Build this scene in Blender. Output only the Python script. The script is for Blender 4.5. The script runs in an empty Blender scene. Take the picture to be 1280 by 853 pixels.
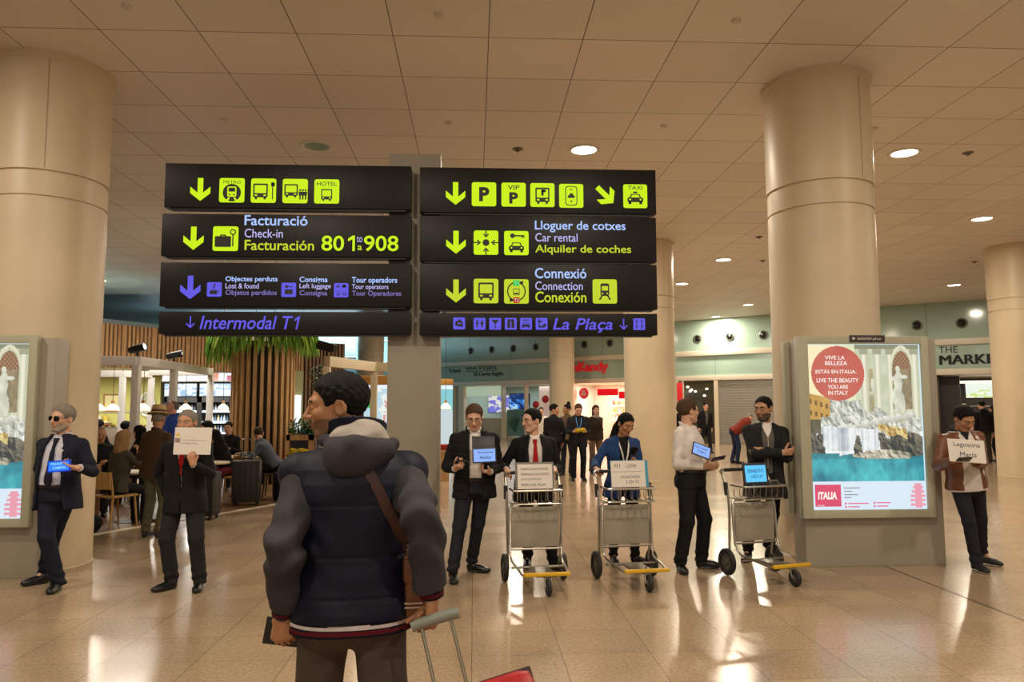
import bpy, bmesh, math, random
import numpy as np
from mathutils import Matrix, Vector

S = bpy.context.scene
COL = S.collection
PI = math.pi
R = math.radians
random.seed(7)

# ------------------------------------------------------------------ camera
FPX, CAMZ = 935.0, 1.72
_pit, _yaw, _rol = R(4.95), R(2.88), R(-0.19)
_fw = np.array([math.sin(_yaw) * math.cos(_pit), math.cos(_yaw) * math.cos(_pit), math.sin(_pit)])
_r0 = np.array([math.cos(_yaw), -math.sin(_yaw), 0.0])
_u0 = np.cross(_r0, _fw)
_rt = math.cos(_rol) * _r0 + math.sin(_rol) * _u0
_up = -math.sin(_rol) * _r0 + math.cos(_rol) * _u0
cam = bpy.data.cameras.new('camera')
cam.sensor_width = 36.0
cam.lens = FPX / 1280.0 * 36.0
cam.clip_start, cam.clip_end = 0.05, 300
cam_o = bpy.data.objects.new('camera', cam)
COL.objects.link(cam_o)
cam_o.matrix_world = Matrix(((_rt[0], _up[0], -_fw[0], 0), (_rt[1], _up[1], -_fw[1], 0), (_rt[2], _up[2], -_fw[2], CAMZ), (0, 0, 0, 1)))
S.camera = cam_o


def ray(px, py):
    return (px - 640) / FPX * _rt - (py - 426.5) / FPX * _up + _fw


def at(px, py, Y):            # point seen at a pixel, Y metres down the hall
    d = ray(px, py)
    return np.array([0, 0, CAMZ]) + d * (Y / d[1])


def on_floor(px, py):
    d = ray(px, py)
    return np.array([0, 0, CAMZ]) + d * (-CAMZ / d[2])


# ------------------------------------------------------------------ world, exposure
S.view_settings.view_transform = 'Standard'
S.view_settings.look = 'None'
S.view_settings.exposure = 0.0
S.view_settings.gamma = 1.0
S.view_settings.use_curve_mapping = False
W = bpy.data.worlds.new('world')
S.world = W
W.use_nodes = True
W.node_tree.nodes['Background'].inputs[0].default_value = (1.0, 0.92, 0.83, 1)
W.node_tree.nodes['Background'].inputs[1].default_value = 0.44
S.cycles.max_bounces = 7
S.cycles.diffuse_bounces = 4
S.cycles.glossy_bounces = 3
S.cycles.transmission_bounces = 4
S.cycles.sample_clamp_indirect = 6.0
S.cycles.caustics_reflective = False
S.cycles.caustics_refractive = False

WARM = (1.0, 0.87, 0.69)
COOL = (0.62, 0.85, 1.0)


def area_light(name, loc, power, size, color=WARM, rot=(0, 0, 0), sizey=None, spread=PI):
    l = bpy.data.lights.new(name, 'AREA')
    l.energy = power
    l.color = color
    l.spread = spread
    l.shape = 'DISK' if sizey is None else 'RECTANGLE'
    l.size = size
    if sizey is not None:
        l.size_y = sizey
    o = bpy.data.objects.new(name, l)
    COL.objects.link(o)
    o.location = loc
    o.rotation_euler = rot
    return o


LAMP_W = 156.0                                    # each ceiling downlight
DL_LIT = [(1.66, 11.02), (6.64, 10.96), (10.63, 14.9), (6.65, 19.45), (6.63, 23.4), (10.6, 28.3), (15.62, 23.4), (10.6, 32.2),
          (1.66, 3.1), (-2.36, 3.1), (6.64, 4.1), (-6.4, 5.1), (-11.5, 23.3), (1.66, 15.0), (1.66, 23.4), (-2.4, 19.4), (1.66, 30.3), (13.6, 8.9), (-2.36, -1.9), (3.6, -1.9)]
DL_OFF = [(-2.36, 11.02)]
for q in DL_LIT:
    area_light('downlight_glow', (q[0], q[1], 5.575), LAMP_W * (1.25 if q[1] > 18 else 1.0), 0.34)

# ------------------------------------------------------------------ materials


def lin(h):
    h = h.lstrip('#')
    c = [int(h[i:i + 2], 16) / 255 for i in (0, 2, 4)]
    return tuple(x / 12.92 if x <= 0.04045 else ((x + 0.055) / 1.055) ** 2.4 for x in c)


_MC = {}


def mat(name, color, rough=0.6, metal=0.0, var=0.0, vscale=8.0, bump=0.0, bscale=60.0, emit=None, estr=1.0, spec=0.5, sheen=0.0, coat=0.0):
    if name in _MC:
        return _MC[name]
    c = lin(color) if isinstance(color, str) else color
    m = bpy.data.materials.new(name)
    _MC[name] = m
    m.use_nodes = True
    nt = m.node_tree
    b = nt.nodes['Principled BSDF']
    b.inputs['Base Color'].default_value = (*c, 1)
    b.inputs['Roughness'].default_value = rough
    b.inputs['Metallic'].default_value = metal
    b.inputs['Specular IOR Level'].default_value = spec
    if sheen:
        b.inputs['Sheen Weight'].default_value = sheen
    if coat:
        b.inputs['Coat Weight'].default_value = coat
    if emit is not None:
        e = lin(emit) if isinstance(emit, str) else emit
        b.inputs['Emission Color'].default_value = (*e, 1)
        b.inputs['Emission Strength'].default_value = estr
    if var or bump:
        tc = nt.nodes.new('ShaderNodeTexCoord')
    if var:
        n = nt.nodes.new('ShaderNodeTexNoise')
        n.inputs['Scale'].default_value = vscale
        n.inputs['Detail'].default_value = 4
        nt.links.new(tc.outputs['Object'], n.inputs['Vector'])
        r = nt.nodes.new('ShaderNodeValToRGB')
        r.color_ramp.elements[0].position = 0.3
        r.color_ramp.elements[1].position = 0.7
        r.color_ramp.elements[0].color = (*[x * (1 - var) for x in c], 1)
        r.color_ramp.elements[1].color = (*[min(1, x * (1 + var)) for x in c], 1)
        nt.links.new(n.outputs['Fac'], r.inputs[0])
        nt.links.new(r.outputs[0], b.inputs['Base Color'])
    if bump:
        n2 = nt.nodes.new('ShaderNodeTexNoise')
        n2.inputs['Scale'].default_value = bscale
        n2.inputs['Detail'].default_value = 3
        nt.links.new(tc.outputs['Object'], n2.inputs['Vector'])
        bp = nt.nodes.new('ShaderNodeBump')
        bp.inputs['Strength'].default_value = bump
        bp.inputs['Distance'].default_value = 0.01
        nt.links.new(n2.outputs['Fac'], bp.inputs['Height'])
        nt.links.new(bp.outputs[0], b.inputs['Normal'])
    return m


def cloth(name, color, rough=0.85, bump=0.25, bscale=180, var=0.12, vscale=14, sheen=0.0):
    return mat(name, color, rough, 0, var, vscale, bump, bscale, spec=0.25, sheen=sheen)


def glow(name, color, s=1.0):
    c = lin(color) if isinstance(color, str) else color
    return mat(name, tuple(x * 0.08 for x in c), 0.5, emit=c, estr=s, spec=0.2)


def nd(nt, kind, **kw):
    n = nt.nodes.new(kind)
    for k, v in kw.items():
        if k in n.inputs:
            n.inputs[k].default_value = v
        else:
            setattr(n, k, v)
    return n


def math_node(nt, op, a, b=None, c=None):
    n = nt.nodes.new('ShaderNodeMath')
    n.operation = op
    for i, v in enumerate((a, b, c)):
        if v is None:
            continue
        if isinstance(v, (int, float)):
            n.inputs[i].default_value = v
        else:
            nt.links.new(v, n.inputs[i])
    return n.outputs[0]


def grid_lines(nt, x0, px, y0, py, w):
    """1 on the joint lines of a rectangular grid in world x and y; also the two cell coordinates"""
    g = nd(nt, 'ShaderNodeNewGeometry')
    sx = nd(nt, 'ShaderNodeSeparateXYZ')
    nt.links.new(g.outputs['Position'], sx.inputs[0])
    outs = []
    for o, a, p in ((sx.outputs[0], x0, px), (sx.outputs[1], y0, py)):
        t = math_node(nt, 'FRACT', math_node(nt, 'DIVIDE', math_node(nt, 'SUBTRACT', o, a), p))
        e = math_node(nt, 'MULTIPLY', math_node(nt, 'MINIMUM', t, math_node(nt, 'SUBTRACT', 1.0, t)), p)
        outs.append((math_node(nt, 'LESS_THAN', e, w), t, e))
    cells = [math_node(nt, 'FLOOR', math_node(nt, 'DIVIDE', math_node(nt, 'SUBTRACT', o, a), p)) for o, a, p in ((sx.outputs[0], x0, px), (sx.outputs[1], y0, py))]
    return outs, cells, g


def ceiling_material():
    m = bpy.data.materials.new('ceiling_tiles')
    m.use_nodes = True
    nt = m.node_tree
    b = nt.nodes['Principled BSDF']
    (lx, ly), cells, g = grid_lines(nt, 0.145, 1.003, 7.6, 0.985, 0.006)
    mx = nd(nt, 'ShaderNodeMix', data_type='RGBA')
    wn = nd(nt, 'ShaderNodeTexWhiteNoise', noise_dimensions='2D')
    cb = nd(nt, 'ShaderNodeCombineXYZ')
    nt.links.new(cells[0], cb.inputs[0])
    nt.links.new(cells[1], cb.inputs[1])
    nt.links.new(cb.outputs[0], wn.inputs['Vector'])
    base = nd(nt, 'ShaderNodeMix', data_type='RGBA')
    base.inputs['A'].default_value = (*lin('#d8cfc5'), 1)
    base.inputs['B'].default_value = (*lin('#e0d8cf'), 1)
    nt.links.new(wn.outputs['Value'], base.inputs['Factor'])
    nt.links.new(base.outputs['Result'], mx.inputs['A'])
    mx.inputs['B'].default_value = (*lin('#6e6252'), 1)
    nt.links.new(math_node(nt, 'MAXIMUM', lx[0], ly[0]), mx.inputs['Factor'])
    nt.links.new(mx.outputs['Result'], b.inputs['Base Color'])
    b.inputs['Roughness'].default_value = 0.45
    # every tile sags a little: a shallow curve across its depth
    h = math_node(nt, 'MULTIPLY', math_node(nt, 'MULTIPLY', ly[1], math_node(nt, 'SUBTRACT', 1.0, ly[1])), math_node(nt, 'MULTIPLY', lx[1], math_node(nt, 'SUBTRACT', 1.0, lx[1])))
    bp = nd(nt, 'ShaderNodeBump', Strength=0.5, Distance=0.12)
    nt.links.new(h, bp.inputs['Height'])
    nt.links.new(bp.outputs[0], b.inputs['Normal'])
    return m


def floor_material():
    m = bpy.data.materials.new('polished_stone_tiles')
    m.use_nodes = True
    nt = m.node_tree
    b = nt.nodes['Principled BSDF']
    (lx, ly), cells, g = grid_lines(nt, 0.605, 0.622, 4.78, 0.553, 0.003)
    n1 = nd(nt, 'ShaderNodeTexNoise', Scale=38.0, Detail=5.0, Roughness=0.7)
    n2 = nd(nt, 'ShaderNodeTexNoise', Scale=1.3, Detail=3.0)
    n3 = nd(nt, 'ShaderNodeTexVoronoi', Scale=55.0)
    for n in (n1, n2, n3):
        nt.links.new(g.outputs['Position'], n.inputs['Vector'])
    r = nd(nt, 'ShaderNodeValToRGB')
    r.color_ramp.elements[0].position, r.color_ramp.elements[1].position = 0.25, 0.78
    r.color_ramp.elements[0].color = (*lin('#857059'), 1)
    r.color_ramp.elements[1].color = (*lin('#b9a285'), 1)
    nt.links.new(n1.outputs['Fac'], r.inputs[0])
    wn = nd(nt, 'ShaderNodeTexWhiteNoise', noise_dimensions='2D')
    cb = nd(nt, 'ShaderNodeCombineXYZ')
    nt.links.new(cells[0], cb.inputs[0])
    nt.links.new(cells[1], cb.inputs[1])
    nt.links.new(cb.outputs[0], wn.inputs['Vector'])
    k = math_node(nt, 'ADD', math_node(nt, 'MULTIPLY', wn.outputs['Value'], 0.16), math_node(nt, 'MULTIPLY', n2.outputs['Fac'], 0.3))
    hs = nd(nt, 'ShaderNodeHueSaturation')
    nt.links.new(math_node(nt, 'ADD', k, 0.78), hs.inputs['Value'])
    nt.links.new(r.outputs[0], hs.inputs['Color'])
    mx = nd(nt, 'ShaderNodeMix', data_type='RGBA')
    nt.links.new(hs.outputs[0], mx.inputs['A'])
    mx.inputs['B'].default_value = (*lin('#4a3826'), 1)
    j = math_node(nt, 'MULTIPLY', math_node(nt, 'MAXIMUM', lx[0], math_node(nt, 'MULTIPLY', ly[0], 0.6)), 0.62)
    nt.links.new(j, mx.inputs['Factor'])
    nt.links.new(mx.outputs['Result'], b.inputs['Base Color'])
    rr = math_node(nt, 'ADD', math_node(nt, 'MULTIPLY', n2.outputs['Fac'], 0.10), 0.125)
    nt.links.new(rr, b.inputs['Roughness'])
    b.inputs['Specular IOR Level'].default_value = 0.62
    bp = nd(nt, 'ShaderNodeBump', Strength=0.06, Distance=0.02)
    nt.links.new(n2.outputs['Fac'], bp.inputs['Height'])
    nt.links.new(bp.outputs[0], b.inputs['Normal'])
    return m


def plank_material(name, c1, c2, scale=1.0, rough=0.35):
    m = bpy.data.materials.new(name)
    m.use_nodes = True
    nt = m.node_tree
    b = nt.nodes['Principled BSDF']
    (lx, ly), cells, g = grid_lines(nt, 0.03, 0.14 * scale, 0.0, 1.7, 0.003)
    mp = nd(nt, 'ShaderNodeMapping')
    mp.inputs['Scale'].default_value = (14, 1.2, 14)
    nt.links.new(g.outputs['Position'], mp.inputs[0])
    n = nd(nt, 'ShaderNodeTexNoise', Scale=2.0, Detail=5.0)
    nt.links.new(mp.outputs[0], n.inputs['Vector'])
    r = nd(nt, 'ShaderNodeValToRGB')
    r.color_ramp.elements[0].color = (*lin(c1), 1)
    r.color_ramp.elements[1].color = (*lin(c2), 1)
    nt.links.new(n.outputs['Fac'], r.inputs[0])
    mx = nd(nt, 'ShaderNodeMix', data_type='RGBA')
    nt.links.new(r.outputs[0], mx.inputs['A'])
    mx.inputs['B'].default_value = (0.02, 0.012, 0.006, 1)
    nt.links.new(math_node(nt, 'MULTIPLY', lx[0], 0.7), mx.inputs['Factor'])
    nt.links.new(mx.outputs['Result'], b.inputs['Base Color'])
    b.inputs['Roughness'].default_value = rough
    return m


def wood(name, c1, c2, axis=2, rough=0.5):
    m = bpy.data.materials.new(name)
    m.use_nodes = True
    nt = m.node_tree
    b = nt.nodes['Principled BSDF']
    tc = nd(nt, 'ShaderNodeTexCoord')
    mp = nd(nt, 'ShaderNodeMapping')
    sc = [18, 18, 18]
    sc[axis] = 1.5
    mp.inputs['Scale'].default_value = sc
    nt.links.new(tc.outputs['Object'], mp.inputs[0])
    n = nd(nt, 'ShaderNodeTexNoise', Scale=1.6, Detail=5.0, Distortion=0.4)
    nt.links.new(mp.outputs[0], n.inputs['Vector'])
    r = nd(nt, 'ShaderNodeValToRGB')
    r.color_ramp.elements[0].position, r.color_ramp.elements[1].position = 0.3, 0.7
    r.color_ramp.elements[0].color = (*lin(c1), 1)
    r.color_ramp.elements[1].color = (*lin(c2), 1)
    nt.links.new(n.outputs['Fac'], r.inputs[0])
    nt.links.new(r.outputs[0], b.inputs['Base Color'])
    b.inputs['Roughness'].default_value = rough
    return m


def vcol_glow(name, s=1.0):
    m = bpy.data.materials.new(name)
    m.use_nodes = True
    nt = m.node_tree
    b = nt.nodes['Principled BSDF']
    a = nd(nt, 'ShaderNodeVertexColor')
    a.layer_name = 'Col'
    b.inputs['Base Color'].default_value = (0.05, 0.05, 0.05, 1)
    b.inputs['Roughness'].default_value = 0.25
    nt.links.new(a.outputs['Color'], b.inputs['Emission Color'])
    b.inputs['Emission Strength'].default_value = s
    return m


# ------------------------------------------------------------------ object helpers


def tag(o, label=None, cat=None, group=None, kind=None):
    if label: o['label'] = label
    if cat: o['category'] = cat
    if group: o['group'] = group
    if kind: o['kind'] = kind
    return o


def empty(name, loc=(0, 0, 0), rz=0.0, label=None, cat=None, group=None, parent=None):
    o = bpy.data.objects.new(name, None)
    o.empty_display_size = 0.2
    COL.objects.link(o)
    o.location = tuple(float(x) for x in loc)
    o.rotation_euler = (0, 0, rz)
    if parent: o.parent = parent
    return tag(o, label, cat, group)


def copy_tree(o, parent=None):
    c = o.copy()
    COL.objects.link(c)
    c.parent = parent
    for ch in [x for x in bpy.data.objects if x.parent == o]:
        copy_tree(ch, c)
    return c


def rrect(cx, cz, w, h, r, n=5):
    r = min(r, w / 2 - 1e-5, h / 2 - 1e-5)
    out = []
    for (sx, sz, a0) in ((1, -1, -90), (1, 1, 0), (-1, 1, 90), (-1, -1, 180)):
        for i in range(n + 1):
            a = R(a0 + 90 * i / n)
            out.append((cx + sx * (w / 2 - r) + r * math.cos(a), cz + sz * (h / 2 - r) + r * math.sin(a)))
    return out


def circ(cx, cz, r, n=24, a0=0.0, a1=2 * PI):
    full = abs(a1 - a0 - 2 * PI) < 1e-6
    return [(cx + r * math.cos(a0 + (a1 - a0) * i / (n if full else n - 1)), cz + r * math.sin(a0 + (a1 - a0) * i / (n if full else n - 1))) for i in range(n)]


class MB:
    """collects boxes, tubes, prisms and lathes and links them as one mesh"""

    def __init__(s):
        s.v, s.f, s.m = [], [], []

    def add(s, v, f, m=0):
        o = len(s.v)
        s.v.extend([tuple(float(c) for c in p) for p in v])
        s.f.extend([tuple(int(i) + o for i in q) for q in f])
        s.m.extend([m] * len(f))
        return s

    def box(s, lo, hi, m=0, bev=0.0, M=None):
        if bev > 0:
            bm = bmesh.new()
            bmesh.ops.create_cube(bm, size=1.0)
            for v in bm.verts:
                v.co = Vector([lo[i] + (v.co[i] + 0.5) * (hi[i] - lo[i]) for i in range(3)])
            bmesh.ops.bevel(bm, geom=list(bm.edges), offset=bev, segments=2, affect='EDGES', profile=0.6)
            bm.verts.index_update()
            V = [v.co[:] for v in bm.verts]
            F = [[v.index for v in f.verts] for f in bm.faces]
            bm.free()
        else:
            x0, y0, z0 = lo
            x1, y1, z1 = hi
            V = [(x0, y0, z0), (x1, y0, z0), (x1, y1, z0), (x0, y1, z0), (x0, y0, z1), (x1, y0, z1), (x1, y1, z1), (x0, y1, z1)]
            F = [(0, 3, 2, 1), (4, 5, 6, 7), (0, 1, 5, 4), (1, 2, 6, 5), (2, 3, 7, 6), (3, 0, 4, 7)]
        if M is not None:
            V = [(M @ Vector(p))[:] for p in V]
        return s.add(V, F, m)

    def tube(s, pts, r, seg=10, closed=False, m=0, fillet=0.0, fl=1.0, caps=True):
        P = [np.array(p, float) for p in pts]
        if fillet > 0:
            Q = [P[0]] if not closed else []
            rng = range(1, len(P) - 1) if not closed else range(len(P))
            for i in rng:
                a, b, c = P[i - 1], P[i], P[(i + 1) % len(P)]
                la, lc = np.linalg.norm(a - b), np.linalg.norm(c - b)
                f = min(fillet, la * 0.48, lc * 0.48)
                p0, p1 = b + (a - b) / la * f, b + (c - b) / lc * f
                for t in np.linspace(0, 1, 7):
                    Q.append((1 - t) ** 2 * p0 + 2 * t * (1 - t) * b + t * t * p1)
            if not closed: Q.append(P[-1])
            P = Q
        n = len(P)
        rr = r if hasattr(r, '__len__') else [r] * n
        if hasattr(r, '__len__') and len(r) != n:
            rr = np.interp(np.linspace(0, 1, n), np.linspace(0, 1, len(r)), r)
        V, F = [], []
        ref = None
        for i in range(n):
            t = P[(i + 1) % n] - P[i - 1] if closed else P[min(i + 1, n - 1)] - P[max(i - 1, 0)]
            t = t / (np.linalg.norm(t) + 1e-12)
            if ref is None:
                a = np.array([0, 0, 1.0]) if abs(t[2]) < 0.9 else np.array([1.0, 0, 0])
                ref = np.cross(np.cross(t, a), t)
            ref = ref - t * (ref @ t)
            ref /= np.linalg.norm(ref)
            b = np.cross(t, ref)
            for k in range(seg):
                a = 2 * PI * k / seg
                V.append(P[i] + rr[i] * (math.cos(a) * ref * fl + math.sin(a) * b))
        for i in range(n if closed else n - 1):
            for k in range(seg):
                j = (i + 1) % n
                F.append((i * seg + k, i * seg + (k + 1) % seg, j * seg + (k + 1) % seg, j * seg + k))
        if not closed and caps:
            F.append(tuple(range(seg - 1, -1, -1)))
            F.append(tuple((n - 1) * seg + k for k in range(seg)))
        return s.add(V, F, m)

    def lathe(s, prof, c=(0, 0, 0), seg=24, m=0, axis=2, a0=0.0, a1=2 * PI):
        V, F = [], []
        n = len(prof)
        full = abs(a1 - a0 - 2 * PI) < 1e-6
        ns = seg if full else seg + 1
        for k in range(ns):
            a = a0 + (a1 - a0) * k / seg
            for (r, z) in prof:
                p = [r * math.cos(a), r * math.sin(a), z]
                if axis == 1: p = [p[0], p[2], p[1]]
                if axis == 0: p = [p[2], p[0], p[1]]
                V.append((p[0] + c[0], p[1] + c[1], p[2] + c[2]))
        for k in range(seg):
            j = (k + 1) % ns
            for i in range(n - 1):
                q = (k * n + i, j * n + i, j * n + i + 1, k * n + i + 1)
                F.append(q if axis != 1 else q[::-1])
        return s.add(V, F, m)

    def ball(s, c, r, m=0, seg=14, ring=9, M=None):
        rx, ry, rz = r if hasattr(r, '__len__') else (r, r, r)
        V, F = [], []
        for i in range(ring + 1):
            t = PI * i / ring
            for k in range(seg):
                a = 2 * PI * k / seg
                V.append((rx * math.sin(t) * math.cos(a), ry * math.sin(t) * math.sin(a), rz * math.cos(t)))
        for i in range(ring):
            for k in range(seg):
                F.append((i * seg + k, (i + 1) * seg + k, (i + 1) * seg + (k + 1) % seg, i * seg + (k + 1) % seg))
        if M is not None:
            V = [(np.array(M) @ np.array(p)) for p in V]
        return s.add([np.array(p) + np.array(c) for p in V], F, m)

    def plate(s, pts, y, th=0.002, m=0):
        """a flat outline in x,z standing in the plane y, facing -y, th thick"""
        a = sum(pts[i - 1][0] * pts[i][1] - pts[i][0] * pts[i - 1][1] for i in range(len(pts)))
        if a < 0: pts = pts[::-1]
        n = len(pts)
        V = [(x, y - th, z) for x, z in pts] + [(x, y, z) for x, z in pts]
        F = [tuple(range(n)), tuple(range(2 * n - 1, n - 1, -1))] + [(i, i + n, (i + 1) % n + n, (i + 1) % n) for i in range(n)]
        return s.add(V, F, m)

    def ring(s, po, pi, y, th=0.002, m=0):
        n = len(po)
        V = [(x, y - th, z) for x, z in po] + [(x, y - th, z) for x, z in pi] + [(x, y, z) for x, z in po] + [(x, y, z) for x, z in pi]
        F = []
        for i in range(n):
            j = (i + 1) % n
            F += [(i, j, n + j, n + i), (i, 2 * n + i, 2 * n + j, j), (n + i, n + j, 3 * n + j, 3 * n + i)]
        return s.add(V, F, m)

    def extr(s, pts, z0, z1, m=0):
        """an outline in x,y extruded from z0 to z1"""
        a = sum(pts[i - 1][0] * pts[i][1] - pts[i][0] * pts[i - 1][1] for i in range(len(pts)))
        if a < 0: pts = pts[::-1]
        n = len(pts)
        V = [(x, y, z0) for x, y in pts] + [(x, y, z1) for x, y in pts]
        F = [tuple(range(n - 1, -1, -1)), tuple(range(n, 2 * n))] + [(i, (i + 1) % n, (i + 1) % n + n, i + n) for i in range(n)]
        return s.add(V, F, m)

    def build(s, name, mats, parent=None, smooth=35, loc=None):
        me = bpy.data.meshes.new(name)
        me.from_pydata(s.v, [], s.f)
        for q in (mats if isinstance(mats, (list, tuple)) else [mats]):
            me.materials.append(q)
        me.polygons.foreach_set('material_index', s.m)
        if smooth:
            me.polygons.foreach_set('use_smooth', [True] * len(me.polygons))
            me.set_sharp_from_angle(angle=R(smooth))
        me.update()
        o = bpy.data.objects.new(name, me)
        COL.objects.link(o)
        if parent: o.parent = parent
        if loc is not None: o.location = loc
        return o


def struct(o):
    o['kind'] = 'structure'
    return o


_TXT = {}


def text_shape(body, bold=0.0, shear=0.0, spacing=1.0):
    """verts (x,z) and faces of a line of type, measured as drawn: starts at 0,0; also its width and height"""
    key = (body, bold, shear, spacing)
    if key in _TXT: return _TXT[key]
    c = bpy.data.curves.new('t', 'FONT')
    c.body = body
    c.size = 1.0
    c.offset = bold
    c.shear = shear
    c.space_character = spacing
    c.resolution_u = 3
    o = bpy.data.objects.new('t', c)
    COL.objects.link(o)
    dg = bpy.context.evaluated_depsgraph_get()
    dg.update()
    me = bpy.data.meshes.new_from_object(o.evaluated_get(dg))
    V = np.array([v.co[:2] for v in me.vertices]) if len(me.vertices) else np.zeros((0, 2))
    F = [list(p.vertices) for p in me.polygons]
    bpy.data.objects.remove(o)
    bpy.data.curves.remove(c)
    bpy.data.meshes.remove(me)
    lo, hi = V.min(0), V.max(0)
    _TXT[key] = (V - lo, F, hi - lo)
    return _TXT[key]


def put_text(mb, body, x, z, w, h, y, bold=0.0, shear=0.0, m=0, th=0.0015, spacing=1.0, M=None):
    """a line of type fitted into the box from x,z (lower left) w wide and h high (ink height), in the plane y facing -y"""
    V, F, sz = text_shape(body, bold, shear, spacing)
    P = V / sz * np.array([w, h]) + np.array([x, z])
    n = len(P)
    if M is None:
        front = [(p[0], y - th, p[1]) for p in P]
    else:
        front = [(M @ Vector((p[0], y - th, p[1])))[:] for p in P]
    mb.add(front, F, m)
# ------------------------------------------------------------------ smooth solids from distance fields


def _unit(v):
    v = np.array(v, float)
    return v / (np.linalg.norm(v) + 1e-12)


def Rx(a): c, s = math.cos(a), math.sin(a); return np.array([[1, 0, 0], [0, c, -s], [0, s, c]])
def Ry(a): c, s = math.cos(a), math.sin(a); return np.array([[c, 0, s], [0, 1, 0], [-s, 0, c]])
def Rz(a): c, s = math.cos(a), math.sin(a); return np.array([[c, -s, 0], [s, c, 0], [0, 0, 1]])


def smin(a, b, k):
    if k <= 0: return np.minimum(a, b)
    h = np.clip(0.5 + 0.5 * (b - a) / k, 0, 1)
    return b + (a - b) * h - k * h * (1 - h)


class Field:
    def __init__(s):
        s.p, s.ops, s.lo, s.hi = [], [], np.full(3, 1e9), np.full(3, -1e9)

    def add(s, fn, c, rad, k=0.01):
        c = np.array(c, float)
        s.p.append((fn, c, rad, k))
        s.lo = np.minimum(s.lo, c - rad)
        s.hi = np.maximum(s.hi, c + rad)
        return s

    def rc(s, a, b, r1, r2=None, k=0.01, capa=False, capb=False, flat=None):
        a, b = np.array(a, float), np.array(b, float)
        r2 = r1 if r2 is None else r2
        ba = b - a
        L2 = ba @ ba + 1e-12
        L = math.sqrt(L2)

        def fn(P):
            q = P - a
            t0 = q @ ba / L2
            t = np.clip(t0, 0, 1)
            q = q - t[:, None] * ba
            if flat is not None:
                n, f = flat
                q = q + ((f - 1) * (q @ n))[:, None] * n
            d = np.sqrt((q * q).sum(1)) - (r1 + (r2 - r1) * t)
            if capb: d = np.maximum(d, (t0 - 1) * L)
            if capa: d = np.maximum(d, -t0 * L)
            return d
        return s.add(fn, (a + b) / 2, L / 2 + max(r1, r2), k)

    def ell(s, c, r, M=None, k=0.01):
        c, r = np.array(c, float), np.array(r, float)

        def fn(P):
            q = P - c
            if M is not None: q = q @ M
            k0 = np.sqrt(((q / r) ** 2).sum(1))
            k1 = np.sqrt(((q / r ** 2) ** 2).sum(1)) + 1e-9
            return k0 * (k0 - 1) / k1
        return s.add(fn, c, max(r), k)

    def box(s, c, hs, M=None, rd=0.01, k=0.01):
        c, hs = np.array(c, float), np.array(hs, float)

        def fn(P):
            q = P - c
            if M is not None: q = q @ M
            q = np.abs(q) - (hs - rd)
            return np.sqrt((np.maximum(q, 0) ** 2).sum(1)) + np.minimum(q.max(1), 0) - rd
        return s.add(fn, c, np.linalg.norm(hs), k)

    def op(s, fn):
        s.ops.append(fn)
        return s

    def __call__(s, P, marg=0.12):
        d = np.full(len(P), 0.3, np.float64)
        for fn, c, rad, k in s.p:
            q = P - c
            m = (q * q).sum(1) < (rad + marg) ** 2
            if m.any():
                d[m] = smin(d[m], fn(P[m]), k)
        for o in s.ops:
            d = o(P, d)
        return d

    def snap(s, p, dr, far=0.5):
        """first hit of a ray on the surface"""
        p, dr = np.array(p, float), _unit(dr)
        T = np.linspace(0, far, 240)
        d = s(p + T[:, None] * dr, 0.6)
        i = np.argmax(d < 0)
        return p + dr * T[i] if d[i] < 0 else None


_CO = np.array([(i, j, k) for i in (0, 1) for j in (0, 1) for k in (0, 1)])
_ED = [(a, b) for a in range(8) for b in range(a + 1, 8) if abs(_CO[a] - _CO[b]).sum() == 1]


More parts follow.
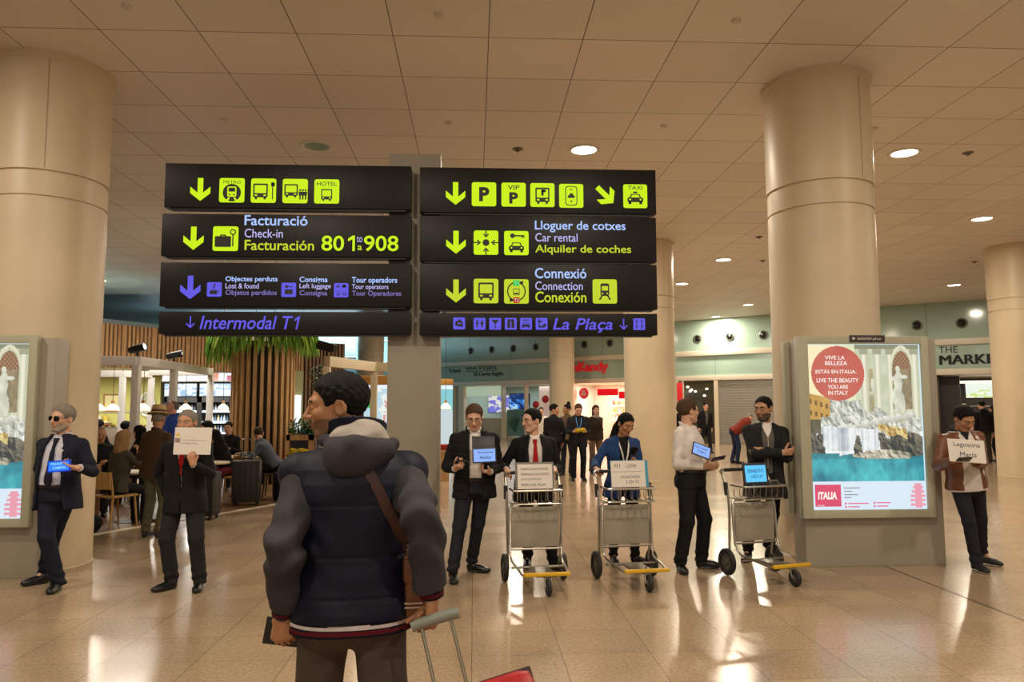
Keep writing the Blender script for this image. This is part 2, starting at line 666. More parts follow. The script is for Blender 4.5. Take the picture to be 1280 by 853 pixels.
def surface(fn, lo, hi, h, B=5):
    lo = np.array(lo, float) - 2.2 * h
    nb = np.ceil((np.array(hi) + 2.2 * h - lo) / (h * B)).astype(int)
    g = np.stack(np.meshgrid(*[np.arange(n) for n in nb], indexing='ij'), -1).reshape(-1, 3)
    dc = fn(lo + (g + 0.5) * (B * h) - 0.5 * h)
    act = np.abs(dc) < B * h * 0.87 * 1.5 + 0.012
    D = np.repeat(np.repeat(np.repeat(dc.reshape(nb), B, 0), B, 1), B, 2).astype(np.float32)
    ga = g[act]
    loc = np.stack(np.meshgrid(*[np.arange(B)] * 3, indexing='ij'), -1).reshape(-1, 3)
    for c in range(0, len(ga), 1500):
        idx = (ga[c:c + 1500, None, :] * B + loc[None]).reshape(-1, 3)
        D[idx[:, 0], idx[:, 1], idx[:, 2]] = fn(lo + idx * h)
    s = D < 0
    n = np.array(D.shape) - 1
    cnt = np.zeros(n, np.int8)
    for i, j, k in _CO:
        cnt += s[i:n[0] + i, j:n[1] + j, k:n[2] + k]
    mask = (cnt > 0) & (cnt < 8)
    idx = np.argwhere(mask)
    vid = np.full(n, -1, np.int64)
    vid[mask] = np.arange(len(idx))
    cd = [D[idx[:, 0] + c[0], idx[:, 1] + c[1], idx[:, 2] + c[2]] for c in _CO]
    acc = np.zeros((len(idx), 3))
    m = np.zeros(len(idx))
    for a, b in _ED:
        x = (cd[a] < 0) != (cd[b] < 0)
        t = np.where(x, cd[a] / np.where(x, cd[a] - cd[b], 1), 0)
        acc += np.where(x[:, None], _CO[a] + t[:, None] * (_CO[b] - _CO[a]), 0)
        m += x
    V = lo + (idx + acc / np.maximum(m, 1)[:, None]) * h
    Fs = []
    for ax in range(3):
        o1, o2 = [(1, 2), (2, 0), (0, 1)][ax]
        sl0 = [slice(1, n[q]) for q in range(3)]
        sl1 = list(sl0)
        sl0[ax], sl1[ax] = slice(0, n[ax]), slice(1, n[ax] + 1)
        a, b = s[tuple(sl0)], s[tuple(sl1)]
        e = np.argwhere(a != b)
        if not len(e): continue
        flip = a[e[:, 0], e[:, 1], e[:, 2]]
        base = e.copy()
        for q in range(3):
            if q != ax: base[:, q] += 1
        u, w = np.zeros(3, int), np.zeros(3, int)
        u[o1], w[o2] = 1, 1
        q = np.stack([vid[tuple((base - u - w).T)], vid[tuple((base - w).T)], vid[tuple(base.T)], vid[tuple((base - u).T)]], 1)
        q[~flip] = q[~flip][:, ::-1]
        Fs.append(q)
    return V, (np.concatenate(Fs) if Fs else np.zeros((0, 4), int))


def solid(name, fld, mats, h, parent=None, matfn=None, smooth_it=0):
    V, F = surface(fld, fld.lo, fld.hi, h)
    me = bpy.data.meshes.new(name)
    nf = len(F)
    me.vertices.add(len(V))
    me.vertices.foreach_set('co', V.astype(np.float32).ravel())
    me.loops.add(nf * 4)
    me.loops.foreach_set('vertex_index', F.astype(np.int32).ravel())
    me.polygons.add(nf)
    me.polygons.foreach_set('loop_start', np.arange(0, nf * 4, 4, dtype=np.int32))
    for q in (mats if isinstance(mats, (list, tuple)) else [mats]):
        me.materials.append(q)
    if matfn is not None and nf:
        me.polygons.foreach_set('material_index', matfn(V[F].mean(1)).astype(np.int32))
    me.polygons.foreach_set('use_smooth', np.ones(nf, bool))
    me.update(calc_edges=True)
    me.validate()
    o = bpy.data.objects.new(name, me)
    COL.objects.link(o)
    if parent: o.parent = parent
    return o


# ------------------------------------------------------------------ people


def ik(Sh, Wr, l1, l2, pole):
    d = np.array(Wr, float) - Sh
    L0 = np.linalg.norm(d)
    L = min(max(L0, abs(l1 - l2) + 0.02), (l1 + l2) * 0.998)
    dn = d / L0
    a = (l1 * l1 - l2 * l2 + L * L) / (2 * L)
    h = math.sqrt(max(l1 * l1 - a * a, 0))
    p = np.array(pole, float)
    p = p - dn * (p @ dn)
    p /= np.linalg.norm(p) + 1e-9
    return Sh + dn * a + p * h, Sh + dn * L


PROF_M = np.array([(-.30, .172, .118, .0), (-.12, .178, .122, .01), (0, .172, .124, .012), (.08, .162, .114, .002), (.16, .158, .110, -.004), (.25, .166, .116, -.005), (.36, .178, .122, 0), (.43, .176, .112, .008), (.48, .150, .094, .012), (.515, .112, .078, .012), (.545, .078, .068, .010), (.60, .060, .060, .004)])
PROF_F = np.array([(-.30, .176, .118, .0), (-.12, .182, .124, .012), (0, .174, .124, .014), (.08, .150, .108, .002), (.16, .136, .100, -.004), (.25, .145, .106, -.006), (.36, .156, .115, -.004), (.43, .152, .102, .006), (.48, .128, .086, .010), (.515, .094, .070, .010), (.545, .066, .060, .010), (.60, .050, .052, .004)])


class Fig:
    """a posed figure: joints in its own frame, facing -y, its left hand at +x"""

    def __init__(s, name_label, loc, rz=0, H=1.75, fem=False, hipz=None, hip=(0, 0), lean=0, side=0, twist=0, head=(0, 0, 0), nod=0,
                 feet=None, knees=None, hands=None, elbows=None, fat=0.0, belly=0.0, h=0.009, group=None, pel=0, headscale=1.0, headoff=(0, 0, 0), handscale=1.0):
        s.hs = handscale
        k = s.k = H / 1.75
        s.H, s.fem, s.fat, s.belly, s.h = H, fem, fat, belly, h
        s.root = empty('person', (loc[0], loc[1], 0), rz, name_label, 'person', group)
        s.rz, s.loc = rz, np.array([loc[0], loc[1], 0.0])
        s.O = np.array([hip[0], hip[1], 0.915 * k if hipz is None else hipz], float)
        s.Pel = Rz(R(pel))
        s.T = Rz(R(twist)) @ Ry(R(side)) @ Rx(R(lean))
        s.prof = (PROF_F if fem else PROF_M).copy() * k
        s.prof[:, 1] += fat * k
        s.prof[:, 2] += fat * k
        g = belly * np.exp(-((s.prof[:, 0] / k - .12) / .12) ** 2)
        s.prof[:, 2] += g * 0.7
        s.prof[:, 3] -= g * 0.7
        sw = (.152 if fem else .178) + fat * .6
        s.Sh = [s.O + s.T @ (np.array([q * sw, .012, .458]) * k) for q in (1, -1)]      # left, right
        s.N = s.O + s.T @ (np.array([0, .012, .565]) * k)
        s.Hm = Rz(R(head[0])) @ Rx(R(head[1])) @ Ry(R(head[2]))
        s.hk = k * headscale * (1.01 if fem else 1.06)
        s.Hc = s.N + s.Hm @ (np.array([0, -.022, .135]) * k) + s.T @ np.array([0, -.008, .005]) + np.array(headoff)
        s.Hj = [s.O + s.Pel @ (np.array([q * .088, 0, 0]) * k) for q in (1, -1)]
        feet = feet or [(.11, 0, 0, 12, 0), (-.11, 0, 0, -12, 0)]
        s.feet = []
        s.Kn, s.An = [], []
        for i, f in enumerate(feet):
            f = tuple(f) + (0,) * (5 - len(f))
            Fr = Rz(R(f[3])) @ Rx(R(f[4]))
            g0 = np.array(f[:3], float)
            s.feet.append((g0, Fr))
            an = g0 + Fr @ (np.array([0, .02, .09]) * k)
            pole = (knees[i] if knees else None)
            if pole is None: pole = Fr @ np.array([0, -1.0, 0.25])
            K, A = ik(s.Hj[i], an, .425 * k, .415 * k, pole)
            sh_ = np.array([*(A - an)[:2], 0.0])       # a foot the leg cannot reach is drawn in under it
            s.feet[-1] = (g0 + sh_, Fr)
            s.Kn.append(K)
            s.An.append(A)
        s.arm = []
        for i, q in enumerate((1, -1)):
            hd = (hands[i] if hands else None) or {}
            w = hd.get('w')
            w = s.Sh[i] + s.T @ (np.array([q * .05, -.03, -.525]) * k) if w is None else np.array(w, float)
            pole = elbows[i] if elbows and elbows[i] is not None else (q * .45, .8, -.45)
            E_, W_ = ik(s.Sh[i], w, .292 * k, .262 * k, s.T @ np.array(pole, float))
            fd = _unit(W_ - E_)
            d = _unit(hd.get('d', fd))
            n = np.array(hd.get('n', (-q, 0.0, 0.0)), float)
            n = _unit(n - d * (n @ d))
            s.arm.append(dict(S=s.Sh[i], E=E_, W=W_, d=d, n=n, s=(np.cross(n, d) if q > 0 else np.cross(d, n)), curl=hd.get('curl', .3), tc=hd.get('tc', .3), hide=hd.get('hide', False), fing=hd.get('fing')))

    def tq(s, P): return (P - s.O) @ s.T

    def hq(s, P): return (P - s.Hc) @ s.Hm / s.hk

    def hw(s, p): return s.Hc + s.Hm @ (np.array(p, float) * s.hk)

    def tw(s, p): return s.O + s.T @ (np.array(p, float) * s.k)

    def torso(s, fld, t, zlo, zhi, k=0.02, flare=0.0, pw=2.3):
        Z, HX, HY, YO = s.prof.T
        kk = s.k
        zlo, zhi = zlo * kk, zhi * kk

        def fn(P):
            q = s.tq(P)
            z = q[:, 2]
            fl = flare * np.clip(-z / (.2 * kk), 0, 1.5)
            hx = np.interp(z, Z, HX) + t + fl
            hy = np.interp(z, Z, HY) + t + fl
            yo = np.interp(z, Z, YO)
            rho = (np.abs(q[:, 0] / hx) ** pw + np.abs((q[:, 1] - yo) / hy) ** pw + 1e-9) ** (1 / pw)
            d = (rho - 1) * np.minimum(hx, hy) * .9
            return np.maximum(np.maximum(d, z - zhi), zlo - z)
        c = s.O + s.T @ np.array([0, 0, (zlo + zhi) / 2])
        fld.add(fn, c, (zhi - zlo) / 2 + .2 * kk + t + abs(flare) * 1.5, k)
        if s.fem:
            for q in (1, -1):
                fld.ell(s.tw((q * .068, -.085, .335)), np.array([.062, .05, .058]) * kk + t, s.T, k=.03)
        return fld

    def front_y(s, z, t):
        Z, HX, HY, YO = s.prof.T
        return np.interp(z, Z, YO) - (np.interp(z, Z, HY) + t)

    def folds(s, fld, amp=.004, seed=0, joints=True, fr=55.0):
        rg = np.random.RandomState(seed)
        ph = rg.rand(6) * 6.28
        AX = [(a['E'], _unit(a['W'] - a['S'])) for a in s.arm] if joints else []

        def op(P, d):
            near = np.abs(d) < .05
            if not near.any(): return d
            Q = P[near]
            w = np.sin(Q[:, 0] * 21 + ph[0] + 2 * np.sin(Q[:, 2] * 9 + ph[1])) * np.sin(Q[:, 2] * 17 + ph[2] + Q[:, 1] * 14)
            w = w + .5 * np.sin(Q[:, 2] * 38 + Q[:, 0] * 20 * np.sin(ph[4]) + ph[3])
            e = amp * .45 * w
            for J, ax in AX:
                r2 = ((Q - J) ** 2).sum(1)
                e = e + amp * np.exp(-r2 / .018) * np.sin((Q - J) @ ax * fr + 3 * np.sin(Q[:, 0] * 20 + ph[5]))
            d = d.copy()
            d[near] -= e
            return d
        return fld.op(op)

    # ---- the body
    def head_sd(s, p):
        x, y, z = np.abs(p[:, 0]), p[:, 1], p[:, 2]
        q = np.stack([x, y, z], 1)

        def el(c, r):
            v = q - np.array(c)
            k0 = np.sqrt(((v / np.array(r)) ** 2).sum(1))
            k1 = np.sqrt(((v / np.array(r) ** 2) ** 2).sum(1)) + 1e-9
            return k0 * (k0 - 1) / k1

        def seg(a, b, r1, r2):
            a, b = np.array(a, float), np.array(b, float)
            v = q - a
            t = np.clip(v @ (b - a) / ((b - a) @ (b - a)), 0, 1)
            v = v - t[:, None] * (b - a)
            return np.sqrt((v * v).sum(1)) - (r1 + (r2 - r1) * t)
        f = s.fem
        d = el((0, .012, .036), (.076, .096, .084))
        d = smin(d, el((0, -.022, -.028), (.060 if f else .063, .072, .084)), .03)
        d = smin(d, el((0, -.062, -.094), (.026 if f else .031, .026, .022)), .025)
        d = smin(d, seg((.052, .0, -.06), (.022, -.055, -.098), .016 if f else .020, .016), .025)
        d = smin(d, el((.040, -.064, -.020), (.024, .022, .020)), .02)
        d = smin(d, seg((0, -.088, .026), (.040, -.074, .024), .011 if f else .014, .012), .016)
        d = np.maximum(d, -(el((.031, -.101, .004), (.018, .018, .011)) - .0)) if False else -smin(-d, el((.032, -.104, .004), (.019, .020, .012)), .012)
        d = smin(d, el((.031, -.079, .004), (.0155, .0125, .0125)), .004)
        d = smin(d, seg((0, -.092, .014), (0, -.112, -.026), .0075, .0125), .010)
        d = smin(d, el((.012, -.100, -.030), (.008, .011, .008)), .006)
        d = smin(d, seg((0, -.0925, -.057), (.020, -.083, -.058), .0075, .004), .006)
        d = smin(d, seg((0, -.0905, -.068), (.017, -.083, -.067), .0080, .005), .004)
        ear = np.maximum(el((.078, .014, -.004), (.012, .022, .033)), -el((.089, .008, -.002), (.009, .013, .021)))
        d = smin(d, ear, .006)
        return d * s.hk

    def hand(s, fld, a, sc, k=.006):
        W_, d, n, sd = a['W'], a['d'], a['n'], a['s']
        kn = [W_ + (d * L + sd * o - n * .002) * sc for L, o in ((.088, .029), (.092, .010), (.087, -.009), (.080, -.027))]
        for q, r in zip(kn, (.0135, .0140, .0135, .0125)):
            fld.rc(W_ + (d * .005 + (q - W_) @ sd * .45 * sd) * 1.0, q, .017 * sc, r * sc, k=.014)
        ln = ((.042, .026, .020), (.046, .029, .021), (.043, .027, .021), (.034, .021, .018))
        for i in range(4):
            c = a['curl'] if a['fing'] is None else a['fing'][i]
            c = c * (1.0 + .06 * i)
            p, dr, an = kn[i], d, 0.0
            rr = (.0092, .0086, .0078, .0068) if i < 3 else (.0080, .0074, .0068, .006)
            for j in range(3):
                an += R((72, 85, 48)[j]) * c
                spread = sd * (.09, .02, -.05, -.12)[i] * (1 - min(c, 1))
                dr = _unit(d * math.cos(an) + n * math.sin(an) + spread)
                q = p + dr * ln[i][j] * sc
                fld.rc(p, q, rr[j] * sc, rr[j + 1] * sc, k=.0035)
                p = q
        t = a['tc']
        p = W_ + (d * .022 + sd * .020 + n * .006) * sc
        dr = _unit(d * .62 + sd * (.80 - .5 * t) + n * (.2 + .75 * t))
        for j, (l, r1, r2) in enumerate(((.046, .0145, .0115), (.034, .0112, .0100), (.027, .0098, .0075))):
            q = p + dr * l * sc
            fld.rc(p, q, r1 * sc, r2 * sc, k=.008 if j == 0 else .004)
            p = q
            dr = _unit(dr + n * .30 * t - sd * .55 * t + d * .15)
        return fld

    def body(s, skin, stubble=None, lips=None, brow=None, barelegs=False, h=None):
        k = s.k
        f = Field()
        s.torso(f, -.028, -.02, .56, k=.03)
        f.rc(s.tw((0, .012, .50)), s.hw((0, .022, -.055)), .060 * k * (.86 if s.fem else 1), .053 * k * (.86 if s.fem else 1), k=.02)
        f.add(lambda P: s.head_sd(s.hq(P)), s.Hc, .15 * s.hk, .012)
        for a in s.arm:
            f.rc(s.tw((0, .012, .44)), a['S'], .045 * k, .038 * k, k=.03)
            f.rc(a['S'], a['E'], .038 * k, .033 * k, k=.02)
            f.rc(a['E'], a['W'], .034 * k, .0235 * k, k=.012)
            if not a['hide']: s.hand(f, a, k * s.hs * (.92 if s.fem else 1.0))
        for i in range(2):
            f.rc(s.Hj[i], s.Kn[i], .066 * k, .044 * k, k=.02)
            f.rc(s.Kn[i], s.An[i], .046 * k, .030 * k, k=.02)
            G, Fr = s.feet[i]
            f.rc(s.An[i], G + Fr @ (np.array([0, -.07, .03]) * k), .026 * k, .018 * k, k=.005)
        ms = [skin, lips or skin, brow or skin, stubble or skin]

        def mf(C):
            p = s.hq(C)
            r = np.zeros(len(C), int)
            x, y, z = np.abs(p[:, 0]), p[:, 1], p[:, 2]
            hd = (np.abs(p).max(1) < .16)
            if stubble is not None:
                r[hd & (z < -.040 - .3 * np.clip(-.07 - y, 0, 1)) & (z > -.125) & (y < .0) & ~((x < .024) & (z > -.05))] = 3
            r[hd & (x < .021) & (z < -.052) & (z > -.074) & (y < -.082)] = 1
            r[hd & (np.abs(z - .027 + .15 * np.clip(x - .03, 0, 1)) < .0048) & (x > .012) & (x < .048) & (y < -.055)] = 2
            return r
        o = solid('body', f, ms, h or s.h * .62, s.root, mf)
        for q in (1, -1):
            m = MB()
            c = s.hw((q * .031, -.0822, .003))
            m.ball(c, .0100 * s.hk, 0, 12, 8)
            g = s.Hm @ np.array([0, -1, 0])
            m.ball(c + g * .0048 * s.hk, .0064 * s.hk, 1, 10, 6)
            m.build('eye', [mat('eye_white', '#cfc6bc', .3), mat('eye_dark', '#1a100a', .2)], s.root)
        return o

    # ---- hair
    def hair(s, m, kind='short', thick=.008, line=None, long=None, h=None):
        f = Field()
        L = line or [(-.12, .088), (-.075, .070), (-.05, .045), (-.043, -.012), (-.02, .0), (.0, .012), (.022, -.028), (.05, -.055), (.12, -.075)]
        ly, lz = np.array(L).T
        rg = np.random.RandomState(3)

        def cap(P):
            p = s.hq(P)
            v = p - np.array([0, .014, .036])
            up = np.clip((p[:, 2] - np.interp(p[:, 1], ly, lz)) / .035, .12, 1)[:, None]
            rr = np.array([.078, .099, .086]) + thick * up
            k0 = np.sqrt(((v / rr) ** 2).sum(1))
            k1 = np.sqrt(((v / rr ** 2) ** 2).sum(1)) + 1e-9
            d = k0 * (k0 - 1) / k1
            d = d - .0025 * np.sin(p[:, 0] * 190 + 3 * np.sin(p[:, 2] * 60)) * np.sin(p[:, 1] * 150 + p[:, 2] * 40)
            return np.maximum(d, (np.interp(p[:, 1], ly, lz) - p[:, 2]) * .85) * s.hk
        f.add(cap, s.hw((0, .014, .036)), .13 * s.hk, .008)
        for a, b, r1, r2 in (long or []):
            f.rc(s.hw(a), s.hw(b), r1 * s.hk, r2 * s.hk, k=.02)
        if long:
            def strand(P, d):
                p = s.hq(P)
                return d - .003 * np.sin(p[:, 0] * 230 + 4 * np.sin(p[:, 2] * 25)) * np.sin(p[:, 1] * 170)
            f.op(strand)
        return solid('hair', f, m, h or s.h * .65, s.root)

    # ---- clothes
    def top(s, name, m, t=.018, hem=-.2, z1=.545, sleeve=(.057, .051, .043), V=None, lapel=0.0, collar=None, cuff=0.0, flare=.012, wrist=.97, amp=.0055, seed=1, nosleeve=False, pads=.047, matfn=None, mats=None, quilt=None, sl_amp=1.0):
        k = s.k
        f = Field()
        s.torso(f, t, hem, z1, k=.03, flare=flare)
        for i, a in enumerate(s.arm):
            f.rc(s.tw((.055 if i == 0 else -.055, .014, .490)), a['S'], (.044 + t * .5) * k, (pads + t * .3) * k, k=.03)
            if nosleeve: continue
            We = a['E'] + (a['W'] - a['E']) * wrist
            f.rc(a['S'], a['E'], sleeve[0] * k, sleeve[1] * k, k=.03)
            f.rc(a['E'], We, sleeve[1] * k, sleeve[2] * k, k=.012, capb=True)
        if quilt:
            zs, dep = quilt

            def qop(P, d):
                q = s.tq(P)
                e = np.zeros(len(P))
                for z in zs: e = np.maximum(e, np.exp(-((q[:, 2] - z * k) / .007) ** 2))
                return d + dep * e
            f.op(qop)
        if amp: s.folds(f, amp, seed)
        zc = .53 * k

        def neck(P, d):           # the neck hole
            q = s.tq(P)
            return np.maximum(d, np.minimum(.054 * k - np.sqrt(q[:, 0] ** 2 + (q[:, 1] - .010 * k + (q[:, 2] - zc) * .25) ** 2), q[:, 2] - .47 * k))
        f.op(neck)
        if V is not None:
            vz, vw = np.array(V).T * k

            def cut(P, d):
                q = s.tq(P)
                w = np.interp(q[:, 2], vz, vw)
                reg = np.maximum(np.maximum(np.abs(q[:, 0]) - w, q[:, 1] - .0), s.front_y(q[:, 2], t) - .030 - q[:, 1])   # never cuts a forearm held before the chest
                if lapel:
                    lw = np.interp(q[:, 2], [vz[0], vz[0] + .04 * k, .40 * k, .41 * k, .53 * k], [0, .3, 1, .72, .5]) * lapel * k
                    on = (np.abs(q[:, 0]) > w) & (np.abs(q[:, 0]) < w + lw) & (q[:, 1] < 0) & (q[:, 2] > vz[0] if vz[0] > -.3 else True)
                    d = np.where(on, d - .009, d)
                return np.maximum(d, -reg)
            f.op(cut)
        if collar:
            Rc, hc, th, c0, gap = collar          # radius, half height, half thickness, height, open front half-angle

            def ring(P):
                q = s.tq(P) / k
                zz = q[:, 2] - c0 - .32 * (q[:, 1] - .01)
                r = np.sqrt(q[:, 0] ** 2 + (q[:, 1] - .012) ** 2)
                d = np.maximum(np.abs(r - Rc - .12 * zz) - th, np.abs(zz) - hc) - .003
                an = np.abs(np.arctan2(q[:, 0], -(q[:, 1] - .012)))
                return np.maximum(d, (gap - an) * Rc) * k
            f.add(ring, s.tw((0, .012, c0)), (Rc + hc + th + .02) * k, .008)
        return solid(name, f, mats or m, s.h, s.root, matfn), f

    def shirt(s, m, t=-.001, zlo=.0, collar=True, name='shirt', V=None, sleeves=None, matfn=None, mats=None):
        return s.top(name, m, t=t, hem=zlo, sleeve=sleeves or (.048, .041, .034), wrist=.99 if not sleeves else .97, collar=(.064, .022, .005, .548, .16) if collar else None, flare=0, amp=.0025, pads=.042, V=V, matfn=matfn, mats=mats)

    def tie(s, m, z0=.08, w=(.040, .019), t=.012, knot=.516):
        f = Field()
        k = s.k

        def fn(P):
            q = s.tq(P)
            z = q[:, 2] / k
            wd = np.interp(z, [z0, z0 + .05, knot - .045, knot - .035, knot], [.004, w[0], w[1] * .8, w[1], w[1] * 1.25]) * k
            y0 = s.front_y(q[:, 2], t)
            th = np.where(z > knot - .045, .013, .006)
            return np.maximum(np.maximum(np.abs(q[:, 0]) - wd, np.abs(q[:, 1] - y0) - th), np.maximum(z0 - z, z - knot) * k) * .8
        f.add(fn, s.tw((0, -.10, (z0 + knot) / 2)), (knot - z0) / 2 * k + .08)
        return solid('tie', f, m, min(s.h, .007), s.root)

    def trousers(s, m, r=(.090, .068, .060), waist=.085, hemup=-.025, amp=.0065, seed=5, name='trousers', rel=None):
        k = s.k
        f = Field()
        s.torso(f, .005, -.07, waist, k=.03)
        f.ell(s.O + s.Pel @ (np.array([0, .008, -.02]) * k), np.array([.172 + s.fat, .122 + s.fat, .12]) * k, s.Pel, k=.04)
        for i in range(2):
            e = s.An[i] + (s.Kn[i] - s.An[i]) * (hemup / .415)
            f.rc(s.Hj[i], s.Kn[i], (r[0] + s.fat * .5) * k, r[1] * k, k=.03)
            f.rc(s.Kn[i], e, r[1] * k, r[2] * k, k=.02, capb=True)
        rg = np.random.RandomState(seed)
        ph = rg.rand(5) * 6.3

        def op(P, d):
            near = np.abs(d) < .05
            Q = P[near]
            if not len(Q): return d
            e = .35 * np.sin(Q[:, 2] * 24 + Q[:, 0] * 30 + ph[0]) * np.sin(Q[:, 0] * 26 + ph[1] + Q[:, 2] * 5)
            for i in range(2):
                for J, sg, wt, fq in ((s.Kn[i], .012, .5, 60), (s.An[i], .014, 1.3, 75), (s.Hj[i], .012, .7, 40)):
                    r2 = ((Q - J) ** 2).sum(1)
                    e = e + wt * np.exp(-r2 / sg) * np.sin(Q[:, 2] * fq + 2.5 * np.sin(Q[:, 0] * 17 + ph[2 + i]) + Q[:, 1] * 20)
            d = d.copy()
            d[near] -= amp * e
            return d
        f.op(op)
        return solid(name, f, m, s.h, s.root), f

    def shoes(s, m, sole=None, kind='shoe', h=None):
        k = s.k * (.94 if s.fem else 1.0)
        for i in range(2):
            G, Fr = s.feet[i]
            f = Field()
            w = lambda p: G + Fr @ (np.array(p, float) * k)
            f.ell(w((0, .035, .045)), np.array([.036, .045, .050]) * k, Fr, k=.02)
            f.ell(w((0, -.115, .030)), np.array([.045, .078, .034]) * k, Fr, k=.02)
            f.rc(w((0, .02, .055)), w((0, -.10, .040)), .040 * k, .036 * k, k=.02)
            f.rc(w((0, .015, .07)), w((0, .018, .10)), .038 * k, .036 * k, k=.02, capb=True)
            f.rc(w((0, .03, .010)), w((0, -.12, .010)), .040 * k, .047 * k, k=.004, flat=(Fr @ np.array([0, 0, 1.0]), 4.0))
            f.op(lambda P, d, G=G, Fr=Fr: np.maximum(d, -((P - G) @ Fr)[:, 2]))
            solid('shoe', f, [m, sole or m], h or s.h * .8, s.root, (lambda C, G=G, Fr=Fr: ((((C - G) @ Fr)[:, 2]) < .018 * k)) if sole else None)

    def belt(s, m, z=.062):
        f = Field()
        s.torso(f, .013, z - .018, z + .018)
        return solid('belt', f, m, min(.008, s.h), s.root)

    def glasses(s, m, lens=None, name='glasses', r=(.024, .017)):
        b = MB()
        c = lambda p: s.hw(p)
        for q in (1, -1):
            pts = [c((q * .033 + r[0] * math.cos(a), -.099 + .010 * abs(math.cos(a)) * (1 if q * math.cos(a) > 0 else 0), .004 + r[1] * math.sin(a))) for a in np.linspace(0, 2 * PI, 20)[:-1]]
            b.tube(pts, .0016 * s.hk, 6, True)
            b.tube([c((q * .055, -.090, .010)), c((q * .078, -.05, .012)), c((q * .082, .005, .010))], .0015, 6)
            if lens: b.add([c((q * .033, -.100, .004))] + pts, [(0, i + 1, (i + 1) % len(pts) + 1) for i in range(len(pts))] + [(0, (i + 1) % len(pts) + 1, i + 1) for i in range(len(pts))], 1)
        b.tube([c((-.010, -.101, .008)), c((0, -.104, .010)), c((.010, -.101, .008))], .0016, 6)
        return b.build(name, [m, lens or m], s.root)

    def local(s, p):
        return Rz(-s.rz) @ (np.array(p, float) - s.loc)

    def ldir(s, v):
        return Rz(-s.rz) @ np.array(v, float)

    def world(s, p):
        return s.loc + Rz(s.rz) @ np.array(p, float)

    def part(s, name, fld, m, h=None, **kw):
        return solid(name, fld, m, h or s.h, s.root, **kw)


def lpt(loc, rz, p):
    """a world point in the frame of a figure at loc turned by rz"""
    return Rz(-rz) @ (np.array(p, float) - np.array([loc[0], loc[1], 0.0]))


def held(fig, i, along=.085, out=.03):
    a = fig.arm[i]
    return fig.world(a['W'] + a['d'] * along * fig.k + a['n'] * out)
# ------------------------------------------------------------------ the setting
PLASTER = mat('cream_plaster', '#cdbb9c', .42, var=.05, vscale=1.5)
PALE = mat('pale_plaster', '#d6c9b0', .5)
FLOOR = floor_material()
TILES = ceiling_material()

struct(MB().box((-34, -7, -.2), (32, 62, 0)).build('floor', FLOOR))
# the tiled ceiling; beyond the cafe it gives way to a teal metal one
struct(MB().extr([(-34, -7), (32, -7), (32, 62), (-1.2, 62), (-1.2, 26.2), (-34, 26.2)], 5.6, 5.75).build('ceiling', TILES))
TEAL = mat('teal_metal_ceiling', '#64797f', .4, .1)
struct(MB().box((-34, 26.2, 5.6), (-1.2, 62, 5.75)).build('ceiling', TEAL))
struct(MB().box((-34, 62, 0), (8, 62.2, 5.75)).build('wall_back', mat('blue_grey_wall', '#9db6c0', .4)))
struct(MB().box((-20.2, -7, 0), (-20, 62, 5.75)).build('wall_left', mat('left_wall', '#b3a284', .5)))

# wooden cafe floor and its white border
WOODFLOOR = plank_material('cafe_planks', '#5b4028', '#86623c')
a, b = np.array([-5.21, 10.5]), np.array([-3.33, 13.88])
d = (b - a) / np.linalg.norm(b - a)
nrm = np.array([-d[1], d[0]])
p0, p1 = a - d * 1.2, b + d * 5.2
struct(MB().extr([tuple(p0), tuple(p1), (-2.2, 30), (-19.9, 30), (-19.9, 10), (p0[0] - 4, p0[1] + 1.0)], .0, .004).build('floor_wood', WOODFLOOR))
mb = MB()
mb.extr([tuple(p0 - nrm * .05), tuple(p1 - nrm * .05), tuple(p1 + nrm * .05), tuple(p0 + nrm * .05)], .0, .008)
mb.extr([tuple(p0 - nrm * .05), tuple(p0 + nrm * .05), (p0[0] - 4, p0[1] + 1.05), (p0[0] - 4, p0[1] + .95)], .0, .008)
struct(mb.build('trim_1', mat('white_border', '#d8cdb8', .4)))
# dark expansion joint in the stone floor on the right
struct(MB().box((4.37, 2.0, 0), (4.385, 8.6, .0015)).build('trim_2', mat('joint_dark', '#3a2d22', .5)))

# round columns
GROOVE = mat('column_groove', '#b3a488', .6)
for n_, (x, y) in enumerate([(4.16, 8.66), (-4.88, 8.66), (4.16, 17.6), (4.16, 35.5), (-4.88, 35.5), (13.3, 17.6)]):
    mb = MB()
    r = .60
    prof = [(r + .012, 0), (r + .012, .004), (r, .012), (r, 3.97), (r - .018, 3.975), (r - .018, 3.995), (r, 4.0), (r, 4.25), (r - .018, 4.255), (r - .018, 4.275), (r + .008, 4.28), (r + .008, 5.52), (r + .03, 5.53), (r + .03, 5.6)]
    mb.lathe(prof, (x, y, 0), 56)
    mb.tube([(x + .25, y - .557, 4.3), (x + .25, y - .557, 5.5)], .004, 5, m=1)
    struct(mb.build('column', [PLASTER, GROOVE]))

# ceiling downlights
RIM = mat('lamp_rim', '#d9d2c4', .35)
LENS = glow('lamp_lens', (1.0, .86, .66), 9.0)
LENS_OFF = mat('lamp_lens_off', '#7f8f8c', .12)


def downlight(x, y, lit, label):
    t = empty('downlight', (x, y, 5.6), 0, label, 'ceiling light', 'ceiling downlights')
    MB().lathe([(.19, -.012), (.215, -.022), (.24, -.018), (.25, 0), (.18, 0), (.19, -.012)], seg=40).build('rim', RIM, t)
    MB().lathe([(.0005, -.008), (.19, -.008), (.19, -.002), (.0005, -.002)], seg=40).build('lens', LENS if lit else LENS_OFF, t)


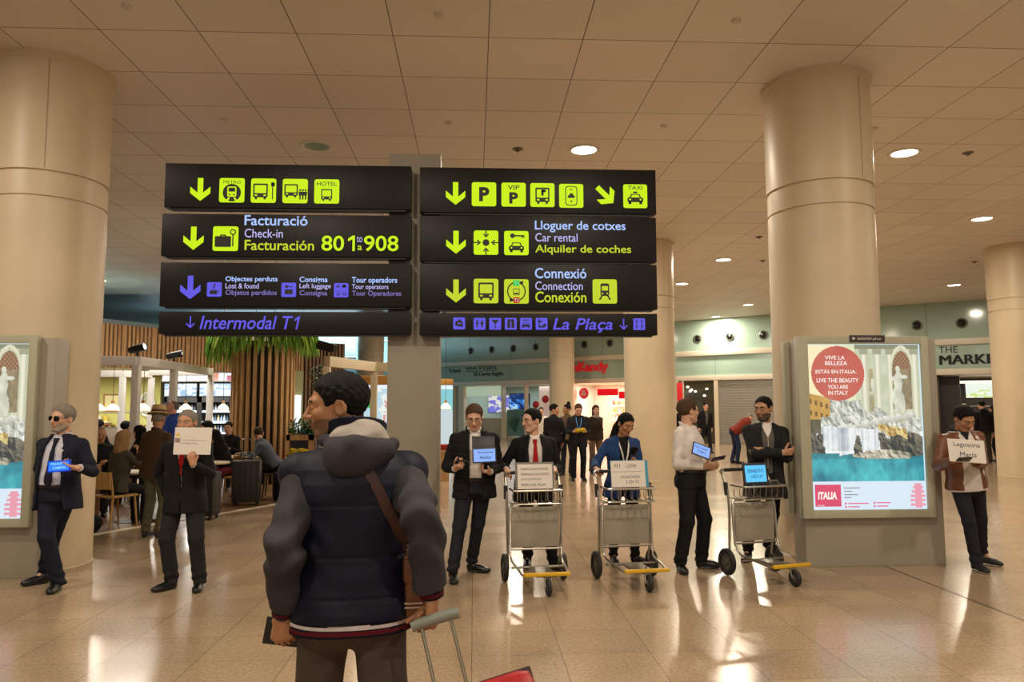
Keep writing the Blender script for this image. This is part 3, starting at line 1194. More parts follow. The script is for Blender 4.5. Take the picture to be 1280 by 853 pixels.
DLAB = ['lit round downlight just above the right end of the right-hand direction boards', 'lit round downlight beside the upper part of the big right column', 'lit downlight at far right between the right column and the edge',
        'lit downlight right of the second board, nearest of the small far ones', 'lit small downlight against the far column behind the boards', 'lit tiny downlight beside the left edge of the right column', 'lit small downlight right of the big column above the glass shopfront', 'lit tiny downlight farthest away, above the glass shopfront']
DLAB.append('small lit downlight at the edge of the left column, below mid height')
for q, l in zip(DL_LIT[:8] + [(-11.5, 23.3)], DLAB):
    downlight(q[0], q[1], True, l)
downlight(*DL_OFF[0], False, 'unlit grey glass downlight above the left-hand direction boards')

SMK = mat('white_plastic', '#c9bfae', .4)
SL = ['small white smoke detector at top edge above the centre post', 'small white smoke detector near the top left column', 'small white smoke detector left of the unlit downlight', 'small white smoke detector above the centre post, nearer the boards', 'small white smoke detector at top edge left of the right column',
      'small white smoke detector above the right-hand boards', 'small white smoke detector just right of the big column top']
for (x, y), l in zip([(-.36, 7.14), (-3.37, 7.12), (-3.38, 10.01), (-.36, 10.0), (2.64, 7.13), (2.63, 9.99), (5.62, 9.96)], SL):
    o = MB().lathe([(.0005, -.03), (.03, -.03), (.045, -.022), (.05, 0), (.0005, 0)], (0, 0, 0), 20).build('smoke_detector', SMK, loc=(x, y, 5.6))
    tag(o, l, 'smoke detector', 'ceiling smoke detectors')
SPK = mat('grille_grey', '#6d6252', .6)
for (x, y), l in zip([(.65, 11.02), (7.62, 10.91), (6.57, 16.72), (13.61, 19.47), (7.76, 19.55)], ['small dark ceiling nozzle left of the bright downlight by the boards', 'small dark ceiling nozzle right of the downlight beside the right column', 'flat grey ceiling vent left of the right column, below mid height', 'small dark ceiling nozzle at far right', 'small dark ceiling nozzle right of the far downlight, left of the column']):
    t = empty('ceiling_nozzle', (x, y, 5.6), 0, l, 'ceiling nozzle', 'ceiling nozzles')
    MB().lathe([(.0005, -.012), (.075, -.012), (.085, 0), (.0005, 0)], seg=20).build('plate', SPK, t)
    MB().lathe([(.0005, -.045), (.025, -.045), (.032, -.012), (.0005, -.012)], seg=14).build('nozzle', SPK, t)

# ------------------------------------------------------------------ the shop front, running off at an angle on the right
WO = np.array([19.14, 26.33])
WD = np.array([-.783, .622]); WD = WD / np.linalg.norm(WD)
WANG = math.atan2(-WD[1], -WD[0])           # local +x runs towards the right end, local -y faces the hall


def WM(u, off=0.0, z=0.0):                  # world point on the shop wall u metres left of the market corner
    n = np.array([WD[1], -WD[0]])           # into the shops is -n ; n points to hall
    n = n if n[1] < 0 else -n
    p = WO + WD * u + n * off
    return np.array([p[0], p[1], z])


# objects of the shop front are built in local coordinates: x = -u, y = depth into the shop
SHOPM = Matrix.Translation((WO[0], WO[1], 0)) @ Matrix.Rotation(WANG, 4, 'Z')


def wall_obj(mb, name, mats, parent=None, smooth=35):
    o = mb.build(name, mats, parent, smooth)
    if parent is None: o.matrix_world = SHOPM
    return o


def wall_root(name, u, z, label, cat, group=None, off=0.0):
    p = WM(u, off, z)
    return empty(name, p, WANG, label, cat, group)


GLASS = mat('green_glass_fascia', '#9fb8aa', .12, var=.06, vscale=.5, spec=.6)
BAND = mat('white_band', '#d5ccba', .4)
DARKGAP = mat('panel_joint', '#4c5a52', .5)
mb = MB()
mb.box((-34, .05, 4.18), (4, .3, 5.6))
xs = [-u for u in (-2.8, .2, 2.3, 5.2, 8.0, 10.7, 13.6, 16.4, 19.2, 22, 24.8, 27.6, 30)]
for x in xs: mb.box((x - .006, .045, 4.18), (x + .006, .06, 5.6), 1)
struct(wall_obj(mb, 'wall_front', [GLASS, DARKGAP]))
mb = MB()
mb.box((-34, .05, 3.05), (4, .3, 3.95))
for x in xs: mb.box((x - .006, .045, 3.05), (x + .006, .06, 3.95), 1)
struct(wall_obj(mb, 'wall_front', [GLASS, DARKGAP]))
struct(wall_obj(MB().box((-34, -.05, 3.95), (4, .3, 4.18), bev=.01), 'trim_3', BAND))
struct(wall_obj(MB().box((-34, -.02, 2.83), (4, .3, 3.05), bev=.01), 'trim_4', BAND))
# thin line of light where fascia meets the ceiling
# piers between the shops
for i, (u0, u1) in enumerate([(2.05, 5.4), (7.5, 7.87), (10.6, 10.78), (12.2, 12.26), (12.45, 14.95), (18.0, 19.25), (21.03, 21.1), (22.5, 22.6), (25.2, 25.6), (25.9, 34)]):
    struct(wall_obj(MB().box((-u1, -.01, 0), (-u0, .3, 2.84)), 'pier', PALE))
# back walls and side walls of the shops
SHOPWALL = mat('shop_wall', '#c3b9a8', .5)
for i, (u0, u1, dep, m) in enumerate([(-4, 2.05, 6.5, mat('market_wall', '#4a423c', .5)), (10.6, 12.4, 4, mat('lounge_wall', '#54503f', .4)), (14.9, 19.3, 4.2, mat('candy_wall', '#e6c4b4', .5)), (19.2, 25.7, 4.5, mat('agency_wall', '#aebcb0', .5))]):
    mb = MB()
    mb.box((-u1, dep, 0), (-u0, dep + .1, 2.9))
    mb.box((-u1, .3, 0), (-u1 + .05, dep, 2.9))
    mb.box((-u0 - .05, .3, 0), (-u0, dep, 2.9))
    struct(wall_obj(mb, 'wall_shop', m))
    struct(wall_obj(MB().box((-u1, .3, 2.84), (-u0, dep, 2.9)), 'ceiling', mat('shop_ceiling', '#d8cfbf', .5)))


def shop_light(u, dep, z, power, sx, sy, color):
    p = WM(u, -dep, z)
    area_light('shop_light', p, power, sx, color, (0, 0, WANG), sy)


shop_light(16.8, 2.0, 2.8, 520, 3.0, 2.5, (1, .72, .62))
shop_light(22.5, 2.2, 2.8, 110, 5.0, 2.5, (.8, .95, 1.0))
shop_light(.3, 3.5, 2.8, 120, 3.5, 3, (1, .85, .7))
shop_light(11.5, 2.0, 2.8, 14, 1.0, 2.5, (1, .8, .5))

# round jet nozzles in the upper glass
NZ = [(-.6, 4.78), (1.13, 4.76), (2.62, 4.77), (8.52, 4.74), (10.0, 4.75), (11.5, 4.73), (15.99, 4.77), (17.44, 4.77), (20.38, 4.79), (21.83, 4.78), (23.28, 4.79), (24.74, 4.78)]
NL = ['round air nozzle at far right above the market sign', 'round air nozzle above the market sign, right one', 'round air nozzle above the market sign, left one', 'round air nozzle nearest the left edge of the right column', 'round air nozzle in the middle above the roller shutter', 'round air nozzle nearest the far column, above the glass shop',
      'round air nozzle above the red script sign, right one', 'round air nozzle above the red script sign, left one', 'round air nozzle beside the thin far column, left of it', 'round air nozzle above the travel agency, third from its left end', 'round air nozzle above the travel agency, second from its left end', 'round air nozzle above the travel agency, leftmost']
for (u, z), l in zip(NZ, NL):
    t = wall_root('air_nozzle', u, z, l, 'air nozzle', 'air nozzles in the glass band', -.045)
    MB().lathe([(.20, -.01), (.19, -.03), (.15, -.045), (.13, -.01), (.20, -.01)], seg=28, axis=1).build('rim', mat('nozzle_rim', '#7d8379', .3, .5), t)
    MB().lathe([(.145, -.004), (.12, -.03), (.0005, -.06)], seg=24, axis=1).build('jet', mat('nozzle_black', '#0b0b0b', .4), t)

BLACKTXT = mat('sign_black', '#16140f', .4)


def wall_text(name, lines, mats, label, cat='sign', off=.03):
    t = wall_root(name, lines[0][1], lines[0][2], label, cat, None, -.05)
    for (body, u, z, w, h, bold, mi) in lines:
        mb = MB()
        n0 = len(mb.v)
        V, F, sz = text_shape(body, bold)
        P = V / sz * np.array([w, h])
        n = len(P)
        x0, z0 = -(u - lines[0][1]), z - lines[0][2]
        mb.add([(p[0] + x0, -off, p[1] + z0) for p in P] + [(p[0] + x0, 0, p[1] + z0) for p in P], [tuple(f) for f in F] + [tuple(n + i for i in f[::-1]) for f in F])
        # sides
        ed = {}
        for f in F:
            for i in range(len(f)):
                e = (f[i], f[(i + 1) % len(f)])
                ed[e] = 1
        mb.add([(p[0] + x0, -off, p[1] + z0) for p in P] + [(p[0] + x0, 0, p[1] + z0) for p in P], [(e[1], e[0], e[0] + n, e[1] + n) for e in ed if (e[1], e[0]) not in ed])
        mb.build('lettering', mats[mi], t, 0)
    return t


wall_text('market_sign', [('THE', 1.93, 3.66, .62, .24, .0, 0), ('MARKET', 1.93, 3.22, 2.10, .35, 0, 0), ('MARKET', 1.905, 3.22, 2.10, .35, 0, 0), ('MARKET', 1.88, 3.22, 2.10, .35, 0, 0)], [BLACKTXT], 'black letters THE MARKET on green glass at right')
AG = wall_text('agency_sign', [('VIATGES', 25.14, 3.72, 2.2, .16, 0, 0), ('El Corte Inglés', 24.5, 3.30, 2.0, .28, .008, 1)], [BLACKTXT, mat('sign_green', '#0f3a2c', .4)], 'dark travel agency lettering with underline on green glass')
MB().box((0, -.02, -.09), (2.2, 0, -.065)).build('rule', BLACKTXT, AG)
RED = mat('sign_red', '#c3161c', .35, emit='#c3161c', estr=.35)
wall_text('candy_sign', [('nKandy', 18.15, 3.28, 2.05, .60, .03, 0)], [RED], 'red script lettering on green glass half behind a thin column', off=.06)
wall_text('travel_sign', [('Travel', 26.35, 3.60, .85, .22, .0, 0)], [BLACKTXT], 'small dark word Travel on glass beside the centre post')

# roller shutter
mb = MB()
N = 40
pr = []
for i in range(N):
    z = .02 + i * (2.82 / N)
    pr += [(.10, z), (.075, z + .012), (.075, z + .05), (.10, z + .062)]
V = [(-10.6, y, z) for y, z in pr] + [(-7.87, y, z) for y, z in pr]
n = len(pr)
mb.add(V, [(i, i + n, i + n + 1, i + 1) for i in range(n - 1)])
mb.box((-10.6, .11, 0), (-7.87, .14, 2.84))
o = wall_obj(mb, 'roller_shutter', mat('shutter_grey', '#a19c93', .45, .3), smooth=0)
tag(o, 'closed grey ribbed roller shutter behind the man in the red jacket', 'roller shutter')

# lounge shop glass with dotted lamps
o = wall_obj(MB().box((-12.2, .02, .0), (-10.78, .045, 2.83)), 'shop_window', mat('dark_glass', '#3d3a2c', .08, spec=.7))
tag(o, 'dark shop window with small lamps beside the roller shutter', 'shop window')
for i in range(7):
    rg = random.Random(i)
    p = WM(10.95 + rg.random() * 1.1, .03, 1.6 + rg.random() * 1.0)
    o = MB().ball((0, 0, 0), (.07, .03, .05)).build('window_lamp', glow('little_lamp', (1, .85, .6), 2.5), loc=p)
    tag(o, 'small glowing lamp in the dark shop window', 'lamp', 'small lamps in the dark shop window')

# red strip sign between far column and lounge
o = wall_obj(MB().box((-12.52, -.03, 1.9), (-12.27, .0, 2.75), bev=.01), 'shop_banner', mat('banner_red', '#d0202a', .4, emit='#d0202a', estr=.4))
tag(o, 'narrow red shop banner right of the far column', 'banner')

# candy shop
CR = glow('candy_red_panel', '#e00f18', .95)
for i, (u0, u1, z0, z1, l) in enumerate([(17.05, 15.9, 2.22, 2.55, 'bright red lit panel hung in the sweet shop, left one'), (15.85, 15.0, 2.05, 2.40, 'bright red lit panel hung in the sweet shop, right one')]):
    t = wall_root('red_panel', u0, z0, l, 'sign', None, -.6)
    MB().box((0, 0, 0), (u0 - u1, .06, z1 - z0), bev=.01).build('panel', CR, t)
    for xx in (.1, u0 - u1 - .1):
        MB().tube([(xx, .03, z1 - z0), (xx, .03, 2.84 - z0)], .006, 6).build('hanger', mat('wire', '#8a8a88', .3, 1), t)
t = wall_root('round_sign', 17.65, 2.33, 'round red emblem sign in the pink-lit sweet shop', 'sign', None, -.3)
MB().lathe([(.0005, -.04), (.26, -.04), (.28, 0), (.0005, 0)], seg=32, axis=1).build('disc', mat('emblem_red', '#c8323c', .4, emit='#c8323c', estr=.5), t)
mb = MB()
for k in range(3): mb.plate(circ(.09 * math.cos(R(90 + 120 * k)), .09 * math.sin(R(90 + 120 * k)), .085, 16), -.04, .01)
mb.build('emblem', mat('emblem_pink', '#f0b9b0', .5), t)
SW = [mat('sweet_%d' % i, c, .4) for i, c in enumerate(['#d98a6a', '#e6d9c4', '#b5453c', '#c99a5a', '#8b5a4a', '#e3a0a4'])]
for s_ in range(4):
    for half in range(2):
        u0 = 17.9 - half * 1.5
        z = .45 + s_ * .42
        t = wall_root('sweet_shelf', u0, z, 'sweet shop shelf %s, %s bay, full of jars' % (['at knee height', 'at waist height', 'at chest height', 'at head height'][s_], ['left', 'right'][half]), 'shelf', 'sweet shop shelves', -3.6)
        MB().box((0, 0, 0), (1.4, .4, .03)).build('board', mat('shelf_white', '#ead9cc', .4), t)
        mb = MB()
        for k in range(8):
            x = .1 + k * .17
            mb.lathe([(.0005, .03), (.06, .03), (.065, .12), (.065, .22), (.045, .25), (.045, .28), (.0005, .28)], (x, .15, 0), 10, random.Random(s_ * 20 + half * 9 + k).randrange(6))
        o = mb.build('jar_row', SW, t)
        o['kind'] = 'stuff'
t = wall_root('ornament_stand', 15.3, 0, 'white twisted ornament stand in front of the sweet shop wall', 'display stand', None, -1.2)
MB().lathe([(.0005, 0), (.22, 0), (.2, .04), (.03, .06), (.02, 1.1), (.0005, 1.1)], seg=16).build('base', mat('stand_white', '#e8ddd4', .4), t)
mb = MB()
for k in range(8):
    a = k * PI / 4
    mb.tube([(0, 0, 1.1), (.18 * math.cos(a), .05, 1.45 + .18 * math.sin(a)), (.32 * math.cos(a + .3), 0, 1.45 + .32 * math.sin(a + .3))], .015, 6)
mb.build('ornament', mat('dark_grey_orn', '#5c5450', .4), t)
for (u, z, r, l) in [(19.9, 2.06, .21, 'red heart-shaped balloon, upper one, beside the thin column'), (20.5, 1.78, .2, 'red heart-shaped balloon, lower left one, over the red-tie man')]:
    t = wall_root('balloon', u, z, l, 'balloon', 'red balloons', -.2)
    MB().ball((0, 0, 0), (r, .12, r * .95)).ball((0, 0, -r), (.03, .03, .04)).build('bladder', mat('balloon_red', '#c33030', .25), t)
    MB().tube([(0, 0, -r), (.02, 0, -r - .4), (0, 0, -z)], .006, 5).build('ribbon', SMK, t)
# light box wall beside the balloons
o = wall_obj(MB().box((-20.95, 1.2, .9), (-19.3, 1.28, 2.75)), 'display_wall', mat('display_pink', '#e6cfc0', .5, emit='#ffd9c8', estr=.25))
tag(o, 'pale pink display wall behind the red balloons', 'display wall')

# travel agency: screens
def noise2(nx, ny, seed, oct=4, base=4):
    rg = np.random.RandomState(seed)
    out = np.zeros((ny, nx))
    am = 1.0
    for o_ in range(oct):
        g = rg.rand(base * 2 ** o_ + 2, base * 2 ** o_ + 2)
        y = np.linspace(0, g.shape[0] - 1.001, ny)
        x = np.linspace(0, g.shape[1] - 1.001, nx)
        yi, xi = y.astype(int), x.astype(int)
        fy, fx = (y - yi)[:, None], (x - xi)[None]
        fy, fx = fy * fy * (3 - 2 * fy), fx * fx * (3 - 2 * fx)
        A = g[yi][:, xi] * (1 - fx) + g[yi][:, xi + 1] * fx
        B_ = g[yi + 1][:, xi] * (1 - fx) + g[yi + 1][:, xi + 1] * fx
        out += am * (A * (1 - fy) + B_ * fy)
        am *= .5
    return (out - out.min()) / (out.max() - out.min())


def picture(name, img, w, h, y, material, parent, x0=0.0, z0=0.0):
    """a printed or lit flat picture: img[row from top][col] linear colour, one small face per dot"""
    ny, nx = img.shape[:2]
    xs_ = np.linspace(x0, x0 + w, nx + 1)
    zs_ = np.linspace(z0 + h, z0, ny + 1)
    X, Z = np.meshgrid(xs_, zs_)
    V = np.stack([X, np.full_like(X, y), Z], -1).reshape(-1, 3)
    i, j = np.meshgrid(np.arange(ny), np.arange(nx), indexing='ij')
    a = (i * (nx + 1) + j).ravel()
    F = np.stack([a + nx + 1, a + nx + 2, a + 1, a], 1)
    me = bpy.data.meshes.new(name)
    me.vertices.add(len(V)); me.vertices.foreach_set('co', V.astype(np.float32).ravel())
    me.loops.add(len(F) * 4); me.loops.foreach_set('vertex_index', F.astype(np.int32).ravel())
    me.polygons.add(len(F)); me.polygons.foreach_set('loop_start', np.arange(0, len(F) * 4, 4, dtype=np.int32))
    at_ = me.color_attributes.new('Col', 'FLOAT_COLOR', 'CORNER')
    c = np.ones((len(F), 4, 4), np.float32)
    c[:, :, :3] = img.reshape(-1, 1, 3)
    at_.data.foreach_set('color', c.ravel())
    me.materials.append(material)
    me.update(calc_edges=True)
    o = bpy.data.objects.new(name, me)
    COL.objects.link(o)
    o.parent = parent
    return o


BEZ = mat('screen_bezel', '#101012', .35)
VG = vcol_glow('screen_picture', 1.0)


def L3(h): return np.array(lin(h))


def screen(name, u0, u1, z0, z1, dep, img, label, cat='screen'):
    t = wall_root(name, u0, z0, label, cat, None, -dep)
    w, h = u0 - u1, z1 - z0
    MB().box((-.04, 0, -.04), (w + .04, .07, h + .04), bev=.01).build('bezel', BEZ, t)
    picture('display', img, w, h, -.002, VG, t)
    return t


n_ = noise2(48, 26, 5)
mapimg = np.where((n_ > .52)[..., None], L3('#e6e2d8'), L3('#7376d8')) * .9
screen('wall_screen', 24.7, 22.75, 1.35, 2.3, 1.6, mapimg, 'wide screen with a world map in the travel agency')
n_ = noise2(30, 30, 9)
blueimg = np.where((n_ > .5)[..., None], L3('#2b79d0'), L3('#0d2c66')) * 1.0
blueimg[n_ > .72] = L3('#a9d8f0')
screen('wall_screen', 22.4, 21.15, 1.55, 2.35, .5, blueimg, 'smaller blue picture screen right of the world map')
o = wall_obj(MB().box((-22.45, .3, 0.1), (-21.15, .33, 1.5)), 'glass_panel', mat('agency_glass', '#6d8f86', .1, spec=.6))
tag(o, 'green-tinted glass panel with a palm print below the blue screen', 'glass panel')
t = wall_root('palm_print', 21.9, .3, 'dark green palm frond printed on the glass panel', 'print', None, -.29)
mb = MB()
for k in range(7):
    a = R(60 + k * 14)
    mb.plate([(0, 0), (.5 * math.cos(a) - .04, .7 * math.sin(a)), (.62 * math.cos(a), .95 * math.sin(a)), (.5 * math.cos(a) + .06, .7 * math.sin(a))], 0, .004)
mb.build('frond', mat('palm_green', '#2f5a44', .5), t)
o = wall_obj(MB().box((-25.1, .6, 0.0), (-22.6, 1.2, 1.05), bev=.02), 'counter', mat('agency_counter', '#b9ab8e', .45))
tag(o, 'pale service counter under the world map screen', 'counter')
o = wall_obj(MB().box((-25.2, .2, 2.25), (-22.6, .4, 2.8)), 'light_box', mat('agency_header', '#cfe0c8', .4, emit='#d8ecd0', estr=.35))
tag(o, 'pale lit header above the world map screen', 'light box')

# market interior
mk = np.zeros((10, 40, 3))
mk[:] = L3('#e4efe2')
n_ = noise2(40, 10, 3)
mk[n_ > .5] = L3('#cfe08a')
mk[n_ > .7] = L3('#fff6ea')
screen('menu_screen', 1.35, -.9, 1.98, 2.62, 3.0, mk * 1.0, 'bright green and white menu screen inside the market')
o = wall_obj(MB().box((-1.9, 2.2, 2.55), (1.0, 2.35, 2.65)), 'light_strip', glow('market_strip', (1, .86, .62), 1.6))
tag(o, 'thin warm light strip across the market ceiling', 'ceiling light')
o = wall_obj(MB().box((-1.7, 3.6, 0), (1.2, 4.4, 1.15), bev=.02), 'market_counter', mat('market_counter', '#b99a86', .4))
tag(o, 'food counter at the back of the market', 'counter')
t = wall_root('food_display', 1.3, 1.16, 'lit food display with red and white packets on the market counter', 'food display', None, -3.9)
MB().box((0, 0, 0), (2.4, .5, .04)).box((0, 0, .46), (2.4, .5, .5)).build('case', mat('case_steel', '#c9c1b8', .3, .6), t)
mb = MB()
for k in range(16): mb.box((.05 + k * .145, .1, .04), (.16 + k * .145, .3, .2 + .12 * random.Random(k).random()), k % 3)
o = mb.build('packet_row', [mat('pk_red', '#b83434', .4), mat('pk_white', '#e4dccf', .4), mat('pk_green', '#6f8f5a', .4)], t)
o['kind'] = 'stuff'
o = wall_obj(MB().box((-2.0, .6, 0), (-1.35, .75, 2.8)), 'dark_panel', mat('dark_panel', '#2b2624', .5))
tag(o, 'dark panel just inside the left edge of the market', 'panel')

# right-hand column cladding with its dark screen and stall front
CLX = 13.0
STY = 16.4
t = empty('stall_front', (CLX, STY, 0), 0, 'cream clad stall with a dark screen and metal frame at the right edge', 'stall')
MB().box((-.12, 0, 0), (.25, .3, 3.6), bev=.01).build('post', PALE, t)
MB().box((.1, -.05, 2.95), (2.4, .1, 3.6), bev=.01).build('screen_box', mat('stall_black', '#15120f', .3), t)
MB().box((.25, .0, 2.72), (2.4, .3, 2.92), bev=.01).build('lintel', mat('stall_white', '#cfc6b6', .35, .2), t)
MB().box((.32, .05, 0), (2.4, .1, 2.72)).build('dark_glass', mat('stall_glass', '#3a332c', .15), t)
MB().box((.26, .0, 0), (.32, .08, 2.72)).build('mullion', mat('stall_steel', '#a89c8a', .3, .7), t)
t = empty('side_table', (13.2, 16.05, 0), 0, 'small low steel table at the right edge by the stall', 'table')
MB().box((-.2, -.2, .62), (.8, .25, .66), bev=.01).build('tabletop', mat('table_gold', '#b59a63', .3, .5), t)
for sx in (0, .6): MB().tube([(sx, 0, 0), (sx, 0, .62)], .02, 8).build('leg', mat('table_steel', '#8e8678', .3, .8), t)
# ------------------------------------------------------------------ the direction signs on their post
POSTM = mat('post_grey', '#8b8474', .45, var=.04, vscale=3)
t = empty('sign_post', (-.644, 7.96, 0), 0, 'tall grey slab post carrying all the direction boards', 'sign post')
MB().box((-.277, 0, .008), (.277, .30, 4.45), bev=.006).build('slab', POSTM, t)
MB().box((-.29, -.012, 0), (.29, .312, .008)).build('foot_plate', mat('post_foot', '#5d574c', .4, .4), t)

BOARD = mat('board_brown_black', '#120d09', .42, spec=.25)
RAILK = mat('rail_black', '#060505', .5)
YEL = glow('sign_yellow', lin('#c6ea14'), 1.0)
YEL2 = glow('sign_yellow_dim', lin('#bdd02a'), 1.0)
BLU = glow('sign_blue', lin('#5f57dc'), 1.0)
WHI = glow('sign_white', lin('#a9c4ff'), 1.0)
LAV = glow('sign_lavender', lin('#b9b6ef'), 1.0)
DIM = glow('sign_violet_dim', lin('#7d72b8'), .9)
INK = mat('sign_ink', '#191510', .5)
GRN = glow('sign_green_tag', lin('#19c24f'), 1.0)
REDT = glow('sign_red_tag', lin('#b3231f'), 1.0)
YB = 7.80                                     # front plane of the boards


def bx(px, py):                               # a spot on the boards, in metres
    p = at(px, py, YB)
    return p[0], p[2]


def scaled(pts, c, s): return [(c[0] + x * s, c[1] + z * s) for x, z in pts]


ARROW = [(-.11, .5), (.11, .5), (.11, -.14), (.40, .12), (.40, -.16), (0, -.5), (-.40, -.16), (-.40, .12), (-.11, -.14)]
ARROW = [(x * 1.05, z) for x, z in ARROW]
SLIM = [(-.05, .5), (.05, .5), (.05, -.30), (.30, -.06), (.36, -.14), (0, -.5), (-.36, -.14), (-.30, -.06), (-.05, -.30)]


class Icon:
    """a rounded tile and its drawing; drawing units: tile is 1 x 1 around 0,0"""

    def __init__(s): s.d, s.b = [], []

    def dark(s, *p): s.d += p; return s

    def light(s, *p): s.b += p; return s


def P_(cx, cz, w, h, r=.02): return rrect(cx, cz, w, h, r, 3)


def bus(cx, cz, w, h):
    i = Icon()
    i.dark(P_(cx, cz + .04 * h, w, h * .86, .08 * w), P_(cx - w * .3, cz - h * .44, w * .16, h * .14), P_(cx + w * .3, cz - h * .44, w * .16, h * .14))
    i.light(P_(cx, cz + .12 * h, w * .80, h * .50, .04 * w), P_(cx - w * .3, cz - h * .26, w * .18, h * .09), P_(cx + w * .3, cz - h * .26, w * .18, h * .09))
    return i


def car(cx, cz, w):
    i = Icon()
    i.dark(P_(cx, cz - .02 * w, w, w * .30, .10 * w), [(cx - w * .38, cz + w * .10), (cx + w * .38, cz + w * .10), (cx + w * .26, cz + w * .36), (cx - w * .26, cz + w * .36)], P_(cx - w * .34, cz - w * .2, w * .18, w * .2), P_(cx + w * .34, cz - w * .2, w * .18, w * .2))
    i.light([(cx - w * .28, cz + w * .13), (cx + w * .28, cz + w * .13), (cx + w * .2, cz + w * .30), (cx - w * .2, cz + w * .30)], circ(cx - w * .33, cz, w * .06, 10), circ(cx + w * .33, cz, w * .06, 10))
    return i


def train(cx, cz, w, h):
    i = Icon()
    i.dark(P_(cx, cz + .08 * h, w, h * .78, .22 * w), [(cx - w * .4, cz - h * .28), (cx - w * .2, cz - h * .28), (cx - w * .5, cz - h * .56), (cx - w * .72, cz - h * .56)], [(cx + w * .4, cz - h * .28), (cx + w * .2, cz - h * .28), (cx + w * .5, cz - h * .56), (cx + w * .72, cz - h * .56)])
    i.light(P_(cx, cz + .16 * h, w * .72, h * .28, .06 * w), circ(cx - w * .28, cz - h * .16, w * .10, 10), circ(cx + w * .28, cz - h * .16, w * .10, 10))
    return i


def person_shape(cx, cz, h, skirt=False):
    i = Icon()
    i.dark(circ(cx, cz + h * .42, h * .10, 10), [(cx - h * .16, cz + h * .28), (cx + h * .16, cz + h * .28), (cx + h * (.2 if skirt else .12), cz - h * .12), (cx + h * .07, cz - h * .12), (cx + h * .07, cz - h * .5), (cx - h * .07, cz - h * .5), (cx - h * .07, cz - h * .12), (cx - h * (.2 if skirt else .12), cz - h * .12)])
    return i


def merge(*ii):
    o = Icon()
    for q in ii:
        o.d += q.d
        o.b += q.b
    return o


def board(px0, py0, px1, py1, label):
    x0, z1 = bx(px0, py0)
    x1, z0 = bx(px1, py1)
    t = empty('direction_sign', ((x0 + x1) / 2, YB, z0), 0, label, 'sign', 'direction boards on the grey post')
    t['o'] = 0
    del t['o']
    w, h = x1 - x0, z1 - z0
    MB().box((-w / 2, 0, 0), (w / 2, .13, h), bev=.004).build('board', BOARD, t)
    s = 1 if x0 > -.6 else -1
    MB().box((-w / 2 + .05, .02, -.018), (w / 2 - .05, .11, 0)).build('bottom_rail', RAILK, t)
    return t, (x0 + x1) / 2, z0


def arrow(t, o, px, py, size, m, shape=ARROW, rot=0):
    x, z = bx(px, py)
    s = size
    c, q = math.cos(R(rot)), math.sin(R(rot))
    pts = [(a * c - b * q, a * q + b * c) for a, b in shape]
    MB().plate(scaled(pts, (x - o[0], z - o[1]), s), -.0005, .003).build('arrow', m, t, 0)


def tile(t, o, px, py, size, m, ic, texts=(), lightm=None, extra=None):
    x, z = bx(px, py)
    c = (x - o[0], z - o[1])
    k = MB().plate(scaled(rrect(0, 0, 1, 1, .09), c, size), -.0005, .002).build('icon_tile', m, t, 0)
    mb = MB()
    for p in ic.d: mb.plate(scaled(p, c, size), -.0026, .0012)
    for (body, a, b, w, h, bold) in texts: put_text(mb, body, c[0] + a * size, c[1] + b * size, w * size, h * size, -.0026, bold)
    for p in ic.b: mb.plate(scaled(p, c, size), -.0039, .0008, 1)
    if extra:
        for pts, mi in extra: mb.plate(scaled(pts, c, size), -.0048, .0008, mi)
    mb.build('pictogram', [INK, m, GRN, REDT], k, 0)


def words(t, o, body, px0, py0, px1, py1, m, bold=.0, shear=0.0):
    """type whose ink fills the box px0,py0 (upper left) to px1,py1 (lower right)"""
    x0, z1 = bx(px0, py0)
    x1, z0 = bx(px1, py1)
    mb = MB()
    put_text(mb, body, x0 - o[0], z0 - o[1], x1 - x0, z1 - z0, -.0005, bold, shear)
    mb.build('lettering', m, t, 0)


TS = .26                                     # tile edge
# --- left column of boards
t, ox, oz = board(207, 204, 513.5, 262, 'upper left direction board: metro, bus and hotel pictograms'); o = (ox, oz)
arrow(t, o, 250.5, 237, .245, YEL)
ring_ = circ(0, -.10, .36, 28)
tile(t, o, 290, 238, TS, YEL, Icon().dark(ring_).light(P_(0, -.06, .36, .42, .06), [(-.14, -.30), (-.06, -.30), (-.16, -.46), (-.26, -.46)], [(.14, -.30), (.06, -.30), (.16, -.46), (.26, -.46)]), [('METRO', -.34, .27, .68, .13, 0)], extra=[(P_(0, .02, .26, .16, .013), 0), (circ(-.09, -.18, .035, 10), 0), (circ(.09, -.18, .035, 10), 0)])
b_ = bus(-.12, -.02, .58, .66); b_.dark(P_(.36, 0, .04, .72), P_(.37, .26, .15, .16))
tile(t, o, 329.5, 238.5, TS, YEL, b_)
b_ = merge(bus(-.16, .02, .54, .56), person_shape(.2, -.14, .42), person_shape(.31, -.14, .42), person_shape(.42, -.14, .42))
tile(t, o, 369, 239, TS, YEL, b_)
tile(t, o, 408.5, 239.5, TS, YEL, bus(0, -.14, .44, .50), [('HOTEL', -.40, .23, .80, .17, .008)])

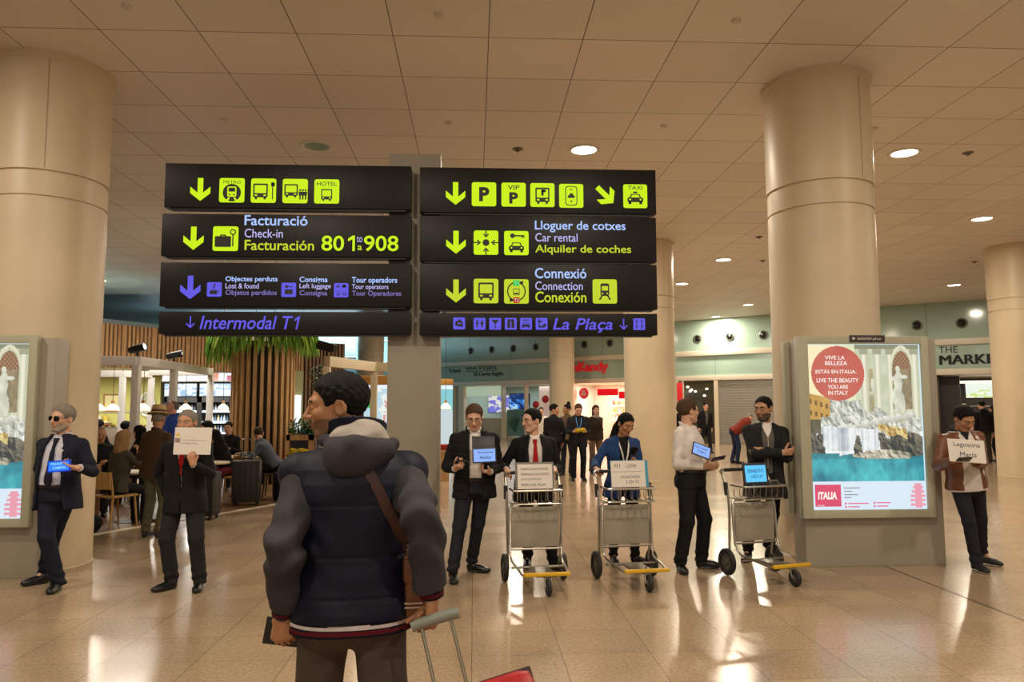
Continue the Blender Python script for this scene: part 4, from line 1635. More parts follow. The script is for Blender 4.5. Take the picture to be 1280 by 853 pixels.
t, ox, oz = board(203, 267, 513.5, 322, 'left board, second from top: check-in desks 801 to 908'); o = (ox, oz)
arrow(t, o, 242, 298, .245, YEL)
s_ = Icon().dark(P_(-.10, -.12, .64, .44, .05), P_(-.1, .14, .22, .05), P_(-.19, .11, .05, .1), P_(-.01, .11, .05, .1), P_(.29, -.05, .05, .54), circ(.29, .27, .12, 20)).light(P_(-.10, -.12, .58, .38, .013), circ(.29, .27, .075, 20))
s_.b = [circ(.29, .27, .075, 20)]
tile(t, o, 282, 298.5, TS, YEL, s_)
words(t, o, 'Facturació', 306, 269, 384.5, 282.5, WHI, .013)
words(t, o, 'Check-in', 306, 286, 353.5, 297.5, LAV, .004)
words(t, o, 'Facturación', 306, 300, 392.5, 313.5, YEL2, .013)
words(t, o, '80', 402, 294.5, 430, 314, YEL, .013)
x0, z1 = bx(433, 294.5)
x1, z0 = bx(444, 314)
One = lambda sh=0: [(.62, 0), (.86, 0), (.86, 1), (.66, 1), (.18, .80), (.18, .62), (.62, .76)]
MB().plate([(x0 - o[0] + a_ * (x1 - x0) * 1.1, z0 - o[1] + b_ * (z1 - z0)) for a_, b_ in One()], -.0005, .0015).build('numeral', YEL, t, 0)
words(t, o, 'to', 446, 295.5, 453, 303, LAV, .0)
words(t, o, 'a', 447, 307, 452.5, 313, YEL2, .013)
words(t, o, '908', 455, 294.5, 498, 314.5, YEL, .013)

t, ox, oz = board(201, 328, 513.5, 384, 'left board, third from top: lost property, left luggage, tour operators'); o = (ox, oz)
arrow(t, o, 238, 359.5, .245, BLU)
tile(t, o, 268, 362, .15, BLU, Icon().dark(P_(-.05, -.2, .5, .26, .05), P_(.28, -.12, .2, .06), P_(-.05, 0, .3, .05)), [('?', -.08, .1, .16, .3, .04)])
words(t, o, 'Objectes perduts', 282, 345.5, 347, 354, WHI, .018)
words(t, o, 'Lost & found', 282, 354, 323.5, 361, LAV, .008)
words(t, o, 'Objetos perdidos', 282, 362.5, 346, 371, DIM, .015)
tile(t, o, 361, 362.5, .15, BLU, Icon().dark(P_(0, -.14, .54, .34, .04), circ(-.16, .22, .1, 14), P_(.08, .22, .4, .06)))
words(t, o, 'Consigna', 374.5, 346, 409.5, 355, WHI, .018)
words(t, o, 'Left luggage', 374.5, 354.5, 413.5, 362.5, LAV, .008)
words(t, o, 'Consigna', 374.5, 363, 409, 371.5, DIM, .015)
tile(t, o, 426.5, 363, .15, BLU, merge(Icon().dark([(-.36, .2), (-.08, .2), (-.08, .26), (-.18, .26), (-.2, .38), (-.26, .38), (-.26, .26), (-.36, .26)], P_(.2, .26, .28, .12), [(.06, .2), (.34, .2), (.3, .4), (.1, .4)]), bus(-.2, -.24, .22, .3), bus(.22, -.24, .3, .24)))
words(t, o, 'Tour operadors', 440, 346.5, 496.5, 356, WHI, .018)
words(t, o, 'Tour operators', 440, 355.5, 485.5, 363.5, LAV, .008)
words(t, o, 'Tour Operadores', 440, 363.5, 501.5, 372, DIM, .015)

t, ox, oz = board(199, 389.5, 513, 418, 'lowest left board, narrow one, in violet italics Intermodal T1'); o = (ox, oz)
arrow(t, o, 238, 403, .125, BLU, SLIM)
words(t, o, 'Intermodal T', 250, 395, 366, 412, BLU, .012, .22)
x0, z1 = bx(364, 395.5)
x1, z0 = bx(371.5, 412)
MB().plate([(x0 - o[0] + a_ * (x1 - x0) * 1.15 + .22 * b_ * (z1 - z0), z0 - o[1] + b_ * (z1 - z0)) for a_, b_ in One()], -.0005, .0015).build('numeral', BLU, t, 0)

# --- right column of boards
t, ox, oz = board(525, 209, 820.5, 268, 'upper right direction board: parking pictograms and taxi'); o = (ox, oz)
arrow(t, o, 569.5, 242, .245, YEL)
tile(t, o, 605, 243, TS, YEL, Icon(), [('P', -.20, -.30, .42, .60, .05)])
tile(t, o, 642, 243.5, TS, YEL, Icon(), [('VIP', -.24, .20, .48, .20, .01), ('P', -.18, -.38, .36, .48, .05)])
b_ = bus(0, -.02, .58, .70)
tile(t, o, 678, 244, TS, YEL, b_, extra=[(P_(0, .10, .10, .26), 0), (P_(.06, .17, .16, .12), 0)])
i_ = Icon().dark(P_(0, 0, .50, .82, .12)).light(P_(0, 0, .43, .75, .10))
tile(t, o, 714, 245, TS, YEL, i_, extra=[(p, 0) for p in (P_(0, -.04, .3, .1, .04), [(-.1, .0), (.1, .0), (.06, .1), (-.06, .1)], P_(0, .26, .12, .04), [(-.05, -.2), (.05, -.2), (0, -.30)])])
arrow(t, o, 756.5, 244, .245, YEL, ARROW, 45)
c_ = car(0, -.14, .66); c_.dark(P_(0, .16, .18, .07))
tile(t, o, 794, 245.5, TS, YEL, c_, [('TAXI', -.30, .28, .60, .16, .01)])

t, ox, oz = board(525, 269.5, 821, 328, 'right board, second from top: car rental'); o = (ox, oz)
arrow(t, o, 570, 303, .245, YEL)
i_ = Icon().dark(circ(0, 0, .14, 22))
for a in range(4):
    c_, s_ = round(math.cos(a * PI / 2)), round(math.sin(a * PI / 2))
    rt = lambda pts: [(x * c_ - z * s_, x * s_ + z * c_) for x, z in pts]
    i_.dark(rt([(-.025, .5), (.025, .5), (.025, .30), (-.025, .30)]), rt([(-.12, .34), (-.08, .38), (0, .28), (.08, .38), (.12, .34), (0, .20)]))
tile(t, o, 607.5, 303.5, TS, YEL, i_)
c_ = car(0, -.20, .62); c_.dark(circ(-.16, .30, .10, 16), P_(.12, .30, .4, .06), P_(.24, .25, .05, .1), P_(.31, .26, .05, .08))
tile(t, o, 645.5, 304, TS, YEL, c_)
words(t, o, 'Lloguer de cotxes', 668.5, 276, 782, 291.5, WHI, .013)
words(t, o, 'Car rental', 669, 291.5, 722, 302.5, LAV, .004)
words(t, o, 'Alquiler de coches', 669, 306, 789, 319.5, YEL2, .013)

t, ox, oz = board(525, 329.5, 822, 387, 'right board, third from top: connection between terminals'); o = (ox, oz)
arrow(t, o, 570, 364, .245, YEL2)
tile(t, o, 607.5, 364, TS, YEL2, bus(0, 0, .62, .74))
i_ = Icon()
for a0, a1 in ((110, 250), (-70, 70)):
    aa = np.radians(np.linspace(a0, a1, 14))
    i_.dark([(.38 * math.cos(a), .40 * math.sin(a)) for a in aa] + [(.33 * math.cos(a), .35 * math.sin(a)) for a in aa[::-1]])
i_ = merge(i_, bus(0, -.02, .26, .28))
i_.dark([(.26, .26), (.10, .38), (.28, .44)], [(-.26, -.26), (-.10, -.38), (-.28, -.44)])
tile(t, o, 645.5, 364.5, TS, YEL2, i_, [('T1', -.06, .3, .01, .01, 0)], extra=[(P_(.0, .34, .26, .24, .04), 2), (P_(0, -.36, .26, .24, .04), 3)])
x, z = bx(645.5, 364.5)
mb = MB()
put_text(mb, 'T1', x - o[0] - .024, z - o[1] + .068, .048, .036, -.0058, .008)
put_text(mb, 'T2', x - o[0] - .024, z - o[1] - .113, .048, .036, -.0058, .008)
mb.build('lettering', glow('sign_tag_white', '#d8e8d8', .8), t, 0)
words(t, o, 'Connexió', 668.5, 335, 733, 348.5, WHI, .013)
words(t, o, 'Connection', 669, 352, 728.5, 363, LAV, .004)
words(t, o, 'Conexión', 669, 364.5, 733, 378.5, YEL2, .013)
tile(t, o, 756, 364.5, TS, YEL2, train(0, .02, .36, .66))

t, ox, oz = board(524.5, 391.5, 822, 419, 'lowest right board, narrow one, in violet italics La Plaça'); o = (ox, oz)
ts = .125
tile(t, o, 574, 404.5, ts, BLU, Icon().dark([(-.3, -.2), (.3, -.3), (.3, .1), (.05, .35), (-.35, .1)]).light(P_(.02, 0, .3, .1)))
tile(t, o, 599.5, 405, ts, BLU, merge(person_shape(-.2, 0, .66), person_shape(.2, 0, .66, True)))
tile(t, o, 619, 405, ts, BLU, Icon().dark([(-.32, .34), (.32, .34), (.04, 0), (.04, -.3), (.2, -.36), (-.2, -.36), (-.04, -.3), (-.04, 0)]))
tile(t, o, 638.5, 405, ts, BLU, Icon().dark(P_(0, -.1, .6, .5), circ(-.14, .26, .14, 12), circ(.14, .26, .14, 12)).light(P_(0, -.1, .1, .5)))
tile(t, o, 657.5, 405, ts, BLU, merge(car(0, -.14, .7), Icon().dark(P_(0, .32, .5, .08))))
tile(t, o, 677, 405, ts, BLU, Icon().dark(P_(-.2, .1, .1, .6), P_(-.1, .2, .4, .1), P_(0, -.25, .5, .14, .06), circ(.26, -.12, .14, 12)))
words(t, o, 'La Plaça', 691, 398, 766, 416, BLU, .012, .22)
arrow(t, o, 779.5, 405.5, .12, BLU, SLIM)
tile(t, o, 799, 405.5, ts, BLU, merge(person_shape(-.22, .2, .42), person_shape(.22, .2, .42), person_shape(-.22, -.24, .42), person_shape(.22, -.24, .42)))

# ------------------------------------------------------------------ advertising light boxes
SLAB = mat('panel_grey', '#9c9484', .45, var=.03, vscale=2)
FRAME = mat('panel_frame', '#aaa892', .35)


def fountain_poster():
    nx, ny = 190, 268
    X, Y = np.meshgrid(np.linspace(0, 1, nx), np.linspace(0, 1, ny))      # Y from top down
    n1, n2, n3 = noise2(nx, ny, 1, 5, 5), noise2(nx, ny, 2, 5, 12), noise2(nx, ny, 3, 4, 22)
    im = np.zeros((ny, nx, 3))
    mixc = lambda a, b, t: L3(a) * (1 - t[..., None]) + L3(b) * t[..., None]
    im[:] = mixc('#cfe2bd', '#fff3c4', np.clip(1 - X * 1.6 + .3 * n1, 0, 1))                # hazy sky and facade
    fac = X > .42
    im[fac] = mixc('#b9c3a0', '#e2e4c8', n2)[fac]
    for c0, w in ((.50, .06), (.62, .06), (.73, .05), (.95, .06)):                         # fluted columns
        on = (np.abs(X - c0) < w / 2) & (Y < .47)
        im[on] = (mixc('#c3c8ac', '#f3f0d8', .5 + .5 * np.cos((X - c0) / w * PI * 2)))[on]
        im[(np.abs(X - c0) < w / 2 + .008) & (np.abs(Y - .04) < .02)] = L3('#a5a88a')
    im[fac & (np.abs(Y - .015) < .012)] = L3('#8b8f74')
    for c0, y0, h in ((.56, .22, .07), (.56, .36, .05)):                                   # windows with reliefs
        on = (np.abs(X - c0) < .022) & (np.abs(Y - y0) < h)
        im[on] = mixc('#8f8f6e', '#c2b58b', n3)[on]
    niche = ((X - .835) / .085) ** 2 + np.where(Y < .17, ((Y - .17) / .13) ** 2, 0) < 1
    niche &= Y < .40
    im[niche] = mixc('#7a6a4c', '#a89a78', n3)[niche]
    coff = niche & (Y < .15)
    im[coff] = mixc('#6e4a3a', '#b08a64', .5 + .5 * np.sin(X * 190) * np.sin(Y * 230))[coff]
    rim = (np.abs(((X - .835) / .10) ** 2 + ((Y - .17) / .155) ** 2 - 1) < .13) & (Y < .17)
    im[rim] = L3('#e6e2c6')
    for cx, cy, rx, ry in ((.80, .155, .020, .022), (.80, .23, .038, .065), (.79, .32, .050, .06), (.76, .21, .03, .012), (.85, .20, .035, .012), (.785, .385, .028, .05), (.83, .36, .025, .06), (.57, .25, .015, .04)):  # statue
        on = ((X - cx) / rx) ** 2 + ((Y - cy) / ry) ** 2 < 1 + .3 * (n3 - .5)
        im[on] = mixc('#a6ab93', '#eef0dc', np.clip(n3 * .7 + .35 - (X - cx) * 4, 0, 1))[on]
    bl = (X < .26) & (Y > .30 + .25 * X * .6) & (Y < .52)                                   # ochre houses
    im[bl] = mixc('#b98a3e', '#e0b563', n2)[bl]
    win = bl & (np.sin(X * 130) > .35) & (np.sin((Y - X * .2) * 95) > .2)
    im[win] = L3('#7a5a35')
    shade = (X < .24) & (Y > .46) & (Y < .62)
    im[shade] = mixc('#3c4030', '#75705a', n2)[shade]
    emb = lambda n, g=9: np.clip(.5 + g * (np.gradient(n, axis=1) * .8 - np.gradient(n, axis=0)), 0, 1)     # carved relief in the print
    e3, e2 = emb(n3, 7), emb(n2, 9)
    rk = (Y > .46 - .06 * np.sin(X * 5) - .10 * n2 + np.where(X < .18, .07, 0)) & (Y < .66) & (X > .10)
    im[rk] = mixc('#707a72', '#f6f6ea', np.clip(.75 * e3 + .45 * n3 - .05, 0, 1))[rk]
    for q in range(26):                                                                    # figures on the rocks
        cx, cy = .22 + .72 * ((q * .382) % 1), .43 + .10 * ((q * .618) % 1)
        on = ((X - cx) * np.cos(q) + (Y - cy) * np.sin(q)) ** 2 / .0010 + ((Y - cy) * np.cos(q) - (X - cx) * np.sin(q)) ** 2 / .00018 < 1 + .6 * (n3 - .5)
        im[on] = mixc('#9aa08e', '#fbf9ee', np.clip(.5 + (cx - X) * 9 + (cy - Y) * 14, 0, 1))[on]
    dk = (Y > .545 + .03 * (n2 - .5)) & (Y < .70)
    im[dk] = mixc('#26343a', '#857f6c', np.clip(e2 * 1.3 - .35, 0, 1))[dk]
    rs = np.random.RandomState(12)
    st1 = np.convolve(rs.rand(nx + 4), [.2, .3, .3, .2], 'same')[2:nx + 2]
    st2 = np.convolve(rs.rand(nx + 20), np.ones(9) / 9, 'same')[10:nx + 10]
    stk = np.clip((st1 + st2 - .35) * 1.0 + .35 * (n3 - .5), 0, 1)
    fall = .56 * np.clip(1 - np.abs(X - .26) / .17, 0, 1) + .56 * np.clip(1 - np.abs(X - .53) / .10, 0, 1) + .35 * (n2 - .5)
    wf = (fall > .10) & (Y > .49 + .03 * n1) & (Y < .69)
    im[wf] = mixc('#6f8798', '#f8fcfc', np.clip(.15 + stk + .35 * (Y > .65), 0, 1))[wf]
    lg = (np.abs(Y - .525 - .20 * (X - .72) - .03 * (n2 - .5)) < .016 + .02 * n3) & (X > .60) & (X < .86)
    im[lg] = mixc('#9c7438', '#efd992', e3)[lg]
    rr = (((X - .62) / .27) ** 2 + ((Y - .675) / .030) ** 2 < 1 + 1.3 * (n2 - .5))
    im[rr] = mixc('#5d5f50', '#efe8cf', np.clip(e2 + .3 * (n3 - .5), 0, 1))[rr]
    wt = (Y > .665 + .03 * n1 * (X > .25)) & ~(rr & (Y < .70))
    rip = noise2(nx, ny * 3, 31, 4, 10)[::3]
    im[wt] = mixc('#08768f', '#52d3d8', np.clip(.15 + .9 * (rip - .2) + .35 * (n3 - .5) - .5 * np.clip(.74 - Y, 0, 1), 0, 1))[wt]
    im[wt & (Y < .70)] *= .72
    wh = Y > .832
    im[wh] = L3('#dff0ff')
    cy, cx, rx = .178, .265, .235
    ci = ((X - cx) / rx) ** 2 + ((Y - cy) / (rx * nx / ny * 1.005)) ** 2 < 1
    im[ci] = mixc('#c6544c', '#d0705e', n1)[ci]
    sq = (X > .025) & (X < .25) & (Y > .853) & (Y < .985)
    im[sq] = L3('#e0466e')
    st = (X > .86) & (Y > .85) & (Y < .995) & ((np.sin(Y * 240) > -.2) | (np.abs(X - .93) < .03)) & (np.abs(X - .93) < .03 + .5 * (Y - .845))
    im[st] = L3('#f0a0b4')
    im[(X < .006) | (X > .993) | (Y < .003) | (Y > .997)] = L3('#d9f2ff')
    return im


POSTER = fountain_poster()
LIT = vcol_glow('lit_poster', .92)
PWHITE = glow('poster_white', '#fff1ea', .95)
PGREY = mat('poster_grey_ink', '#8c93a0', .5, emit='#8c93a0', estr=.5)
PPINK = glow('poster_pink_ink', '#ea7fa0', .9)


def light_box(dx, label, first=None):
    t = empty('advertising_light_box', (4.20 + dx, 7.87, 0), 0, label, 'advertising light box', 'fountain poster light boxes')
    MB().box((-.67, .09, 0), (.86, .36, 2.44), bev=.006).build('slab', SLAB, t)
    x0, x1, z0, z1 = -.725, .725, .52, 2.46
    mb = MB()
    ix0, ix1, iz0, iz1 = -.61, .645, .605, 2.375
    mb.box((x0, 0, z0), (ix0, .09, z1), bev=.006).box((ix1, 0, z0), (x1, .09, z1), bev=.006)
    mb.box((ix0 - .01, .0, z0), (ix1 + .01, .09, iz0), bev=.006).box((ix0 - .01, 0, iz1), (ix1 + .01, .09, z1), bev=.006)
    mb.box((ix0, .04, iz0), (ix1, .09, iz1))
    mb.build('frame', FRAME, t)
    MB().box((x0, .36, z0), (x1, .44, z1 - .03), bev=.006).build('rear_frame', FRAME, t)
    w, h = ix1 - ix0, iz1 - iz0
    pp = picture('poster', POSTER, w, h, .034, LIT, t, ix0, iz0)
    mb = MB()
    for body, cx, cy, ww, hh in (('VIVE LA', .245, .083, .175, .024), ('BELLEZA', .255, .117, .195, .024), ('ESTÁS EN ITALIA.', .25, .166, .36, .028), ('LIVE THE BEAUTY', .262, .222, .37, .026), ('YOU ARE', .262, .262, .18, .024), ('IN ITALY', .262, .298, .175, .024)):
        put_text(mb, body, ix0 + (cx - ww / 2) * w, iz1 - (cy + hh / 2) * h, ww * w, hh * h, .0335, .015)
    mb.build('poster_lettering', PWHITE, pp, 0)
    mb = MB()
    put_text(mb, 'ITALIA', ix0 + .05 * w, iz1 - .938 * h, .165 * w, .045 * h, .0335, .05, .1)
    put_text(mb, 'enit', ix0 + .045 * w, iz1 - .978 * h, .06 * w, .010 * h, .0335)
    mb.build('poster_logo', PWHITE, pp, 0)
    mb = MB()
    for cx, cy, ww in ((.28, .868, .14), (.28, .888, .07), (.28, .908, .12), (.28, .925, .06)):
        mb.plate([(ix0 + cx * w, iz1 - (cy + .006) * h), (ix0 + (cx + ww) * w, iz1 - (cy + .006) * h), (ix0 + (cx + ww) * w, iz1 - cy * h), (ix0 + cx * w, iz1 - cy * h)], .0335, .001)
    mb.build('poster_small_print', PGREY, pp, 0)
    mb = MB()
    for cx, cy, ww in ((.31, .960, .18), (.31, .980, .10), (.56, .957, .12), (.56, .977, .10)):
        mb.plate(circ(ix0 + (cx - .02) * w, iz1 - (cy + .004) * h, .012, 12), .0335, .001)
        mb.plate([(ix0 + cx * w, iz1 - (cy + .007) * h), (ix0 + (cx + ww) * w, iz1 - (cy + .007) * h), (ix0 + (cx + ww) * w, iz1 - cy * h), (ix0 + cx * w, iz1 - cy * h)], .0335, .001)
    mb.build('poster_web_icons', PPINK, pp, 0)
    g = MB().box((-.15, -.012, 2.395), (.24, 0, 2.47), bev=.003).build('name_plate', mat('plate_dark', '#3a3030', .4), t)
    mb = MB()
    mb.plate([(-.12, 2.415), (-.085, 2.432), (-.12, 2.450)], -.0125, .001)
    put_text(mb, 'exterior', -.065, 2.418, .16, .030, -.0125, .008)
    put_text(mb, 'plus', .105, 2.410, .09, .034, -.0125)
    mb.build('plate_lettering', mat('plate_white', '#d9d4cc', .5), g, 0)
    return t


light_box(0, 'lit fountain poster light box on grey plinth in front of the right column')
light_box(-9.40, 'lit fountain poster light box cut off by the left edge of the photo')

# ------------------------------------------------------------------ baggage trolleys
STEEL = mat('trolley_steel', '#b9b3a6', .28, .9)
STEELD = mat('trolley_steel_dull', '#8b857a', .38, .8)
RUB = mat('rubber_black', '#1b1a19', .6)
RUBG = mat('wheel_grey', '#4b4740', .55)
YBAR = mat('bumper_yellow', '#d2a416', .4)
ADP = mat('trolley_panel', '#989080', .45, .15, var=.14, vscale=5)


def trolley(x, y, rz, label, n):
    t = empty('baggage_trolley', (x, y, 0), rz, label, 'baggage trolley', 'airport baggage trolleys')
    # local: the person pushes from +y, the caster leads at -y
    mb = MB()
    for s in (-1, 1):
        MB().tube([(s * .30, .30, .17), (s * .315, .26, .62), (s * .315, .28, .86), (s * .315, .36, 1.0)], .014, 10, fillet=.08).build('rear_post', STEEL, t)
    mb.tube([(-.315, .36, 1.0), (-.312, .42, 1.045), (.312, .42, 1.045), (.315, .36, 1.0)], .014, 10, fillet=.05)
    h = mb.build('handle_bar', STEEL, t)
    MB().tube([(-.25, .42, 1.045), (.25, .42, 1.045)], .018, 10).build('grip', RUB, h)
    for s in (-1, 1):
        MB().tube([(s * .322, .29, .80), (s * .322, .31, .93)], .024, 10, fl=1.0).build('side_grip', RUB, t)
    pts = [(-.30, .20, .31), (-.30, .24, .755), (.30, .24, .755), (.30, .20, .31)]
    MB().tube(pts, .012, 10, fillet=.07).build('panel_frame', STEEL, t)
    mb = MB()
    mb.box((-.275, .215, .34), (.275, .235, .73), bev=.008)
    mb.build('advert_panel', ADP, t)
    MB().tube([(-.30, .21, .325), (.30, .21, .325)], .011, 8).build('cross_bar', STEEL, t)
    for s in (-1, 1):
        MB().tube([(s * .30, .21, .36), (s * .285, .16, .23), (s * .245, -.28, .185)], .012, 10, fillet=.08).build('base_rail', STEEL, t)
    MB().tube([(-.29, .12, .17), (.29, .12, .17)], .012, 8).build('axle_bar', STEELD, t)
    bmp = MB()
    bmp.box((-.235, -.315, .170), (.265, -.275, .204), bev=.012)
    bmp.build('bumper', YBAR, t)
    MB().box((-.10, -.28, .155), (.12, .10, .18), bev=.01).build('deck_plate', STEELD, t)
    for s in (-1, 1):
        w = empty('rear_wheel', (s * .335, .30, .135), 0, parent=t)
        MB().lathe([(.085, -.020), (.120, -.024), (.134, -.012), (.134, .012), (.120, .024), (.085, .020), (.085, -.020)], seg=28, axis=0).build('tyre', RUB, w)
        MB().lathe([(.0005, -.016), (.03, -.024), (.035, -.012), (.086, -.010), (.086, .010), (.035, .012), (.03, .024), (.0005, .016)], seg=24, axis=0).build('hub', RUBG, w)
        MB().tube([(-s * .045, 0, 0), (s * .026, 0, 0)], .012, 8).build('axle', STEELD, w)
    c = empty('caster', (.02, -.30, 0), 0, parent=t)
    MB().lathe([(.04, -.016), (.068, -.020), (.08, -.008), (.08, .008), (.068, .020), (.04, .016), (.04, -.016)], (0, -.03, .08), 24, axis=0).build('tyre', RUB, c)
    MB().lathe([(.0005, -.02), (.041, -.012), (.041, .012), (.0005, .02)], (0, -.03, .08), 18, axis=0).build('hub', RUBG, c)
    mb = MB()
    for s in (-1, 1):
        mb.tube([(s * .028, -.03, .08), (s * .030, -.01, .12), (s * .02, .02, .18)], .009, 8)
    mb.lathe([(.0005, .155), (.035, .155), (.035, .19), (.0005, .19)], (0, .02, 0), 14)
    mb.build('fork', STEELD, c)
    bk = MB()
    zt, zb, y0, y1, xx = .905, .775, .02, .27, .285
    bk.tube([(-xx, y1, zt), (-xx, y0, zt), (xx, y0, zt), (xx, y1, zt)], .011, 8, fillet=.05)
    bk.tube([(-xx, y1, zb), (-xx, y0 + .03, zb), (xx, y0 + .03, zb), (xx, y1, zb)], .007, 8, fillet=.05)
    bs = bk.build('basket', STEEL, t)
    for i in range(7):
        xw = -.24 + i * .08
        MB().tube([(xw, y0, zt), (xw, y0 + .02, zb), (xw, y1, zb + .01), (xw, y1, zb + .08)], .0045, 6, fillet=.03).build('basket_wire', STEELD, bs)
    mb = MB()
    for s in (-1, 1):
        mb.tube([(s * .17 - .055, y0 + .07, zt - .1), (s * .17 - .055, y0 + .065, zt + .05), (s * .17 + .055, y0 + .065, zt + .05), (s * .17 + .055, y0 + .07, zt - .1)], .0055, 6, fillet=.025)
    mb.build('clip_loop', STEEL, t)
    for o in [q for q in bpy.data.objects if q.type == 'MESH' and (q.parent == t or (q.parent and q.parent.parent == t))]:
        if o.parent != t and o.parent.type == 'EMPTY': continue
        for v in o.data.vertices: v.co.x *= .87
    for o in bpy.data.objects:
        if o.parent == t and o.type == 'EMPTY': o.location.x *= .87
    return t


TR = [trolley(.62, 7.24, R(6), 'baggage trolley held by the man in the red tie', 0),
      trolley(1.55, 7.33, R(8), 'baggage trolley held by the woman in the blue blazer', 1),
      trolley(2.93, 7.44, R(17), 'baggage trolley with a lit tablet, in front of the man with crossed arms', 2)]


def in_trolley(i, p):
    x, y, rz = ((.62, 7.24, R(6)), (1.55, 7.33, R(8)), (2.93, 7.44, R(17)))[i]
    return Rz(rz) @ np.array(p, float) + np.array([x, y, 0]), rz


PAPER = mat('white_paper', '#d8d1c8', .6)
PEN = mat('pen_grey', '#6f6a70', .6)
# sign boards propped on the trolleys
p, rz = in_trolley(0, (-.03, .035, .922))
t = empty('name_sign', p, rz, 'white handwritten four-line sign propped on the trolley of the red-tie man', 'name sign')
M_ = Matrix.Rotation(R(-8), 4, 'X')
MB().box((-.17, .0, 0), (.17, .012, .235), M=M_).build('sheet', PAPER, t)
MB().box((-.19, .013, .0), (.19, .022, .255), M=M_).build('backing', mat('grey_folder', '#77736c', .5), t)
mb = MB()
for i, (s_, w) in enumerate((('MARIA DOLORS PUIG', .27), ('FERNANDO SALVADOR', .28), ('JAY COMPTON', .20), ('PEDRO DEL PILAR', .24))):
    put_text(mb, s_, -.14, .178 - i * .05, w, .024, -.0005, 0, .1, M=M_)
mb.build('handwriting', PEN, t, 0)
p, rz = in_trolley(1, (-.02, .035, .922))
t = empty('name_sign', p, rz, 'whiteboard sign reading Fu Low propped on the trolley of the blue blazer woman', 'name sign')
MB().box((-.185, .0, 0), (.165, .012, .255), M=M_).build('sheet', PAPER, t)
MB().box((.165, .0, 0), (.195, .014, .255), M=M_).build('blue_edge', mat('folder_blue', '#3f8fb0', .4), t)
MB().box((-.185, .0125, 0), (.195, .022, .26), M=M_).build('backing', mat('folder_blue', '#3f8fb0', .4), t)
mb = MB()
put_text(mb, 'FU', -.15, .19, .06, .036, -.0005, 0, .05, M=M_)
put_text(mb, 'LOW', -.03, .188, .11, .036, -.0005, 0, .05, M=M_)
put_text(mb, 'MONTAÑA', -.09, .085, .20, .032, -.0005, 0, .1, M=M_)
put_text(mb, 'S ZN TC', -.04, .035, .14, .030, -.0005, 0, .1, M=M_)
mb.box((-.17, -.0015, .148), (.14, -.0005, .151), M=M_)
mb.build('handwriting', PEN, t, 0)
SCR = glow('tablet_screen', '#63c8ff', 1.0)
SCRB = glow('tablet_screen_blue', '#8fb4ff', .95)
SCRD = mat('screen_ink', '#12355c', .5, emit='#0c2a4c', estr=.3)
p, rz = in_trolley(2, (-.09, .05, .925))
t = empty('tablet', p, rz, 'tablet with bright cyan screen and dark name, propped on the right trolley', 'tablet')
MB().box((-.15, .0, 0), (.15, .016, .215), bev=.006, M=M_).build('case', mat('tablet_case', '#2b2c33', .4), t)
MB().plate(rrect(0, .108, .25, .165, .004), 0, .0008).build('screen', SCR, t).matrix_local = M_
mb = MB()
put_text(mb, 'ERNESTO', -.095, .118, .19, .034, -.0012, .01, M=M_)
put_text(mb, 'USO UY', -.06, .062, .14, .034, -.0012, .01, M=M_)
mb.build('screen_text', SCRD, t, 0)
o = MB().box((-.09, -.08, 0), (.09, .08, .15), bev=.03).build('grey_bag', cloth('bag_dark', '#2e2b28'), loc=in_trolley(2, (.13, .16, .79))[0])
o.rotation_euler = (0, 0, rz)
tag(o, 'small dark bag lying in the basket of the right trolley', 'bag')
# ------------------------------------------------------------------ the cafe on the left
def X_(px, Y): return at(px, 508, Y)[0]
def Z_(py, Y): return at(400, py, Y)[2]


SL_L = wood('slat_wood', '#99724a', '#c69c69')
SL_D = mat('slat_backing', '#1d120b', .7)
SL_K = wood('slat_wood_dark', '#6a4b30', '#8d6844')


def slat_wall(name, pts, z0, z1, pitch, wd, m):
    mb = MB()
    for (a, b) in zip(pts[:-1], pts[1:]):
        a, b = np.array(a, float), np.array(b, float)
        L = np.linalg.norm(b - a)
        d = (b - a) / L
        n = np.array([d[1], -d[0]])
        if n[1] > 0: n = -n
        M = Matrix(((d[0], -n[0], 0, a[0]), (d[1], -n[1], 0, a[1]), (0, 0, 1, 0), (0, 0, 0, 1)))
        mb.box((0, .06, z0), (L, .10, z1), 1, M=M)
        k = 0
        while k * pitch < L:
            mb.box((k * pitch, 0, z0), (k * pitch + wd, .06, z1), 0, M=M)
            k += 1
    return struct(mb.build(name, [m, SL_D], smooth=0))


cv = [(X_(px, Y), Y) for px, Y in ((50, 20.3), (85, 20.8), (118, 21.3), (152, 22.0), (190, 22.8), (232, 23.6), (275, 24.6), (325, 26.0), (376, 27.6))]
slat_wall('wall_cafe', cv, 2.86, 4.08, .125, .075, SL_L)
slat_wall('wall_cafe', [(X_(376, 27.7), 27.7), (X_(431, 28.8), 28.8)], .9, 4.1, .15, .085, SL_K)
